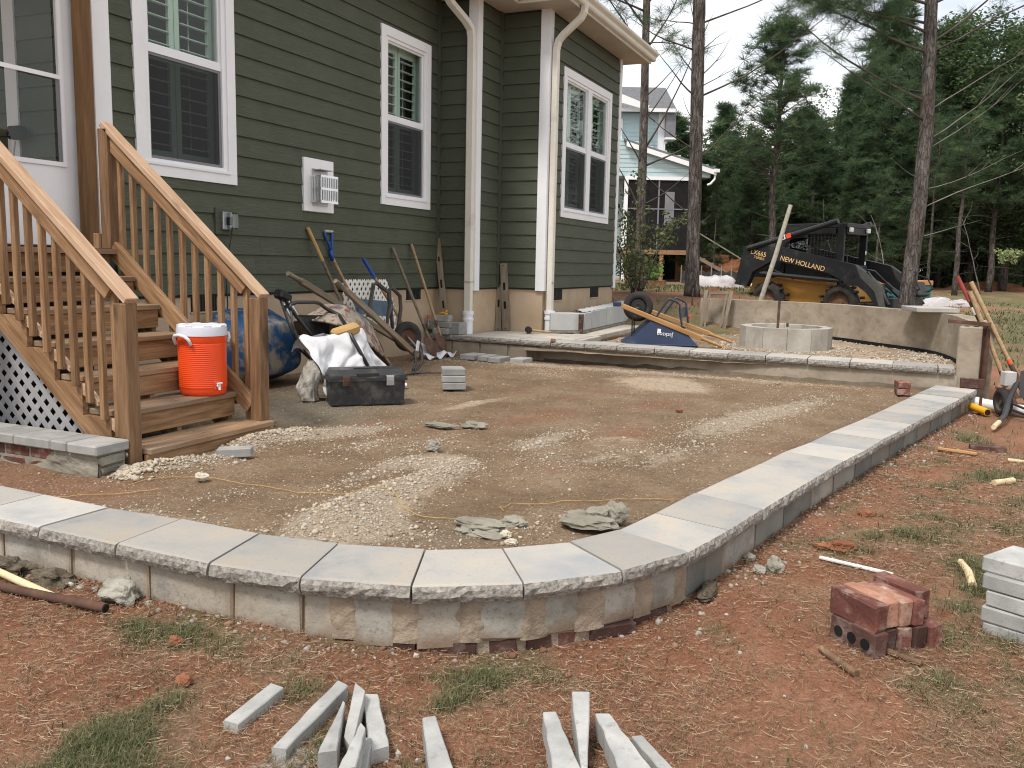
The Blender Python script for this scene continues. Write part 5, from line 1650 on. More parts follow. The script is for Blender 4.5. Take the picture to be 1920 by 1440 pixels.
t = NT('grubby_paper'); c_ = t.ramp(t.noise(6, 6, 0.65), [(0.3, (0.22, 0.19, 0.16)), (0.5, (0.44, 0.41, 0.37)), (0.65, (0.62, 0.61, 0.60))]); t.base(c_); t.rough(0.7, 0.25); t.bump(t.noise(9, 5, 0.6, (1, 1, 0.4), dist=2.0), 1.0, 0.04); M['sack'] = t.mat
mb = MB()
def sk_fn(u, v):
    a = 2 * math.pi * u
    r_ = (0.060 + 0.045 * math.sin(math.pi * min(1, 0.15 + v * 0.8)) - 0.05 * v ** 6) * (1 + 0.30 * noise.noise(Vector((math.cos(a) * 1.7, math.sin(a) * 1.7, v * 2.2))) + 0.16 * noise.noise(Vector((math.cos(a) * 5, math.sin(a) * 5, v * 5))))
    r_ *= 0.68
    r_ += 0.008 * abs(math.sin(a * 5 + 6 * v + 2 * noise.noise(Vector((v * 4, u * 6, 2)))))
    return (5.915 + 0.02 * v + r_ * math.cos(a), 4.45 + 0.02 * math.sin(6 * v) + 1.1 * r_ * math.sin(a), 0.33 * v + 0.02 * noise.noise(Vector((math.cos(a) * 3, math.sin(a) * 3, 7))) * (v > 0.02))
mb.grid(sk_fn, 44, 22); mb.build('bag', M['sack'], sack, True)
mb = MB(); mb.cbox((0, 0, 0), (0.25, 0.11, 0.085), 0.025); me = mb.mesh('sponge', False); me.materials.append(M['sponge'])
sp = link('grout_sponge', me); sp.location = (6.36, 4.40, 0.545); sp.rotation_euler = (R(10), R(-14), R(-24)); tag(sp, 'yellow grout sponge lying on the white tarp', 'sponge')

# black toolbox
tb = thing('toolbox', 'large scuffed black toolbox with two latches on the dirt', 'toolbox', (5.99, 3.98, 0), math.atan2(3.676 - 4.124, 6.163 - 5.734))
L, W_, H_ = 0.60, 0.27, 0.205
O = Vector((5.9485, 3.900, 0)); th = math.atan2(3.676 - 4.124, 6.163 - 5.734)
Rt = Matrix.Rotation(th, 3, 'Z')
ctr = O + Rt @ Vector((0, W_ / 2, 0))
def loc(x, y, z):
    return ctr + Rt @ Vector((x, y, z))
def slanted(mb, l0, w0, z0, l1, w1, z1):
    b = [loc(sx * l0 / 2, sy * w0 / 2, z0) for sx, sy in ((-1, -1), (1, -1), (1, 1), (-1, 1))]
    t_ = [loc(sx * l1 / 2, sy * w1 / 2, z1) for sx, sy in ((-1, -1), (1, -1), (1, 1), (-1, 1))]
    mb.hexa(b, t_)
mb = MB(); slanted(mb, 0.585, 0.25, 0.003, 0.60, 0.27, 0.195)
for k in range(34):
    x = -0.285 + 0.57 * k / 33
    mb.cbox(loc(x, -0.128, 0.008), (0.006, 0.008, 0.014), 0.002, Rt)
mb.build('body', M['black'], tb)
mb = MB(); slanted(mb, 0.632, 0.30, 0.196, 0.632, 0.30, 0.216); mb.build('flange', M['black'], tb)
mb = MB(); slanted(mb, 0.61, 0.28, 0.217, 0.605, 0.275, 0.238); slanted(mb, 0.605, 0.275, 0.2385, 0.555, 0.215, 0.285)
mb.build('lid', M['black'], tb)
for x in (-0.175, 0.175):
    mb = MB(); mb.cbox(loc(x, -0.153, 0.196), (0.062, 0.010, 0.075), 0.003, Rt); mb.cbox(loc(x, -0.147, 0.236), (0.066, 0.014, 0.010), 0.003, Rt)
    for q in range(5):
        mb.cbox(loc(x - 0.02 + 0.01 * q, -0.1595, 0.185), (0.004, 0.004, 0.045), 0.001, Rt)
    mb.build('latch', M['rust'] if x < 0 else M['steel'], tb)
mb = MB(); mb.cbox(loc(0, -0.03, 0.289), (0.20, 0.05, 0.012), 0.004, Rt); mb.cbox(loc(0, -0.13, 0.245), (0.18, 0.02, 0.03), 0.004, Rt); mb.build('handle', M['blacktube'], tb)

# rusty wheelbarrow turned over: handles up and to the left, wheel to the right
wb = thing('old_wheelbarrow', 'rusty old wheelbarrow turned over with its wooden handles in the air', 'wheelbarrow', (7.4, 4.9, 0))
board('handle', (6.64, 5.083, 0.952), (8.45, 5.12, 0.26), 0.040, 0.060, (0, 0, 1), M['oldwood'], wb, 0.006)
board('handle', (6.70, 4.627, 0.878), (8.10, 4.70, 0.160), 0.040, 0.060, (0, 0, 1), M['oldwood'], wb, 0.006)
for p_, q_ in (((6.46, 5.08, 1.020), (6.66, 5.084, 0.944)), ((6.53, 4.62, 0.966), (6.71, 4.629, 0.873))):
    MB().tube([p_, q_], [0.021, 0.025], 10).build('grip', M['oldwood'], wb, True, 50)
Ld = Vector((0.880, 0.02, -0.475)).normalized(); Wd = Vector((0.03, 1, 0)).normalized(); Nd = Ld.cross(Wd).normalized()
if Nd.z < 0:
    Nd = -Nd
oc = Vector((7.00, 4.80, 0.640))
def fn(u, v):
    # u round the rim, v from the flat bottom (under the handles) out to the rim
    a = 2 * math.pi * u
    ca, sa = math.cos(a), math.sin(a)
    se = 1 / max(abs(ca) ** 3 + abs(sa) ** 3, 1e-6) ** (1 / 3)
    rr = min(v / 0.45, 1.0)
    w_ = max(0, (v - 0.45) / 0.55)
    lx = ca * se * (0.30 * rr + 0.26 * w_) + 0.05 * w_
    ly = sa * se * (0.20 * rr + 0.16 * w_)
    dn = 0.03 * rr + 0.27 * w_ ** 0.85
    p = oc + Ld * lx + Wd * ly - Nd * dn
    return tuple(p)
mb = MB(); mb.grid(fn, 48, 14); mb.build('tray', M['tray'], wb, True)
mb = MB(); mb.tube([fn(k / 48, 1.0) for k in range(49)], 0.013, 6, False); mb.build('rim', M['tray'], wb, True)
wc = Vector((8.37, 4.98, 0.335))
def wheel(mb_t, mb_r, c, axis, rad, wid, hub=0.55):
    q = Vector(axis).normalized().to_track_quat('Z', 'Y').to_matrix()
    pr = []
    for k in range(13):
        a = math.pi * (k / 12) 
        pr.append((rad - wid / 2 + wid / 2 * math.sin(a), -wid / 2 * math.cos(a)))
    pr = [(rad * hub, -wid * 0.40)] + pr + [(rad * hub, wid * 0.40)]
    mb_t.lathe(pr, c, q, 30, False)
    mb_r.lathe([(0.0, wid * 0.30), (rad * 0.16, wid * 0.34), (rad * 0.18, wid * 0.12), (rad * hub * 0.85, wid * 0.10), (rad * hub, wid * 0.30), (rad * hub * 1.03, wid * 0.39), (rad * hub * 1.03, -wid * 0.39), (rad * hub, -wid * 0.30), (rad * hub * 0.85, -wid * 0.10), (rad * 0.18, -wid * 0.12), (rad * 0.16, -wid * 0.34), (0.0, -wid * 0.30)], c, q, 24, False)
mt, mr = MB(), MB(); wheel(mt, mr, wc, (-0.55, -0.83, 0.1), 0.165, 0.09)
w_ = mt.build('wheel', M['rubber'], wb, True, 40); mr.build('rim', M['rust'], w_, True, 40)
mb = MB(); mb.tube([(8.20, 4.72, 0.20), (8.37, 4.98, 0.335), (8.46, 5.14, 0.27)], 0.012, 6); mb.build('axle', M['steel'], wb)
for dy, (xa, xb, xc, za) in ((5.05, (7.80, 8.06, 7.70, 0.90)), (5.25, (8.42, 8.62, 8.50, 0.84))):
    mb = MB(); mb.tube([(xc, dy, 0.58 if xc < 8 else 0.40), (xa, dy, za), (xa + 0.06, dy, za + 0.02), (xb, dy - 0.02, za - 0.08), (xb + 0.02, dy - 0.02, za - 0.22), (xb - 0.05, dy - 0.03, za - 0.42)], 0.022, 6); mb.build('leg', M['darksteel'], wb, True, 45)
mb = MB(); mb.hexa([(7.74, 5.19, 0.60), (8.34, 5.19, 0.545), (8.36, 5.22, 0.545), (7.74, 5.22, 0.60)], [(7.80, 5.22, 0.72), (8.46, 5.22, 0.66), (8.52, 5.25, 0.70), (7.72, 5.25, 0.76)]); mb.build('brace_plate', M['greyblue'], wb)
mb = MB(); mb.tube([(8.06, 4.68, 0.28), (8.06, 4.62, 0.20), (8.03, 4.60, 0.11), (7.95, 4.60, 0.05), (7.84, 4.60, 0.03), (7.76, 4.55, 0.02)], 0.015, 6); mb.tube([(7.98, 4.66, 0.22), (7.93, 4.62, 0.10), (7.84, 4.60, 0.045)], 0.014, 6); mb.tube([(7.62, 4.60, 0.014), (7.84, 4.55, 0.02), (8.0, 4.42, 0.014), (8.1, 4.25, 0.010)], 0.010, 6); mb.build('strap', M['black'], wb, True)
mb = MB(); mb.cbox((8.03, 4.655, 0.275), (0.05, 0.012, 0.11), 0.004, Matrix.Rotation(R(15), 3, 'Y')); mb.build('rag', M['bag'], wb)

# small white lattice offcut behind the barrow
lp = thing('lattice_offcut', 'white plastic lattice offcut standing against the foundation', 'lattice', (8.5, 5.6, 0.3))
u_ = Vector((0.93, 0, -0.30)).normalized(); 
PQ = [(8.05, 0.36), (9.02, 0.36), (9.02, 0.62), (8.90, 0.93), (8.03, 0.935)]
PQ = [(8.05, 0.34), (9.10, 0.34), (9.10, 0.60), (8.90, 0.93), (8.03, 0.935)]
for sgn, yo in ((1, 5.585), (-1, 5.591)):
    d = Vector((0.8, sgn * 1.0)).normalized()
    for k in range(-40, 60):
        p = Vector((8.0 + k * 0.086, 0.3))
        r_ = clip_strip(p, d, PQ)
        if r_:
            a, b = p + d * r_[0], p + d * r_[1]
            board('lattice_strip', (a.x, yo, a.y), (b.x, yo, b.y), 0.036, 0.0055, (0, -1, 0), M['white'], lp, 0.001)

# ------------------------------------------------------------------ long-handled tools along the wall
def grip_shaft(t_, p0, p1, r0, r1, m, name='handle', n=10):
    MB().tube([p0, (Vector(p0) + Vector(p1)) / 2, p1], [r0, (r0 + r1) / 2, r1], n).build(name, m, t_, True, 50)
def shovel(label, top, foot, grip=None, grip_len=0.3, m='handle', blade='round', group='long handled tools leaning on the wall'):
    t_ = thing('shovel', label, 'shovel', (foot[0], foot[1], 0), 0, group)
    a, b = Vector(top), Vector(foot)
    d = (b - a).normalized()
    grip_shaft(t_, a, b - d * 0.22, 0.0185, 0.0165, M[m])
    mb = MB(); mb.lathe([(0.0, -0.012), (0.014, -0.008), (0.019, 0.0)], a, (-d).to_track_quat('Z', 'Y').to_matrix(), 10, False); mb.lathe([(0.0, 0.012), (0.014, 0.008), (0.0185, 0.0)], a, (-d).to_track_quat('Z', 'Y').to_matrix(), 10, False); mb.build('butt', M[grip or m], t_, True)
    if grip:
        grip_shaft(t_, a, a + d * grip_len, 0.0205, 0.0200, M[grip], 'grip')
    s = d.cross(Vector((0, 1, 0))).normalized()
    nn = s.cross(d).normalized()
    if nn.y > 0:
        nn = -nn
    def fn(u, v):
        w_ = 0.105 * (1 - (max(0, v - 0.55) / 0.45) ** 2 * 0.92) * (0.75 + 0.25 * min(1, v * 6))
        x = (u - 0.5) * 2
        return tuple(b - d * 0.26 * (1 - v) + s * x * w_ - nn * 0.03 * x * x + nn * 0.012)
    mb = MB(); mb.grid(fn, 10, 10); mb.grid(lambda u, v: tuple(Vector(fn(1 - u, v)) - nn * 0.004), 10, 10); bl = mb.build('blade', M['rust'], t_, True, 60)
    mb = MB(); mb.tube([b - d * 0.42, b - d * 0.20], [0.020, 0.012], 8); mb.build('socket', M['rust'], t_, True, 50)
    return t_
shovel('shovel with ochre grip and grey shaft, tallest of those behind the wheelbarrow', (7.534, 5.665, 1.462), (8.10, 5.30, 0.03), 'sponge', 0.36, 'oldwood')
t_ = shovel('shovel with blue plastic D handle leaning on the siding', (7.93, 5.650, 1.17), (8.45, 5.33, 0.03), None, 0, 'handle')
mb = MB()
mb.tube([(7.91, 5.652, 1.23), (7.890, 5.655, 1.30), (7.830, 5.665, 1.39), (7.815, 5.666, 1.44)], 0.013, 8); mb.tube([(7.91, 5.652, 1.23), (7.935, 5.654, 1.30), (7.945, 5.663, 1.39), (7.945, 5.664, 1.44)], 0.013, 8); mb.tube([(7.935, 5.650, 1.14), (7.905, 5.652, 1.25)], 0.022, 8); mb.build('d_handle', M['bluegrip'], t_, True)
MB().tube([(7.808, 5.666, 1.445), (7.952, 5.664, 1.445)], 0.018, 8).build('grip', M['steel'], t_, True, 50)
shovel('short handled tool with a blue grip in front of the white lattice', (8.40, 5.57, 1.165), (9.02, 5.15, 0.04), 'bluegrip', 0.25, 'handle')
t_ = shovel('round point shovel with a grey handle beside the crawl space vent', (9.165, 5.662, 1.298), (9.24, 5.10, 0.03), None, 0, 'oldwood')
sv = shovel('shovel with a thin brown handle, right of the grey handled one', (9.60, 5.662, 1.35), (9.63, 5.18, 0.04), None, 0, 'handle')
pl = thing('plastic_wrap', 'torn clear and white plastic wrap on the dirt by the shovels', 'plastic wrap', (9.4, 5.1, 0))
mb = MB()
mb.grid(lambda u, v: (9.10 + 0.62 * u, 5.08 + 0.26 * v - 0.05 * u, max(0.004, 0.03 + 0.07 * noise.noise(Vector((u * 5, v * 4, 6))) + 0.16 * math.exp(-((u - 0.25) / 0.2) ** 2) * v)), 24, 14); mb.build('film', M['bag'], pl, True)
def drilled(name_label, p0, p1, w, th, n, slots, up, group='slotted planks leaning on the foundation'):
    t_ = thing('plank', name_label, 'plank', (p0[0], p0[1], p0[2]), 0, group)
    board('board', p0, p1, w, th, up, M['oldwood'], t_, 0.003)
    a, b = Vector(p0), Vector(p1)
    F_ = frame((0, 0, 0), b - a, up).to_3x3()
    for s_, l_ in slots:
        q = a.lerp(b, s_) + F_ @ Vector((0, 0, th / 2 + 0.0005))
        mb = MB(); mb.cbox(q, (l_, w * 0.32, 0.003), 0.001, F_); mb.build('slot', M['dark'], t_)
    for s_ in (0.03, 0.97):
        q = a.lerp(b, s_) + F_ @ Vector((0, 0, th / 2 + 0.0005))
        mb = MB(); mb.cbox(q, (0.014, 0.014, 0.003), 0.001, F_); mb.build('hole', M['dark'], t_)
    return t_
drilled('tall slotted plank leaning in the corner beside the first downspout', (10.20, 5.50, 0.385), (10.325, 5.70, 1.452), 0.075, 0.035, 0, [(0.45, 0.11), (0.75, 0.06), (0.20, 0.10)], (-0.99, -0.1, 0.1))
drilled('slotted plank leaning in the inner corner, the taller of the two there', (11.06, 5.02, 0.236), (11.105, 5.095, 1.148), 0.100, 0.03, 0, [(0.38, 0.10), (0.66, 0.10)], (-1, -0.1, 0.05))
drilled('short slotted plank leaning in the inner corner behind the taller one', (11.06, 5.14, 0.236), (11.108, 5.155, 0.848), 0.085, 0.03, 0, [(0.6, 0.1)], (-1, -0.1, 0.05))
# ------------------------------------------------------------------ loose pavers and small things by the house
GP = 'grey pavers lying about the patio'
def paver(label, c, size, rz, m='paver', group=GP, tilt=(0, 0), name='paver'):
    o = slab_piece(name, c, size, rz, M[m], None, 0.006, 0.0012, tilt)
    return tag(o, label, 'paver' if name == 'paver' else 'brick', group)
a_ = math.atan2(3.63 - 3.81, 7.137 - 7.02)
for k, (dx, dy, lab) in enumerate(((0, 0, 'bottom'), (0.004, 0.006, 'middle'), (0.015, 0.012, 'top'))):
    ux, uy = math.cos(a_), math.sin(a_)
    paver('grey paver at the %s of the front stack of three on the dirt' % lab, (7.08 + 0.06 * 0.84 + dx, 3.72 + 0.06 * 0.55 + dy, 0.031 + k * 0.064), (0.215, 0.13, 0.061), a_)
    paver('grey paver at the %s of the rear half of the stack on the dirt' % lab, (7.08 + 0.06 * 0.84 + dx + 0.118, 3.72 + 0.06 * 0.55 + dy + 0.055 + 0.02, 0.031 + k * 0.063), (0.20, 0.10, 0.060), a_ + 0.03)
for x, y, r, sz, lab in ((9.52, 4.75, -0.10, (0.30, 0.20, 0.06), 'large grey paver lying first in the row along the terrace wall'), (9.48, 4.535, -0.05, (0.28, 0.135, 0.06), 'narrow grey paver lying second in the row along the terrace wall'),
                         (9.40, 4.345, -0.08, (0.28, 0.15, 0.06), 'grey paver lying third in the row along the terrace wall'), (9.42, 4.075, -0.10, (0.24, 0.17, 0.06), 'grey paver lying last and apart in the row along the terrace wall')):
    paver(lab, (x, y, 0.032), sz, r)
paver('grey paver lying on the gravel before the bottom stair tread', (3.955, 3.505, 0.035), (0.20, 0.075, 0.055), math.atan2(-0.177, 0.131 * 0.6) + 0.1, tilt=(0.03, -0.05))
# stack against the foundation beside the first downspout
for c_, sz, r_, lab in (((9.99, 5.44, 0.272), (0.21, 0.105, 0.075), -1.45, 'grey paver lying flat in front of the little stack by the downspout'), ((10.05, 5.42, 0.352), (0.2, 0.11, 0.07), -1.6, 'grey paver in the second layer of the little stack by the downspout'),
                        ((10.13, 5.28, 0.310), (0.15, 0.2, 0.15), -1.62, 'large square grey paver block right beside the downspout boot'), ((10.13, 5.60, 0.325), (0.20, 0.14, 0.085), -1.3, 'rounded grey paver at the wall side of the little stack'),
                        ((10.07, 5.47, 0.432), (0.22, 0.12, 0.085), -1.55, 'grey paver on top of the little stack with yellow thing on it')):
    paver(lab, c_, sz, r_, 'paver', 'grey pavers stacked by the downspout')
yo = thing('cord_reel', 'small yellow plastic line reel on the paver stack', 'reel', (10.07, 5.45, 0.475))
mb = MB(); mb.tube([(10.05, 5.52, 0.482), (10.06, 5.46, 0.505), (10.06, 5.40, 0.485)], 0.014, 8); mb.build('body', M['yellow'], yo, True); mb = MB(); mb.tube([(10.05, 5.43, 0.50), (10.06, 5.40, 0.54)], 0.010, 8); mb.build('arm', M['yellow'], yo, True)
bo = thing('bottle', 'clear plastic bottle with red cap by the foundation', 'bottle', (10.10, 5.665, 0.235))
mb = MB(); mb.lathe([(0.0, 0), (0.030, 0.0), (0.032, 0.02), (0.032, 0.12), (0.028, 0.15), (0.014, 0.18), (0.013, 0.20), (0.0, 0.20)], (10.02, 5.655, 0.235), None, 16, False); mb.build('body', M['clear_plastic'], bo, True)
mb = MB(); mb.lathe([(0.0, 0.198), (0.017, 0.198), (0.017, 0.235), (0.0, 0.236)], (10.02, 5.655, 0.235), None, 14, False); mb.build('cap', M['redprint'], bo)
ma = thing('mallet', 'rubber mallet lying on the walkway before the second downspout', 'mallet', (10.85, 4.6, 0.235))
mb = MB(); mb.tube([(10.855, 4.60, 0.278), (11.0, 4.34, 0.252)], [0.014, 0.016], 8); mb.build('handle', M['handle'], ma, True, 50)
mb = MB(); q = Vector((0.87, 0.48, 0)).to_track_quat('Z', 'Y').to_matrix(); mb.lathe([(0.0, -0.065), (0.040, -0.065), (0.044, -0.055), (0.044, 0.055), (0.040, 0.065), (0.0, 0.065)], (10.855, 4.60, 0.279), q, 18, False); mb.build('head', M['rubber'], ma, True, 40)
st_ = link('wood_wedge', None) if False else None
wd = slab_piece('line_block', (9.905, 3.875, 0.247), (0.05, 0.055, 0.035), 0.2, M['palebrick']); tag(wd, 'small reddish line block hooked on the terrace coping', 'line block')

# ------------------------------------------------------------------ paved walk by the house and the block planter
wk = thing('walkway', 'dusty paved walk between the terrace coping and the house', 'walkway', (10.8, 4.4, 0.17))
mb = MB(); mb.box((10.2, 3.70, 0.05), (11.135, 5.17, 0.168)); mb.box((11.0, 3.72, 0.05), (14.6, 4.20, 0.1675)); mb.box((10.24, 5.171, 0.05), (10.365, 5.68, 0.167)); mb.build('bedding', M['dirt'], wk)
tops = 0.231
y = 5.15
r_ = 0
while y > 3.76:
    w_ = 0.232
    y0 = max(y - w_, 3.74)
    x = 9.985 + 0.083 * y * 0.35 + (0.0 if r_ % 2 else 0.09)
    x = 9.962 + 0.083 * y
    first = True
    while x < 11.12:
        L = 0.30 if not (first and r_ % 2) else 0.16
        x1 = min(x + L, 11.125)
        if x1 - x > 0.04:
            slab_piece('paver', ((x + x1) / 2, (y + y0) / 2, 0.200), (x1 - x - 0.005, y - y0 - 0.005, 0.060), 0, M['walkway'], wk, 0.005, 0.0012)
        x = x1; first = False
    y = y0; r_ += 1
x = 11.13
k = 0
while x < 14.5:
    slab_piece('paver', (x + 0.105, 3.985 + 0.012 * (x - 11.1), 0.200), (0.205, 0.19, 0.060), 0.0, M['walkway'], wk, 0.005, 0.001)
    slab_piece('edge_paver', (x + 0.052, 3.805 + 0.030 * (x - 11.1) * 0.6, 0.198), (0.099, 0.15, 0.062), 0.01, M['walkway'], wk, 0.005, 0.001)
    slab_piece('edge_paver', (x + 0.157, 3.806 + 0.030 * (x - 11.1) * 0.6, 0.198), (0.099, 0.15, 0.062), 0.01, M['walkway'], wk, 0.005, 0.001)
    x += 0.21
x = 10.15
while x < 11.05:
    slab_piece('edge_paver', (x + 0.05, 3.70, 0.196), (0.099, 0.075, 0.065), 0.0, M['walkway'], wk, 0.005, 0.001)
    x += 0.104
bp = thing('block_planter', 'new planter of clean grey concrete blocks against the house', 'planter', (12.5, 4.3, 0.23))
slab_piece('block', (11.30, 4.23, 0.385), (0.19, 0.475, 0.235), math.radians(31), M['cleanblock'], bp, 0.006, 0.001)
slab_piece('base_block', (11.285, 4.225, 0.248), (0.21, 0.52, 0.035), math.radians(31), M['wetmortar'], bp, 0.006, 0.002)
slab_piece('brick', (11.235, 4.00, 0.380), (0.07, 0.06, 0.225), math.radians(10), M['darkbrick'], bp, 0.004, 0.002)
for k in range(7):
    x = 11.28 + 0.405 * k
    slab_piece('block', (x + 0.205, 4.095 + 0.022 * k, 0.388 + 0.006 * k), (0.395, 0.19, 0.235 + 0.012 * k), 0.045, M['cleanblock'], bp, 0.006, 0.001)
    slab_piece('base_block', (x + 0.205, 4.093 + 0.022 * k, 0.248), (0.402, 0.205, 0.032), 0.045, M['wetmortar'], bp, 0.006, 0.001)
mb = MB()
mb.grid(lambda u, v: (11.35 + 2.8 * u, 4.10 + 0.02 * u * 6 + (v - 0.5) * 0.17, 0.512 + 0.05 * u + 0.03 * (1 - (2 * v - 1) ** 2) + 0.02 * noise.noise(Vector((u * 30, v * 6, 3)))), 90, 6)
mb.build('mortar_bed', M['cleanblock'], bp, True)
slab_piece('corner_block', (14.12, 4.32, 0.42), (0.10, 0.19, 0.33), 0.045, M['mortar'], bp, 0.006, 0.001)

# ------------------------------------------------------------------ fire pit ring
fp = thing('fire_pit', 'round fire pit of mortared concrete segments with a steel rod standing in it', 'fire pit', (12.02, 1.45, 0.14))
NSEG = 12
ro, ri = 0.58, 0.46
for k in range(NSEG):
    a0, a1 = 2 * math.pi * (k + 0.008) / NSEG + 0.16, 2 * math.pi * (k + 0.992) / NSEG + 0.16
    P = [(12.02 + r_ * math.cos(a), 1.45 + r_ * math.sin(a)) for r_, a in ((ri, a0), (ro, a0), (ro, a1), (ri, a1))]
    mb = MB(); mb.hexa([(*p, 0.10) for p in P], [(*p, 0.412 + random.uniform(-.003, .003)) for p in P]); mb.build('segment', M['palerender'], fp)
mb = MB(); n = NSEG * 2
mb.lathe([(ri + 0.006, 0.10), (ri + 0.006, 0.400), (ro - 0.022, 0.404), (ro - 0.022, 0.10)], (12.02, 1.45, 0), None, 48, False); mb.build('mortar', M['palerender'], fp)
mb = MB(); mb.tube([(11.98, 1.55, 0.12), (11.985, 1.545, 0.74)], 0.017, 8); mb.build('steel_rod', M['rust'], fp)
mb = MB(); mb.cbox((12.0, 1.43, 0.43), (0.03, 0.03, 0.05), 0.004); mb.build('peg', M['rust'], fp)

# ------------------------------------------------------------------ curved seat wall and its end column
sw = thing('seat_wall', 'curved rendered concrete seat wall behind the fire pit', 'wall', (13.0, 0.3, 0.1))
ctl = [Vector(p) for p in [(10.05, -0.60), (10.55, -0.60), (11.03, -0.545), (11.55, -0.47), (12.12, -0.32), (12.60, -0.02), (13.03, 0.36), (13.48, 0.72), (13.85, 1.11), (14.08, 1.60), (14.20, 2.10), (14.25, 2.60), (14.22, 3.05)]]
def spl(u):
    n = len(ctl) - 1
    f = u * n; i = min(int(f), n - 1); t_ = f - i
    p0, p1, p2, p3 = ctl[max(i - 1, 0)], ctl[i], ctl[i + 1], ctl[min(i + 2, n)]
    return 0.5 * ((2 * p1) + (p2 - p0) * t_ + (2 * p0 - 5 * p1 + 4 * p2 - p3) * t_ * t_ + (3 * p1 - p0 - 3 * p2 + p3) * t_ ** 3)
def sw_pt(u, off, z):
    p = spl(u); q = spl(min(u + 0.002, 1)) - spl(max(u - 0.002, 0)); q.normalize()
    nn = Vector((-q.y, q.x))       # towards the fire pit
    p = p - nn * off
    return (p.x, p.y, z)
mb = MB()
NS = 90
V, F = [], []
ztop = lambda u: 0.655 - 0.02 * sst(0.25, 0.0, u) + 0.004 * noise.noise(Vector((u * 9, 0, 0)))
for k in range(NS + 1):
    u = k / NS
    j = 0.006 * noise.noise(Vector((u * 22, 1, 5)))
    V += [sw_pt(u, j, 0.02), sw_pt(u, j * 0.5, 0.33), sw_pt(u, j, ztop(u)), sw_pt(u, 0.20, ztop(u)), sw_pt(u, 0.20, -0.25)]
for k in range(NS):
    for q in range(4):
        a = k * 5 + q
        F.append((a, a + 1, a + 6, a + 5)[::-1])
F.append((0, 1, 2, 3, 4)); F.append(tuple(range(NS * 5, NS * 5 + 5))[::-1])
mb.add(V, F); mb.build('rendered_wall', M['render'], sw)
mb = MB()
mb.grid(lambda u, v: sw_pt(0.08 + u * 0.84, -0.012 - 0.004 * noise.noise(Vector((u * 60, v, 1))), 0.135 + 0.05 * v), 80, 1); mb.build('damp_course', M['dark'], sw)
# open cores in the top of the far arm
for u in (0.10, 0.135, 0.17, 0.205, 0.24):
    p = Vector(sw_pt(u, 0.10, ztop(u) + 0.0008)); q = Vector(sw_pt(u + 0.01, 0.10, 0)) - Vector(sw_pt(u - 0.01, 0.10, 0))
    mb = MB(); mb.cbox(p, (0.14, 0.11, 0.003), 0.001, Matrix.Rotation(math.atan2(q.y, q.x), 3, 'Z')); mb.build('block_core', M['mortar'], sw)
colm = thing('end_column', 'smooth rendered concrete column at the end of the terrace wall', 'column', (9.65, -0.56, 0.05))
mb = MB(); mb.cbox((9.68, -0.563, 0.32), (0.205, 0.20, 0.63), 0.010, Matrix.Rotation(-0.10, 3, 'Z')); mb.build('shaft', M['render'], colm)
mb = MB(); mb.cbox((9.68, -0.525, 0.635), (0.10, 0.045, 0.004), 0.001, Matrix.Rotation(-0.10, 3, 'Z')); mb.cbox((9.68, -0.605, 0.635), (0.10, 0.045, 0.004), 0.001, Matrix.Rotation(-0.10, 3, 'Z')); mb.build('core', M['dark'], colm)
slb = slab_piece('stone_slab', (12.28, -0.235, 0.690), (0.62, 0.50, 0.055), 0.30, M['cap'], None, 0.006, 0.003); tag(slb, 'flat grey cap stone lying loose on the seat wall', 'stone slab')
sq = thing('steel_square', 'brown steel angle hooked over the end column', 'steel angle', (9.76, -0.70, 0))
mb = MB(); mb.cbox((9.815, -0.712, 0.36), (0.055, 0.008, 0.63), 0.002, Matrix.Rotation(-0.5, 3, 'Z') @ Matrix.Rotation(R(2), 3, 'X')); mb.cbox((9.81, -0.705, 0.36), (0.008, 0.075, 0.63), 0.002); mb.build('upright', M['rust'], sq)
mb = MB(); mb.cbox((9.75, -0.545, 0.668), (0.035, 0.37, 0.035), 0.003, Matrix.Rotation(R(3), 3, 'X')); mb.build('arm', M['rust'], sq)
o = slab_piece('brick', (9.535, -0.605, 0.097), (0.10, 0.205, 0.088), -0.02, M['darkbrick'], None, 0.004, 0.003, (0, 0.03)); tag(o, 'dark red brick lying on the last cap stone at the column foot', 'brick', 'loose bricks about the wall end')
for z_, w, lab in ((0.030, 'brick', 'red brick under another one where the two walls meet'), (0.092, 'brick', 'red brick on top of another one where the two walls meet')):
    o = slab_piece('brick', (9.10, 0.005, z_), (0.20, 0.11, 0.060), 0.15 + (z_ > 0.05) * 0.06, M[w], None, 0.004, 0.002); tag(o, lab, 'brick', 'loose bricks about the wall end')
fm = thing('wooden_frame', 'weathered wooden frame leaning on the end of the seat wall', 'frame', (13.95, 2.8, 0.14))
A_, B_, C_, D_ = Vector((13.87, 3.00, 0.16)), Vector((14.02, 2.60, 0.15)), Vector((14.16, 2.53, 0.785)), Vector((13.985, 2.955, 0.79))
nf = (B_ - A_).cross(D_ - A_).normalized()
for p, q in ((A_, D_), (B_, C_)):
    i_ = 0.035 if p is A_ else -0.035
    ex = (B_ - A_).normalized() * i_
    board('stile', p + ex, q + ex, 0.055, 0.045, nf, M['oldwood'], fm)
board('rail', D_ + (B_ - A_).normalized() * 0.07 - Vector((0, 0, 0.03)), C_ - (B_ - A_).normalized() * 0.07 - Vector((0, 0, 0.03)), 0.05, 0.043, nf, M['oldwood'], fm)
board('rail', A_ + (B_ - A_).normalized() * 0.07 + Vector((0, 0, 0.02)), B_ - (B_ - A_).normalized() * 0.07 + Vector((0, 0, 0.02)), 0.05, 0.043, nf, M['oldwood'], fm)
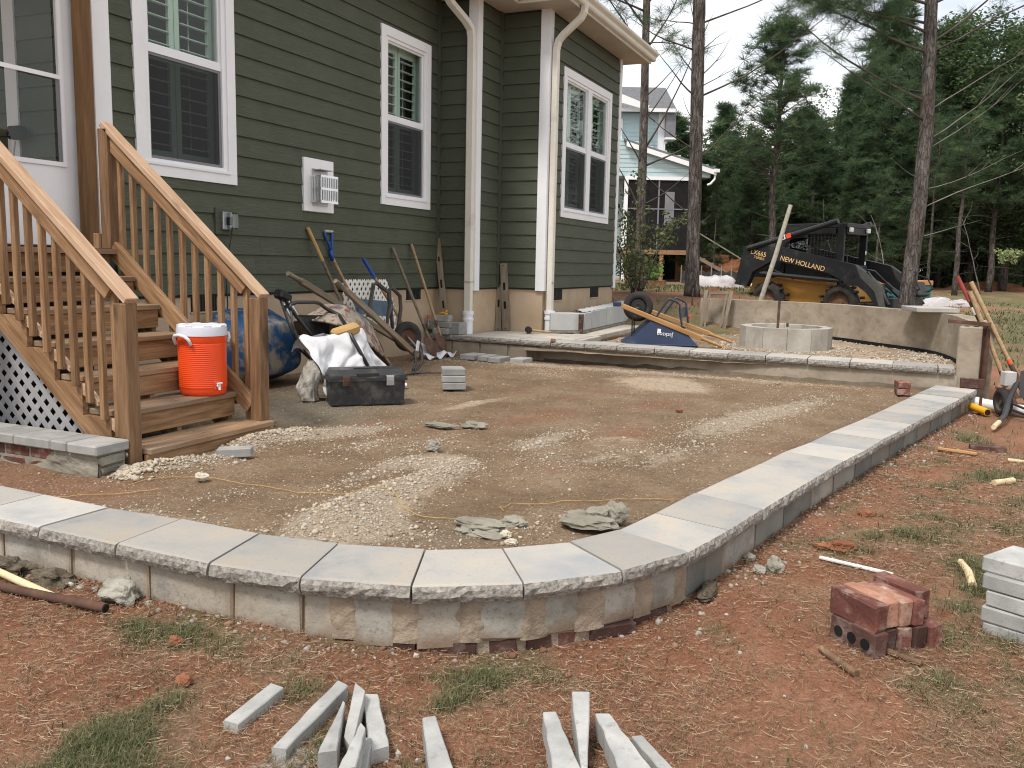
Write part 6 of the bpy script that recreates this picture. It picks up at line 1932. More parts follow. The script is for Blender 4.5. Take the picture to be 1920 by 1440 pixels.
for sg, p, q in ((1, A_, D_), (-1, B_, C_)):
    ex = (B_ - A_).normalized() * (0.095 * sg)
    board('inner_stile', p.lerp(q, 0.05) + ex, p.lerp(q, 0.92) + ex, 0.03, 0.03, nf, M['oldwood'], fm)
wp = thing('pole', 'long pale wooden pole standing aslant between the seat wall and the loader', 'pole', (14.98, 2.36, 0.1))
MB().tube([(14.98, 2.36, 0.15), (15.05, 2.05, 1.35), (15.22, 1.88, 2.18)], [0.040, 0.038, 0.034], 10).build('shaft', wood('grey_round_pole', (0.26, 0.235, 0.19), (0.36, 0.335, 0.28), (0.46, 0.43, 0.37), vary=0.0), wp, True, 50)

# ------------------------------------------------------------------ new navy wheelbarrow upside down on the terrace
nb = thing('new_wheelbarrow', 'new navy blue wheelbarrow standing upside down with oak handles up', 'wheelbarrow', (11.3, 2.8, 0.14))
hd_ = Vector((0.45, -1.13, -0.50)).normalized(); ha = Vector((1.0, 0.06, 0)).normalized(); hn = hd_.cross(ha).normalized()
if hn.z < 0:
    hn = -hn
a0, a1 = Vector((10.92, 3.34, 0.645)), Vector((11.30, 2.35, 0.203))
b1 = Vector((11.42, 2.07, 0.150))
off = Vector((0.44, 0.02, 0.0))
HB = (Vector((11.36, 3.35, 0.648)), Vector((11.87, 2.02, 0.149)))
HA = (a0, Vector((11.40, 2.094, 0.133)))
for s_, e_ in (HA, HB):
    d_ = (e_ - s_).normalized(); a0_ = s_
    board('handle', s_, s_ + d_ * 1.10, 0.040, 0.060, hn, M['newhandle'], nb, 0.006)
    e = s_ + d_ * 1.09
    mb = MB(); mb.tube([e, e + d_ * 0.06, e + d_ * 0.10, e + d_ * 0.33], [0.028, 0.022, 0.019, 0.018], 10); mb.build('grip', M['newhandle'], nb, True, 60)
# tray
h2 = Vector((0.40, -0.917, 0)).normalized(); up_ = Vector((0, 0, 1))
r0 = Vector((10.89, 3.27, 0.155))
hb = Vector((0.93, 0.37, 0)).normalized()
rim_ = [r0, r0 + h2 * 0.92, r0 + h2 * 0.92 + hb * 0.66, r0 + hb * 0.66]
bt_ = [Vector((11.05, 3.00, 0.455)), Vector((11.225, 2.60, 0.350)), Vector((11.225, 2.60, 0.350)) + hb * 0.40, Vector((11.05, 3.00, 0.455)) + hb * 0.40]
mb = MB()
for i in range(4):
    j = (i + 1) % 4
    A0, A1, B0, B1 = rim_[i], rim_[j], bt_[i], bt_[j]
    mb.grid(lambda u, v, A0=A0, A1=A1, B0=B0, B1=B1: tuple(A0.lerp(A1, u).lerp(B0.lerp(B1, u), v) + Vector((0, 0, 0.012 * math.sin(math.pi * u) * math.sin(math.pi * v)))), 8, 6)
mb.add([tuple(p) for p in bt_], [(0, 1, 2, 3)])
tray_ = mb.build('tray', M['navy'], nb)
mb = MB(); mb.tube([tuple(p) for p in rim_ + [rim_[0]]], 0.013, 6, False); mb.build('rim', M['navy'], nb)
mb = MB(); mb.hexa([tuple(bt_[0] + Vector((0, 0, .004)) - h2 * 0.05), tuple(bt_[1] + Vector((0, 0, .004))), tuple(bt_[2] + Vector((0, 0, .004))), tuple(bt_[3] + Vector((0, 0, .004)) - h2 * 0.05)], [tuple(a0 + hd_ * 0.33 - hn * 0.035 + ha * 0.02), tuple(a0 + hd_ * 0.85 - hn * 0.035 + ha * 0.02), tuple(a0 + hd_ * 0.85 - hn * 0.035 + ha * 0.42), tuple(a0 + hd_ * 0.33 - hn * 0.035 + ha * 0.42)]); mb.build('riser_plate', M['navy'], nb)
mt, mr = MB(), MB()
wc = Vector((11.16, 3.20, 0.632))
wheel(mt, mr, wc, (0.96, 0.28, 0), 0.192, 0.11, 0.58)
w_ = mt.build('wheel', M['rubber'], nb, True, 40); mr.build('rim', M['blacktube'], w_, True, 40)
mb = MB(); mb.tube([a0 + hd_ * 0.16 + hn * 0.03, a0 + hd_ * 0.16 + off + hn * 0.03], 0.010, 8); mb.build('axle', M['steel'], nb)
mb = MB(); mb.cbox(a0 + hd_ * 0.0 + off * 0.15 - ha * 0.10 + Vector((0, 0.06, 0.02)), (0.08, 0.09, 0.06), 0.01); mb.build('nose_guard', M['navy'], nb)
for k_, s_ in ((0.05, 0.08), (0.12, 0.20)):
    q = a0 + hd_ * (0.10 + k_ * 0.2) + off * (0.25 + s_)
    mb = MB(); mb.tube([q + Vector((0, 0, -0.05)), (q.x, q.y, 0.14)], 0.009, 6); mb.build('support', M['blacktube'], nb)
# legs in the air
for o_ in (Vector((0, 0, 0)), off):
    p0 = Vector((11.09, 2.935, 0.515)) + o_
    p1 = Vector((11.20, 2.63, 0.400)) + o_
    q1 = Vector((11.22, 2.68, 0.70)) + o_; q0 = Vector((11.18, 2.80, 0.738)) + o_
    mb = MB(); mb.tube([p0 + hd_ * -0.05, p0, p0 + Vector((0, -0.02, 0.03)), q0 + Vector((0, 0.02, -0.02)), q0 + Vector((0, 0, 0.008)), q1 + Vector((0, 0.02, 0.0)), q1 + Vector((0.003, -0.01, -0.03)), p1 + Vector((0, 0.0, 0.03)), p1, p1 + hd_ * 0.05], 0.0135, 8); mb.build('leg', M['navytube'], nb, True, 50)
p1 = Vector((11.20, 2.63, 0.400))
mb = MB(); mb.hexa([tuple(p1 + Vector((0, .02, .10)) + ha * 0.0), tuple(p1 + Vector((0, .02, .10)) + ha * 0.44), tuple(p1 + Vector((0, .03, .10)) + ha * 0.44), tuple(p1 + Vector((0, .03, .10)) + ha * 0.0)], [tuple(p1 + Vector((-.01, .035, .23)) + ha * 0.0), tuple(p1 + Vector((-.01, .035, .23)) + ha * 0.44), tuple(p1 + Vector((-.01, .045, .23)) + ha * 0.44), tuple(p1 + Vector((-.01, .045, .23)) + ha * 0.0)]); mb.build('brace', M['navytube'], nb)
mb = MB(); mb.cbox(p1 + ha * 0.50 + Vector((0, 0, 0.10)), (0.05, 0.05, 0.05), 0.012); mb.build('tag', M['redprint'], nb)
def text(s, name, m, parent, origin, xdir, zdir, size, ext=0.0015, sx=1.0, align='LEFT'):
    """flat lettering: reads along xdir, letters stand up along zdir"""
    cu = bpy.data.curves.new(name, 'FONT')
    cu.body = s; cu.size = size; cu.extrude = ext; cu.align_x = align
    cu.materials.append(m)
    o = bpy.data.objects.new(name, cu)
    col.objects.link(o)
    x = Vector(xdir).normalized(); y = Vector(zdir); y = (y - x * y.dot(x)).normalized(); z = x.cross(y)
    o.matrix_basis = Matrix(((x.x * sx, y.x, z.x, origin[0]), (x.y * sx, y.y, z.y, origin[1]), (x.z * sx, y.z, z.z, origin[2]), (0, 0, 0, 1)))
    me = bpy.data.meshes.new_from_object(o)
    mt_ = o.matrix_basis.copy()
    bpy.data.objects.remove(o)
    o = link(name, me)
    o.matrix_basis = mt_
    adopt(o, parent)
    return o
# the maker's name reads upside down because the tray is inverted
f0, f1, g0, g1 = rim_[0], rim_[1], bt_[0], bt_[1]
def onfront(u, v):
    return f0.lerp(f1, u).lerp(g0.lerp(g1, u), v)
xd_ = -(onfront(0.8, 0.6) - onfront(0.3, 0.6)); zd_ = onfront(0.5, 0.2) - onfront(0.5, 0.8)
nrm_ = xd_.cross(zd_).normalized()
og = onfront(0.66, 0.63) + nrm_ * 0.014
text('Jackson', 'lettering', M['print'], nb, og, xd_, zd_, 0.075, 0.001, 0.9)
for q, (uu, ww) in enumerate(((0.385, 0.012), (0.36, 0.012), (0.335, 0.012))):
    p = onfront(uu, 0.68) + nrm_ * 0.014
    mb = MB(); mb.cbox((0, 0, 0), (0.014, 0.055, 0.002), 0.0005); me = mb.mesh('logo_bar'); me.materials.append(M['print']); o = link('logo_bar', me)
    x = xd_.normalized(); y = (zd_ - x * zd_.dot(x)).normalized(); z = x.cross(y)
    o.matrix_basis = Matrix(((x.x, y.x, z.x, p.x), (x.y, y.y, z.y, p.y), (x.z, y.z, z.z, p.z), (0, 0, 0, 1))); adopt(o, nb)

# ------------------------------------------------------------------ tools, pipes and barrow at the right edge
GT = 'tools leaning on the end column'
def long_tool(nm, label, top, foot, m, bands=(), r=0.018):
    t_ = thing(nm, label, 'tool', (foot[0], foot[1], -0.1), 0, GT)
    a, b = Vector(top), Vector(foot)
    MB().tube([a, b], [r * 1.05, r * 0.9], 10).build('handle', M[m], t_, True, 50)
    d = (b - a).normalized()
    for s0, s1, mm, rr in bands:
        MB().tube([a.lerp(b, s0), a.lerp(b, s1)], r * rr, 10).build('band', M[mm], t_, True, 50)
    return t_, a, b, d
t_, a, b, d = long_tool('post_hole_digger', 'digging tool with a red grip and black and white shaft', (10.0, -0.417, 1.113), (9.95, -0.955, 0.07), 'blacktube', [(0.0, 0.24, 'redgrip', 1.35), (0.29, 0.36, 'white', 1.05), (0.80, 0.84, 'redprint', 1.1)], 0.014)
mb = MB(); mb.tube([b - d * 0.15, b + d * 0.16], [0.02, 0.035], 8); mb.build('blade', M['rust'], t_)
t_, a, b, d = long_tool('shovel', 'shovel with the longer bare ash handle at the end column', (10.05, -0.545, 1.062), (9.98, -1.03, 0.12), 'handle', [(0.80, 0.84, 'redprint', 1.1)], 0.021)
mb = MB(); mb.tube([b - d * 0.16, b + d * 0.25], [0.022, 0.035], 8); mb.build('blade', M['rust'], t_)
t_, a, b, d = long_tool('shovel', 'shovel with the shorter bare ash handle at the end column', (9.97, -0.540, 0.965), (9.92, -0.935, 0.05), 'handle', (), 0.021)
mb = MB(); mb.tube([b - d * 0.16, b + d * 0.22], [0.022, 0.034], 8); mb.build('blade', M['rust'], t_)
pv = thing('white_pipe', 'white plastic drain pipe lying on the clay beyond the wall end', 'pipe', (9.2, -0.9, -0.1))
MB().tube([(9.47, -0.60, -0.075), (8.90, -1.34, -0.085)], 0.052, 18).build('pipe', M['white'], pv, True, 50)
MB().tube([(9.455, -0.62, -0.075), (9.40, -0.69, -0.076)], 0.058, 18).build('collar', M['vinyl'], pv, True, 50)
yp = thing('yellow_pipe', 'short yellow pipe lying on the clay at the wall end', 'pipe', (9.1, -0.65, -0.12))
MB().tube([(9.235, -0.595, -0.085), (8.98, -0.715, -0.095)], 0.034, 14).build('pipe', M['yellow'], yp, True, 50)
MB().tube([(8.985, -0.712, -0.095), (8.972, -0.719, -0.0955)], 0.026, 12).build('bore', M['dark'], yp)
st2 = thing('iron_stake', 'rusty iron stake driven in beside the yellow pipe', 'stake', (9.15, -0.68, -0.13)); MB().tube([(9.12, -0.66, -0.16), (9.16, -0.665, 0.05)], 0.014, 6).build('shaft', M['rust'], st2)
rb = thing('edge_wheelbarrow', 'upturned dark wheelbarrow with orange rimmed wheel at the right edge', 'wheelbarrow', (8.8, -1.0, -0.13))
mt, mr = MB(), MB(); wheel(mt, mr, (9.05, -0.835, 0.0), (0.35, -0.93, 0.08), 0.135, 0.085); w_ = mt.build('wheel', M['rubber'], rb, True, 40); mr.build('rim', M['darksteel'], w_, True, 40)
mb = MB(); mb.tube([(9.08, -0.80, 0.110), (9.09, -0.81, 0.132), (9.06, -0.86, 0.136), (9.02, -0.88, 0.12)], 0.04, 8); mb.build('orange_tread', M['palebrick'], w_, True)
mb = MB(); mb.cbox((9.05, -0.86, 0.215), (0.10, 0.10, 0.13), 0.008, Matrix.Rotation(0.4, 3, 'Z')); mb.build('block', M['cleanblock'], rb)
MB().tube([(8.12, -0.70, -0.095), (8.38, -0.76, -0.085)], [0.020, 0.021], 10).build('grip', M['cutwood'], rb, True, 50)
MB().tube([(8.37, -0.758, -0.085), (8.62, -0.82, -0.055), (8.85, -0.86, 0.04), (9.05, -0.93, 0.19)], 0.024, 8).build('handle', M['blacktube'], rb, True, 50)
for q in ((0, 0), (0.05, -0.12)):
    MB().tube([(8.85 + q[0], -0.90, -0.04 + q[0]), (8.75, -1.05 + q[1], -0.08), (8.6, -1.3 + q[1], -0.10)], 0.012, 6).build('brace', M['blacktube'], rb, True, 50)
mb = MB(); mb.grid(lambda u, v: (9.25 - 0.10 * u + 0.10 * v, -0.98 - 0.42 * u, 0.02 + 0.28 * v * (1 - 0.15 * (2 * u - 1) ** 2) + 0.03 * u), 8, 6); mb.build('tray', M['blacktube'], rb, True)
o = slab_piece('brick', (7.27, -0.60, -0.135), (0.10, 0.24, 0.062), 0.03, M['darkbrick'], None, 0.004, 0.003); tag(o, 'dark red brick lying alone on the clay beside a split stake', 'brick', 'loose bricks about the wall end')
# ------------------------------------------------------------------ skid steer loader
def local_frame(o, ang):
    """o world origin; ang turns the forward direction away from the viewer's right, towards the viewer"""
    fx = RT * math.cos(ang) - FW * math.sin(ang)
    fy = FW * math.cos(ang) + RT * math.sin(ang)      # to the far side
    return Vector(o), fx, fy
o_ = FW * 19.0 + RT * 6.50
SO, SX, SY = local_frame((o_.x, o_.y, 0.10), R(48))
SZ = Vector((0, 0, 1))
def sl(x, y, z):
    return SO + SX * (x * 1.15) + SY * y + SZ * z
RS = Matrix((SX, SY, SZ)).transposed()
M['mudrim'] = simple('muddy_rim', [(0.3, (0.12, 0.065, 0.035)), (0.7, (0.20, 0.12, 0.07))], 8, 5, 0.9)
sk = thing('skid_steer', 'black and yellow skid steer loader parked behind the seat wall', 'skid steer', tuple(SO), math.atan2(SX.y, SX.x))
def side_plate(name, pts, y0, y1, m, parent=sk):
    mb = MB(); a = [sl(x, y0, z) for x, z in pts]
    mb.prism(a, SY * (y1 - y0)); return mb.build(name, m, parent)
def lbox(name, c, s, m, parent=sk, ch=0.01, Rx=None):
    mb = MB(); mb.cbox(sl(*c), (s[0] * 1.12, s[1], s[2]), ch, RS @ Rx if Rx else RS); return mb.build(name, m, parent)
body = side_plate('body', [(-1.15, 0.36), (0.72, 0.30), (0.86, 0.42), (0.80, 0.72), (-0.2, 0.84), (-1.12, 0.86), (-1.22, 0.55)], -0.48, 0.48, M['loader_yellow'])
side_plate('engine_cover', [(-1.25, 0.86), (-0.5, 0.90), (-0.5, 1.30), (-1.15, 1.25), (-1.30, 1.0)], -0.40, 0.40, M['loader_black'])
lbox('step_rail', (0.0, -0.52, 0.80), (1.35, 0.05, 0.035), M['loader_yellow'], sk, 0.005, Matrix.Rotation(R(-5.5) * -1, 3, 'Y'))
lbox('tailpipe_guard', (-1.28, -0.25, 0.42), (0.20, 0.30, 0.22), M['rust'], sk, 0.05)
for x in (-0.72, 0.73):
    for y in (-0.62, 0.62):
        mt, mr = MB(), MB()
        wheel(mt, mr, sl(x, y, 0.385), SY, 0.385, 0.26, 0.55)
        # lugs
        for k in range(18):
            a = 2 * math.pi * k / 18
            q = sl(x + 0.378 * math.cos(a), y + (0.06 if k % 2 else -0.06), 0.385 + 0.378 * math.sin(a))
            mt.cbox(q, (0.05, 0.14, 0.05), 0.008, RS @ Matrix.Rotation(-a, 3, 'Y'))
        w_ = mt.build('wheel', M['rubber'], sk, True, 35); mr.build('rim', M['mudrim'], w_, True, 40)
# loader arms, one each side
arm_pts = [(-1.36, 0.70), (-1.10, 0.66), (-0.98, 0.98), (-0.55, 1.24), (0.55, 0.98), (0.90, 0.80), (1.10, 0.74), (1.26, 0.62), (1.50, 0.30), (1.62, 0.33), (1.50, 0.74), (1.25, 0.99), (1.02, 1.16), (-0.40, 1.50), (-1.05, 1.56), (-1.20, 1.50)]
for y0, y1 in ((-0.82, -0.68), (0.68, 0.82)):
    arm = side_plate('loader_arm', arm_pts, y0, y1, M['loader_black'])
    mb = MB(); mb.tube([sl(-1.10, y0 - 0.02, 1.47), sl(0.62, y0 + 0.10 if y0 < 0 else y0 - 0.02, 2.02)], 0.055, 8); mb.build('lift_link', M['loader_black'], sk)
    mb = MB(); mb.tube([sl(-0.85, (y0 + y1) / 2, 0.95), sl(0.75, (y0 + y1) / 2, 0.84)], 0.045, 8); mb.build('lift_cylinder', M['blacktube'], sk)
    mb = MB(); mb.tube([sl(1.22, (y0 + y1) / 2, 1.02), sl(1.64, (y0 + y1) / 2, 0.40)], 0.040, 8); mb.build('tilt_cylinder', M['blacktube'], sk)
    for px, pz in ((-1.27, 0.78), (1.0, 0.95), (-1.12, 1.47)):
        mb = MB(); mb.tube([sl(px, y0 - 0.012, pz), sl(px, y1 + 0.012, pz)], 0.045, 10); mb.build('pivot_pin', M['blacktube'], arm)
    # dusty forward shank
    side_plate('arm_shank', [(1.04, 1.15), (1.26, 0.985), (1.51, 0.735), (1.62, 0.335), (1.52, 0.315), (1.40, 0.66), (1.15, 0.90)], y0 - 0.008, y0 - 0.002, simple('dusty_black_paint', [(0.3, (0.055, 0.055, 0.055)), (0.7, (0.10, 0.098, 0.09))], 5, 5, 0.7) if 'dusty' not in M else M['dusty'])
# cab: posts, roof, mesh sides, open front
cz0, cz1 = 0.86, 1.98
cx0, cx1, cw = -0.58, 0.60, 0.50
cab = lbox('cab_roof', ((cx0 + cx1) / 2 + 0.04, 0, cz1 - 0.03), (cx1 - cx0 + 0.14, cw * 2, 0.09), M['loader_black'])
side_plate('rear_panel', [(cx0 - 0.02, 1.52), (cx0 + 0.62, 1.93), (cx0 - 0.02, 1.935)], -cw, -cw + 0.03, M['loader_black'])
side_plate('rear_panel', [(cx0 - 0.02, 1.52), (cx0 + 0.62, 1.93), (cx0 - 0.02, 1.935)], cw - 0.03, cw, M['loader_black'])
for y in (-cw + 0.03, cw - 0.03):
    lbox('cab_post', (cx0 + 0.03, y, (cz0 + cz1) / 2), (0.08, 0.058, cz1 - cz0 - 0.10), M['loader_black'])
    lbox('cab_post', (cx1 - 0.02, y, (cz0 + cz1) / 2), (0.14, 0.06, cz1 - cz0 - 0.10), M['loader_black'])
    lbox('cab_sill', (0, y, cz0 + 0.15), (cx1 - cx0 - 0.2, 0.05, 0.32), M['loader_black'])
    lbox('cab_header', (0, y, cz1 - 0.14), (cx1 - cx0 - 0.2, 0.05, 0.13), M['loader_black'])
    mb = MB()
    for k in range(15):
        x = cx0 + 0.10 + k * (cx1 - cx0 - 0.22) / 14
        mb.tube([sl(x, y, cz0 + 0.3), sl(x, y, cz1 - 0.2)], 0.006, 4)
    for k in range(12):
        z = cz0 + 0.33 + k * 0.052
        mb.tube([sl(cx0 + 0.08, y, z), sl(cx1 - 0.09, y, z)], 0.006, 4)
    mb.build('side_mesh', M['blacktube'], sk)
mb = MB(); mb.cbox(sl(-0.23, -cw + 0.0, 1.50), (0.42, 0.012, 0.42), 0.004, RS); mb.build('side_window', glass('loader_window', (0.30, 0.36, 0.38), 1.0, 0.10), sk)
lbox('cab_front_base', (cx1 + 0.02, 0, cz0 - 0.02), (0.12, cw * 2 - 0.02, 0.62), M['loader_black'])
lbox('front_header', (cx1 + 0.03, 0, cz1 - 0.13), (0.10, cw * 2 - 0.12, 0.16), M['loader_black'])
lbox('rear_wall', (cx0 + 0.02, 0, 1.10), (0.05, cw * 2 - 0.14, 0.42), M['loader_black'])
mb = MB()
for k in range(13):
    y = -0.36 + 0.72 * k / 12
    mb.tube([sl(cx0 + 0.03, y, 1.3), sl(cx0 + 0.03, y, 1.88)], 0.006, 4)
for k in range(11):
    z = 1.32 + k * 0.052
    mb.tube([sl(cx0 + 0.03, -0.38, z), sl(cx0 + 0.03, 0.38, z)], 0.006, 4)
mb.build('rear_mesh', M['blacktube'], sk)
lbox('seat', (-0.15, 0, 1.10), (0.42, 0.44, 0.10), M['black'], sk, 0.03); lbox('seat_back', (-0.36, 0, 1.36), (0.10, 0.42, 0.46), M['black'], sk, 0.03)
for y in (-0.36, 0.36):
    lbox('work_light', (cx1 + 0.11, y, cz1 - 0.12), (0.04, 0.12, 0.09), M['print'], sk, 0.01)
for z in (1.42, 1.20):
    lbox('control_label', (cx1 + 0.056, 0.43, z), (0.004, 0.05, 0.07), M['print'], sk, 0.001)
lbox('grab_handle', (cx1 + 0.10, -0.44, 1.2), (0.02, 0.02, 0.45), M['blacktube'], sk)
# coupler and hydraulic attachment at the front
lbox('coupler', (1.62, 0, 0.36), (0.10, 1.30, 0.36), M['loader_black'], sk, 0.02)
lbox('coupler_frame', (1.70, 0.35, 0.70), (0.10, 0.5, 0.30), M['loader_black'], sk, 0.02, Matrix.Rotation(R(-25), 3, 'Y'))
mb = MB(); mb.tube([sl(1.50, 0.12, 0.95), sl(1.70, 0.12, 0.90), sl(1.80, 0.12, 0.72), sl(1.62, 0.12, 0.58)], 0.018, 6); mb.tube([sl(1.50, 0.60, 1.0), sl(1.74, 0.60, 0.92), sl(1.84, 0.60, 0.72), sl(1.62, 0.60, 0.55)], 0.018, 6); mb.tube([sl(1.15, 0.25, 0.80), sl(1.75, 0.25, 0.22)], 0.05, 8); mb.build('bucket_cylinder', M['loader_black'], sk)
for k_, (a, b, c_) in enumerate((((-0.62, -0.66, 1.02), (-0.2, -0.70, 0.86), (0.5, -0.66, 0.90)), ((0.95, -0.60, 0.95), (1.25, -0.55, 0.85), (1.55, -0.45, 0.62)), ((0.9, -0.5, 1.1), (1.2, -0.40, 1.05), (1.5, -0.30, 0.7)))):
    mb = MB(); mb.tube([sl(*a), sl(*b), sl(*c_)], 0.018, 6); mb.build('hose', M['blacktube'], sk, True)
lbox('front_step', (1.02, 0, 0.34), (0.25, 0.9, 0.12), M['loader_black'], sk, 0.02)
tdir = (sl(0.95, 0, 0.97) - sl(-0.55, 0, 1.335)); upd = SZ
og = sl(-0.66, -0.826, 1.275)
text('NEW HOLLAND', 'lettering', M['goldprint'], sk, sl(-0.42, -0.826, 1.235), tdir, upd, 0.140, 0.002, 1.02)
text('LX665', 'lettering', M['goldprint'], sk, sl(-1.05, -0.826, 1.370), tdir, upd, 0.140, 0.002, 1.05)
text('TURBO', 'lettering', M['goldprint'], sk, sl(-0.97, -0.826, 1.275), tdir, upd, 0.075, 0.002, 1.05)
q = Matrix.Rotation(-math.atan2(0.55, 1.72), 3, 'Y')
mb = MB(); mb.cbox(sl(-0.36, -0.865, 1.700), (0.10, 0.006, 0.10), 0.001, RS @ q); mb.build('warning_label', M['print'], sk)
mb = MB(); mb.cbox(sl(-0.255, -0.86, 1.735), (0.11, 0.006, 0.10), 0.001, RS @ q); mb.build('warning_label', M['redprint'], sk)
mb = MB(); mb.cbox(sl(-0.355, -0.870, 1.695), (0.045, 0.004, 0.05), 0.001, RS @ q); mb.build('label_print', M['darkprint'], sk)

# ------------------------------------------------------------------ neighbour's house
NB = FW * 40.0
def nl(u, v, z):
    """u to the viewer's right, v further away"""
    return NB + RT * u + FW * v + Vector((0, 0, z))
RN = Matrix((RT, FW, SZ)).transposed()
nh = thing('neighbour_house', 'pale blue two storey house with grey roof and dark screened porch on posts', 'house', tuple(nl(5.5, 0, 0.4)))
def nbox(name, u0, u1, v0, v1, z0, z1, m, parent=nh):
    mb = MB(); b = [nl(u0, v0, z0), nl(u1, v0, z0), nl(u1, v1, z0), nl(u0, v1, z0)]; mb.hexa(b, [p + Vector((0, 0, z1 - z0)) for p in b]); return mb.build(name, m, parent)
def nsiding(u0, u1, v, z0, z1, top=None):
    z = z0
    k = 0
    while z < z1 - 0.02:
        h = min(0.18, z1 - z)
        ur = u1 if top is None else min(u1, max(u0, top(z + h * 0.5)))
        if ur - u0 > 0.05:
            mb = MB(); b = [nl(u0, v - 0.03, z), nl(ur, v - 0.03, z), nl(ur, v + 0.01, z), nl(u0, v + 0.01, z)]; t_ = [nl(u0, v - 0.012, z + h), nl(ur, v - 0.012, z + h), nl(ur, v + 0.01, z + h), nl(u0, v + 0.01, z + h)]
            mb.hexa(b, t_); mb.build('siding_board', M['paleblue'], nh)
        z += h
nbox('wall', 1.0, 6.50, 0.02, 8.0, 4.75, 7.80, M['paleblue'])
nbox('wall', 1.0, 4.72, 0.02, 8.0, 0.3, 4.749, M['paleblue'])
nsiding(3.8, 6.45, 0.0, 6.05, 7.78)
# gable end wall of the porch roof: a triangle of boards under a sloping fascia
slope_n = lambda z: 8.3 - (z - 5.33) * (8.41 - 4.70) / (6.45 - 5.33)
nsiding(3.8, 8.2, -1.5, 4.93, 6.45, slope_n)
mb = MB(); mb.prism([nl(3.8, -1.47, 4.92), nl(8.25, -1.47, 4.92), nl(8.25, -1.47, 5.30), nl(4.70, -1.47, 6.40), nl(3.8, -1.47, 6.60)], FW * 1.4); mb.build('porch_gable', M['paleblue'], nh)
mb = MB()
b = [nl(4.50, -1.75, 6.36), nl(8.52, -1.75, 5.18), nl(8.52, 3.0, 5.18), nl(4.50, 3.0, 6.36)]
mb.hexa(b, [p + Vector((0, 0, 0.09)) for p in b]); mb.build('porch_roof', M['shingle'], nh)
mb = MB()
b = [nl(4.60, -1.80, 6.12), nl(8.42, -1.80, 5.00), nl(8.42, -1.76, 5.00), nl(4.60, -1.76, 6.12)]
mb.hexa(b, [p + Vector((0, 0, 0.20)) for p in b]); mb.build('rake_board', M['trim'], nh)
nbox('porch_beam', 4.60, 7.72, -1.56, -1.44, 4.78, 4.925, M['trim'])
nbox('porch_gutter', 8.30, 8.55, -1.85, 2.8, 5.12, 5.26, M['trim'])
mb = MB(); mb.tube([nl(8.40, -1.7, 5.12), nl(8.38, -1.7, 4.85), nl(8.22, -1.7, 4.66), nl(8.08, -1.7, 4.60)], 0.05, 8); mb.build('downspout', M['trim'], nh, True)
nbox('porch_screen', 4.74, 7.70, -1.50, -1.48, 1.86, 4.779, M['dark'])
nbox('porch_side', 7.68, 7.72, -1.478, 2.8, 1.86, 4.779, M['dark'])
nbox('porch_post', 4.60, 4.76, -1.58, -1.44, 0.5, 4.779, M['trim'])
for u in (6.05, 7.62):
    nbox('screen_post', u, u + 0.06, -1.54, -1.501, 1.87, 4.779, M['screen_frame'])
nbox('screen_rail', 4.76, 7.69, -1.53, -1.502, 3.55, 3.60, M['screen_frame'])
nbox('porch_window', 6.35, 6.75, -1.515, -1.503, 2.9, 4.3, M['screen_frame'])
nbox('deck_edge', 4.40, 7.80, -1.70, -1.50, 1.66, 1.85, M['wood'])
nbox('deck', 4.45, 7.75, -1.499, 2.8, 1.70, 1.84, M['tread'])
for u in (4.80, 6.28, 7.55):
    nbox('deck_post', u - 0.08, u + 0.08, -1.66, -1.52, 0.3, 1.66, M['wood'])
    nbox('deck_post', u - 0.08, u + 0.08, 1.5, 1.64, 0.3, 1.70, M['wood'])
nbox('underfloor', 4.7, 7.7, 2.6, 2.7, 0.3, 1.69, M['dark'])
nbox('foundation', 3.0, 4.715, -0.01, 7.5, -0.5, 0.62, M['stucco'])
for s_ in (0, 1):
    mb = MB(); b = [nl(7.78, -1.3 + s_ * 1.1, 1.55), nl(10.0, -1.3 + s_ * 1.1, 0.42), nl(10.0, -1.24 + s_ * 1.1, 0.42), nl(7.78, -1.24 + s_ * 1.1, 1.55)]; mb.hexa(b, [p + Vector((0, 0, 0.16)) for p in b]); mb.build('stair_stringer', M['oldwood'], nh)
    if s_: continue
    mb = MB(); b = [nl(7.78, -1.3 + s_ * 1.1, 2.65), nl(9.9, -1.3 + s_ * 1.1, 1.45), nl(9.9, -1.24 + s_ * 1.1, 1.45), nl(7.78, -1.24 + s_ * 1.1, 2.65)]; mb.hexa(b, [p + Vector((0, 0, 0.06)) for p in b]); mb.build('stair_rail', M['oldwood'], nh)
    nbox('stair_post', 9.85, 9.95, -1.31 + s_ * 1.1, -1.23 + s_ * 1.1, 0.2, 1.55, M['wood'])
for k in range(6):
    u = 7.95 + k * 0.36
    nbox('tread', u, u + 0.3, -1.24, -0.2, 1.50 - k * 0.19, 1.54 - k * 0.19, M['wood'])
nbox('corner_board', 6.16, 6.42, -0.06, -0.031, 6.02, 7.78, M['trim'])
nbox('corner_board', 6.42, 6.50, -0.05, 8.0, 6.0, 7.79, M['trim'])
mb = MB()
b = [nl(3.9, -0.45, 7.80), nl(6.86, -0.45, 7.80), nl(6.86, 2.8, 9.30), nl(3.9, 2.8, 9.30)]
mb.hexa(b, [p + Vector((0, 0, 0.10)) for p in b]); b = [nl(3.9, 2.8, 9.30), nl(6.86, 2.8, 9.30), nl(6.86, 6.0, 7.80), nl(3.9, 6.0, 7.80)]; mb.hexa(b, [p + Vector((0, 0, 0.10)) for p in b]); mb.build('roof', M['shingle'], nh)
nbox('gutter', 3.9, 6.80, -0.58, -0.46, 7.74, 7.89, M['trim'])
mb = MB(); mb.prism([nl(6.70, -0.40, 7.78), nl(6.70, 6.0, 7.78), nl(6.70, 2.8, 9.28)], RT * 0.1); mb.build('gable', M['screen_frame'], nh)
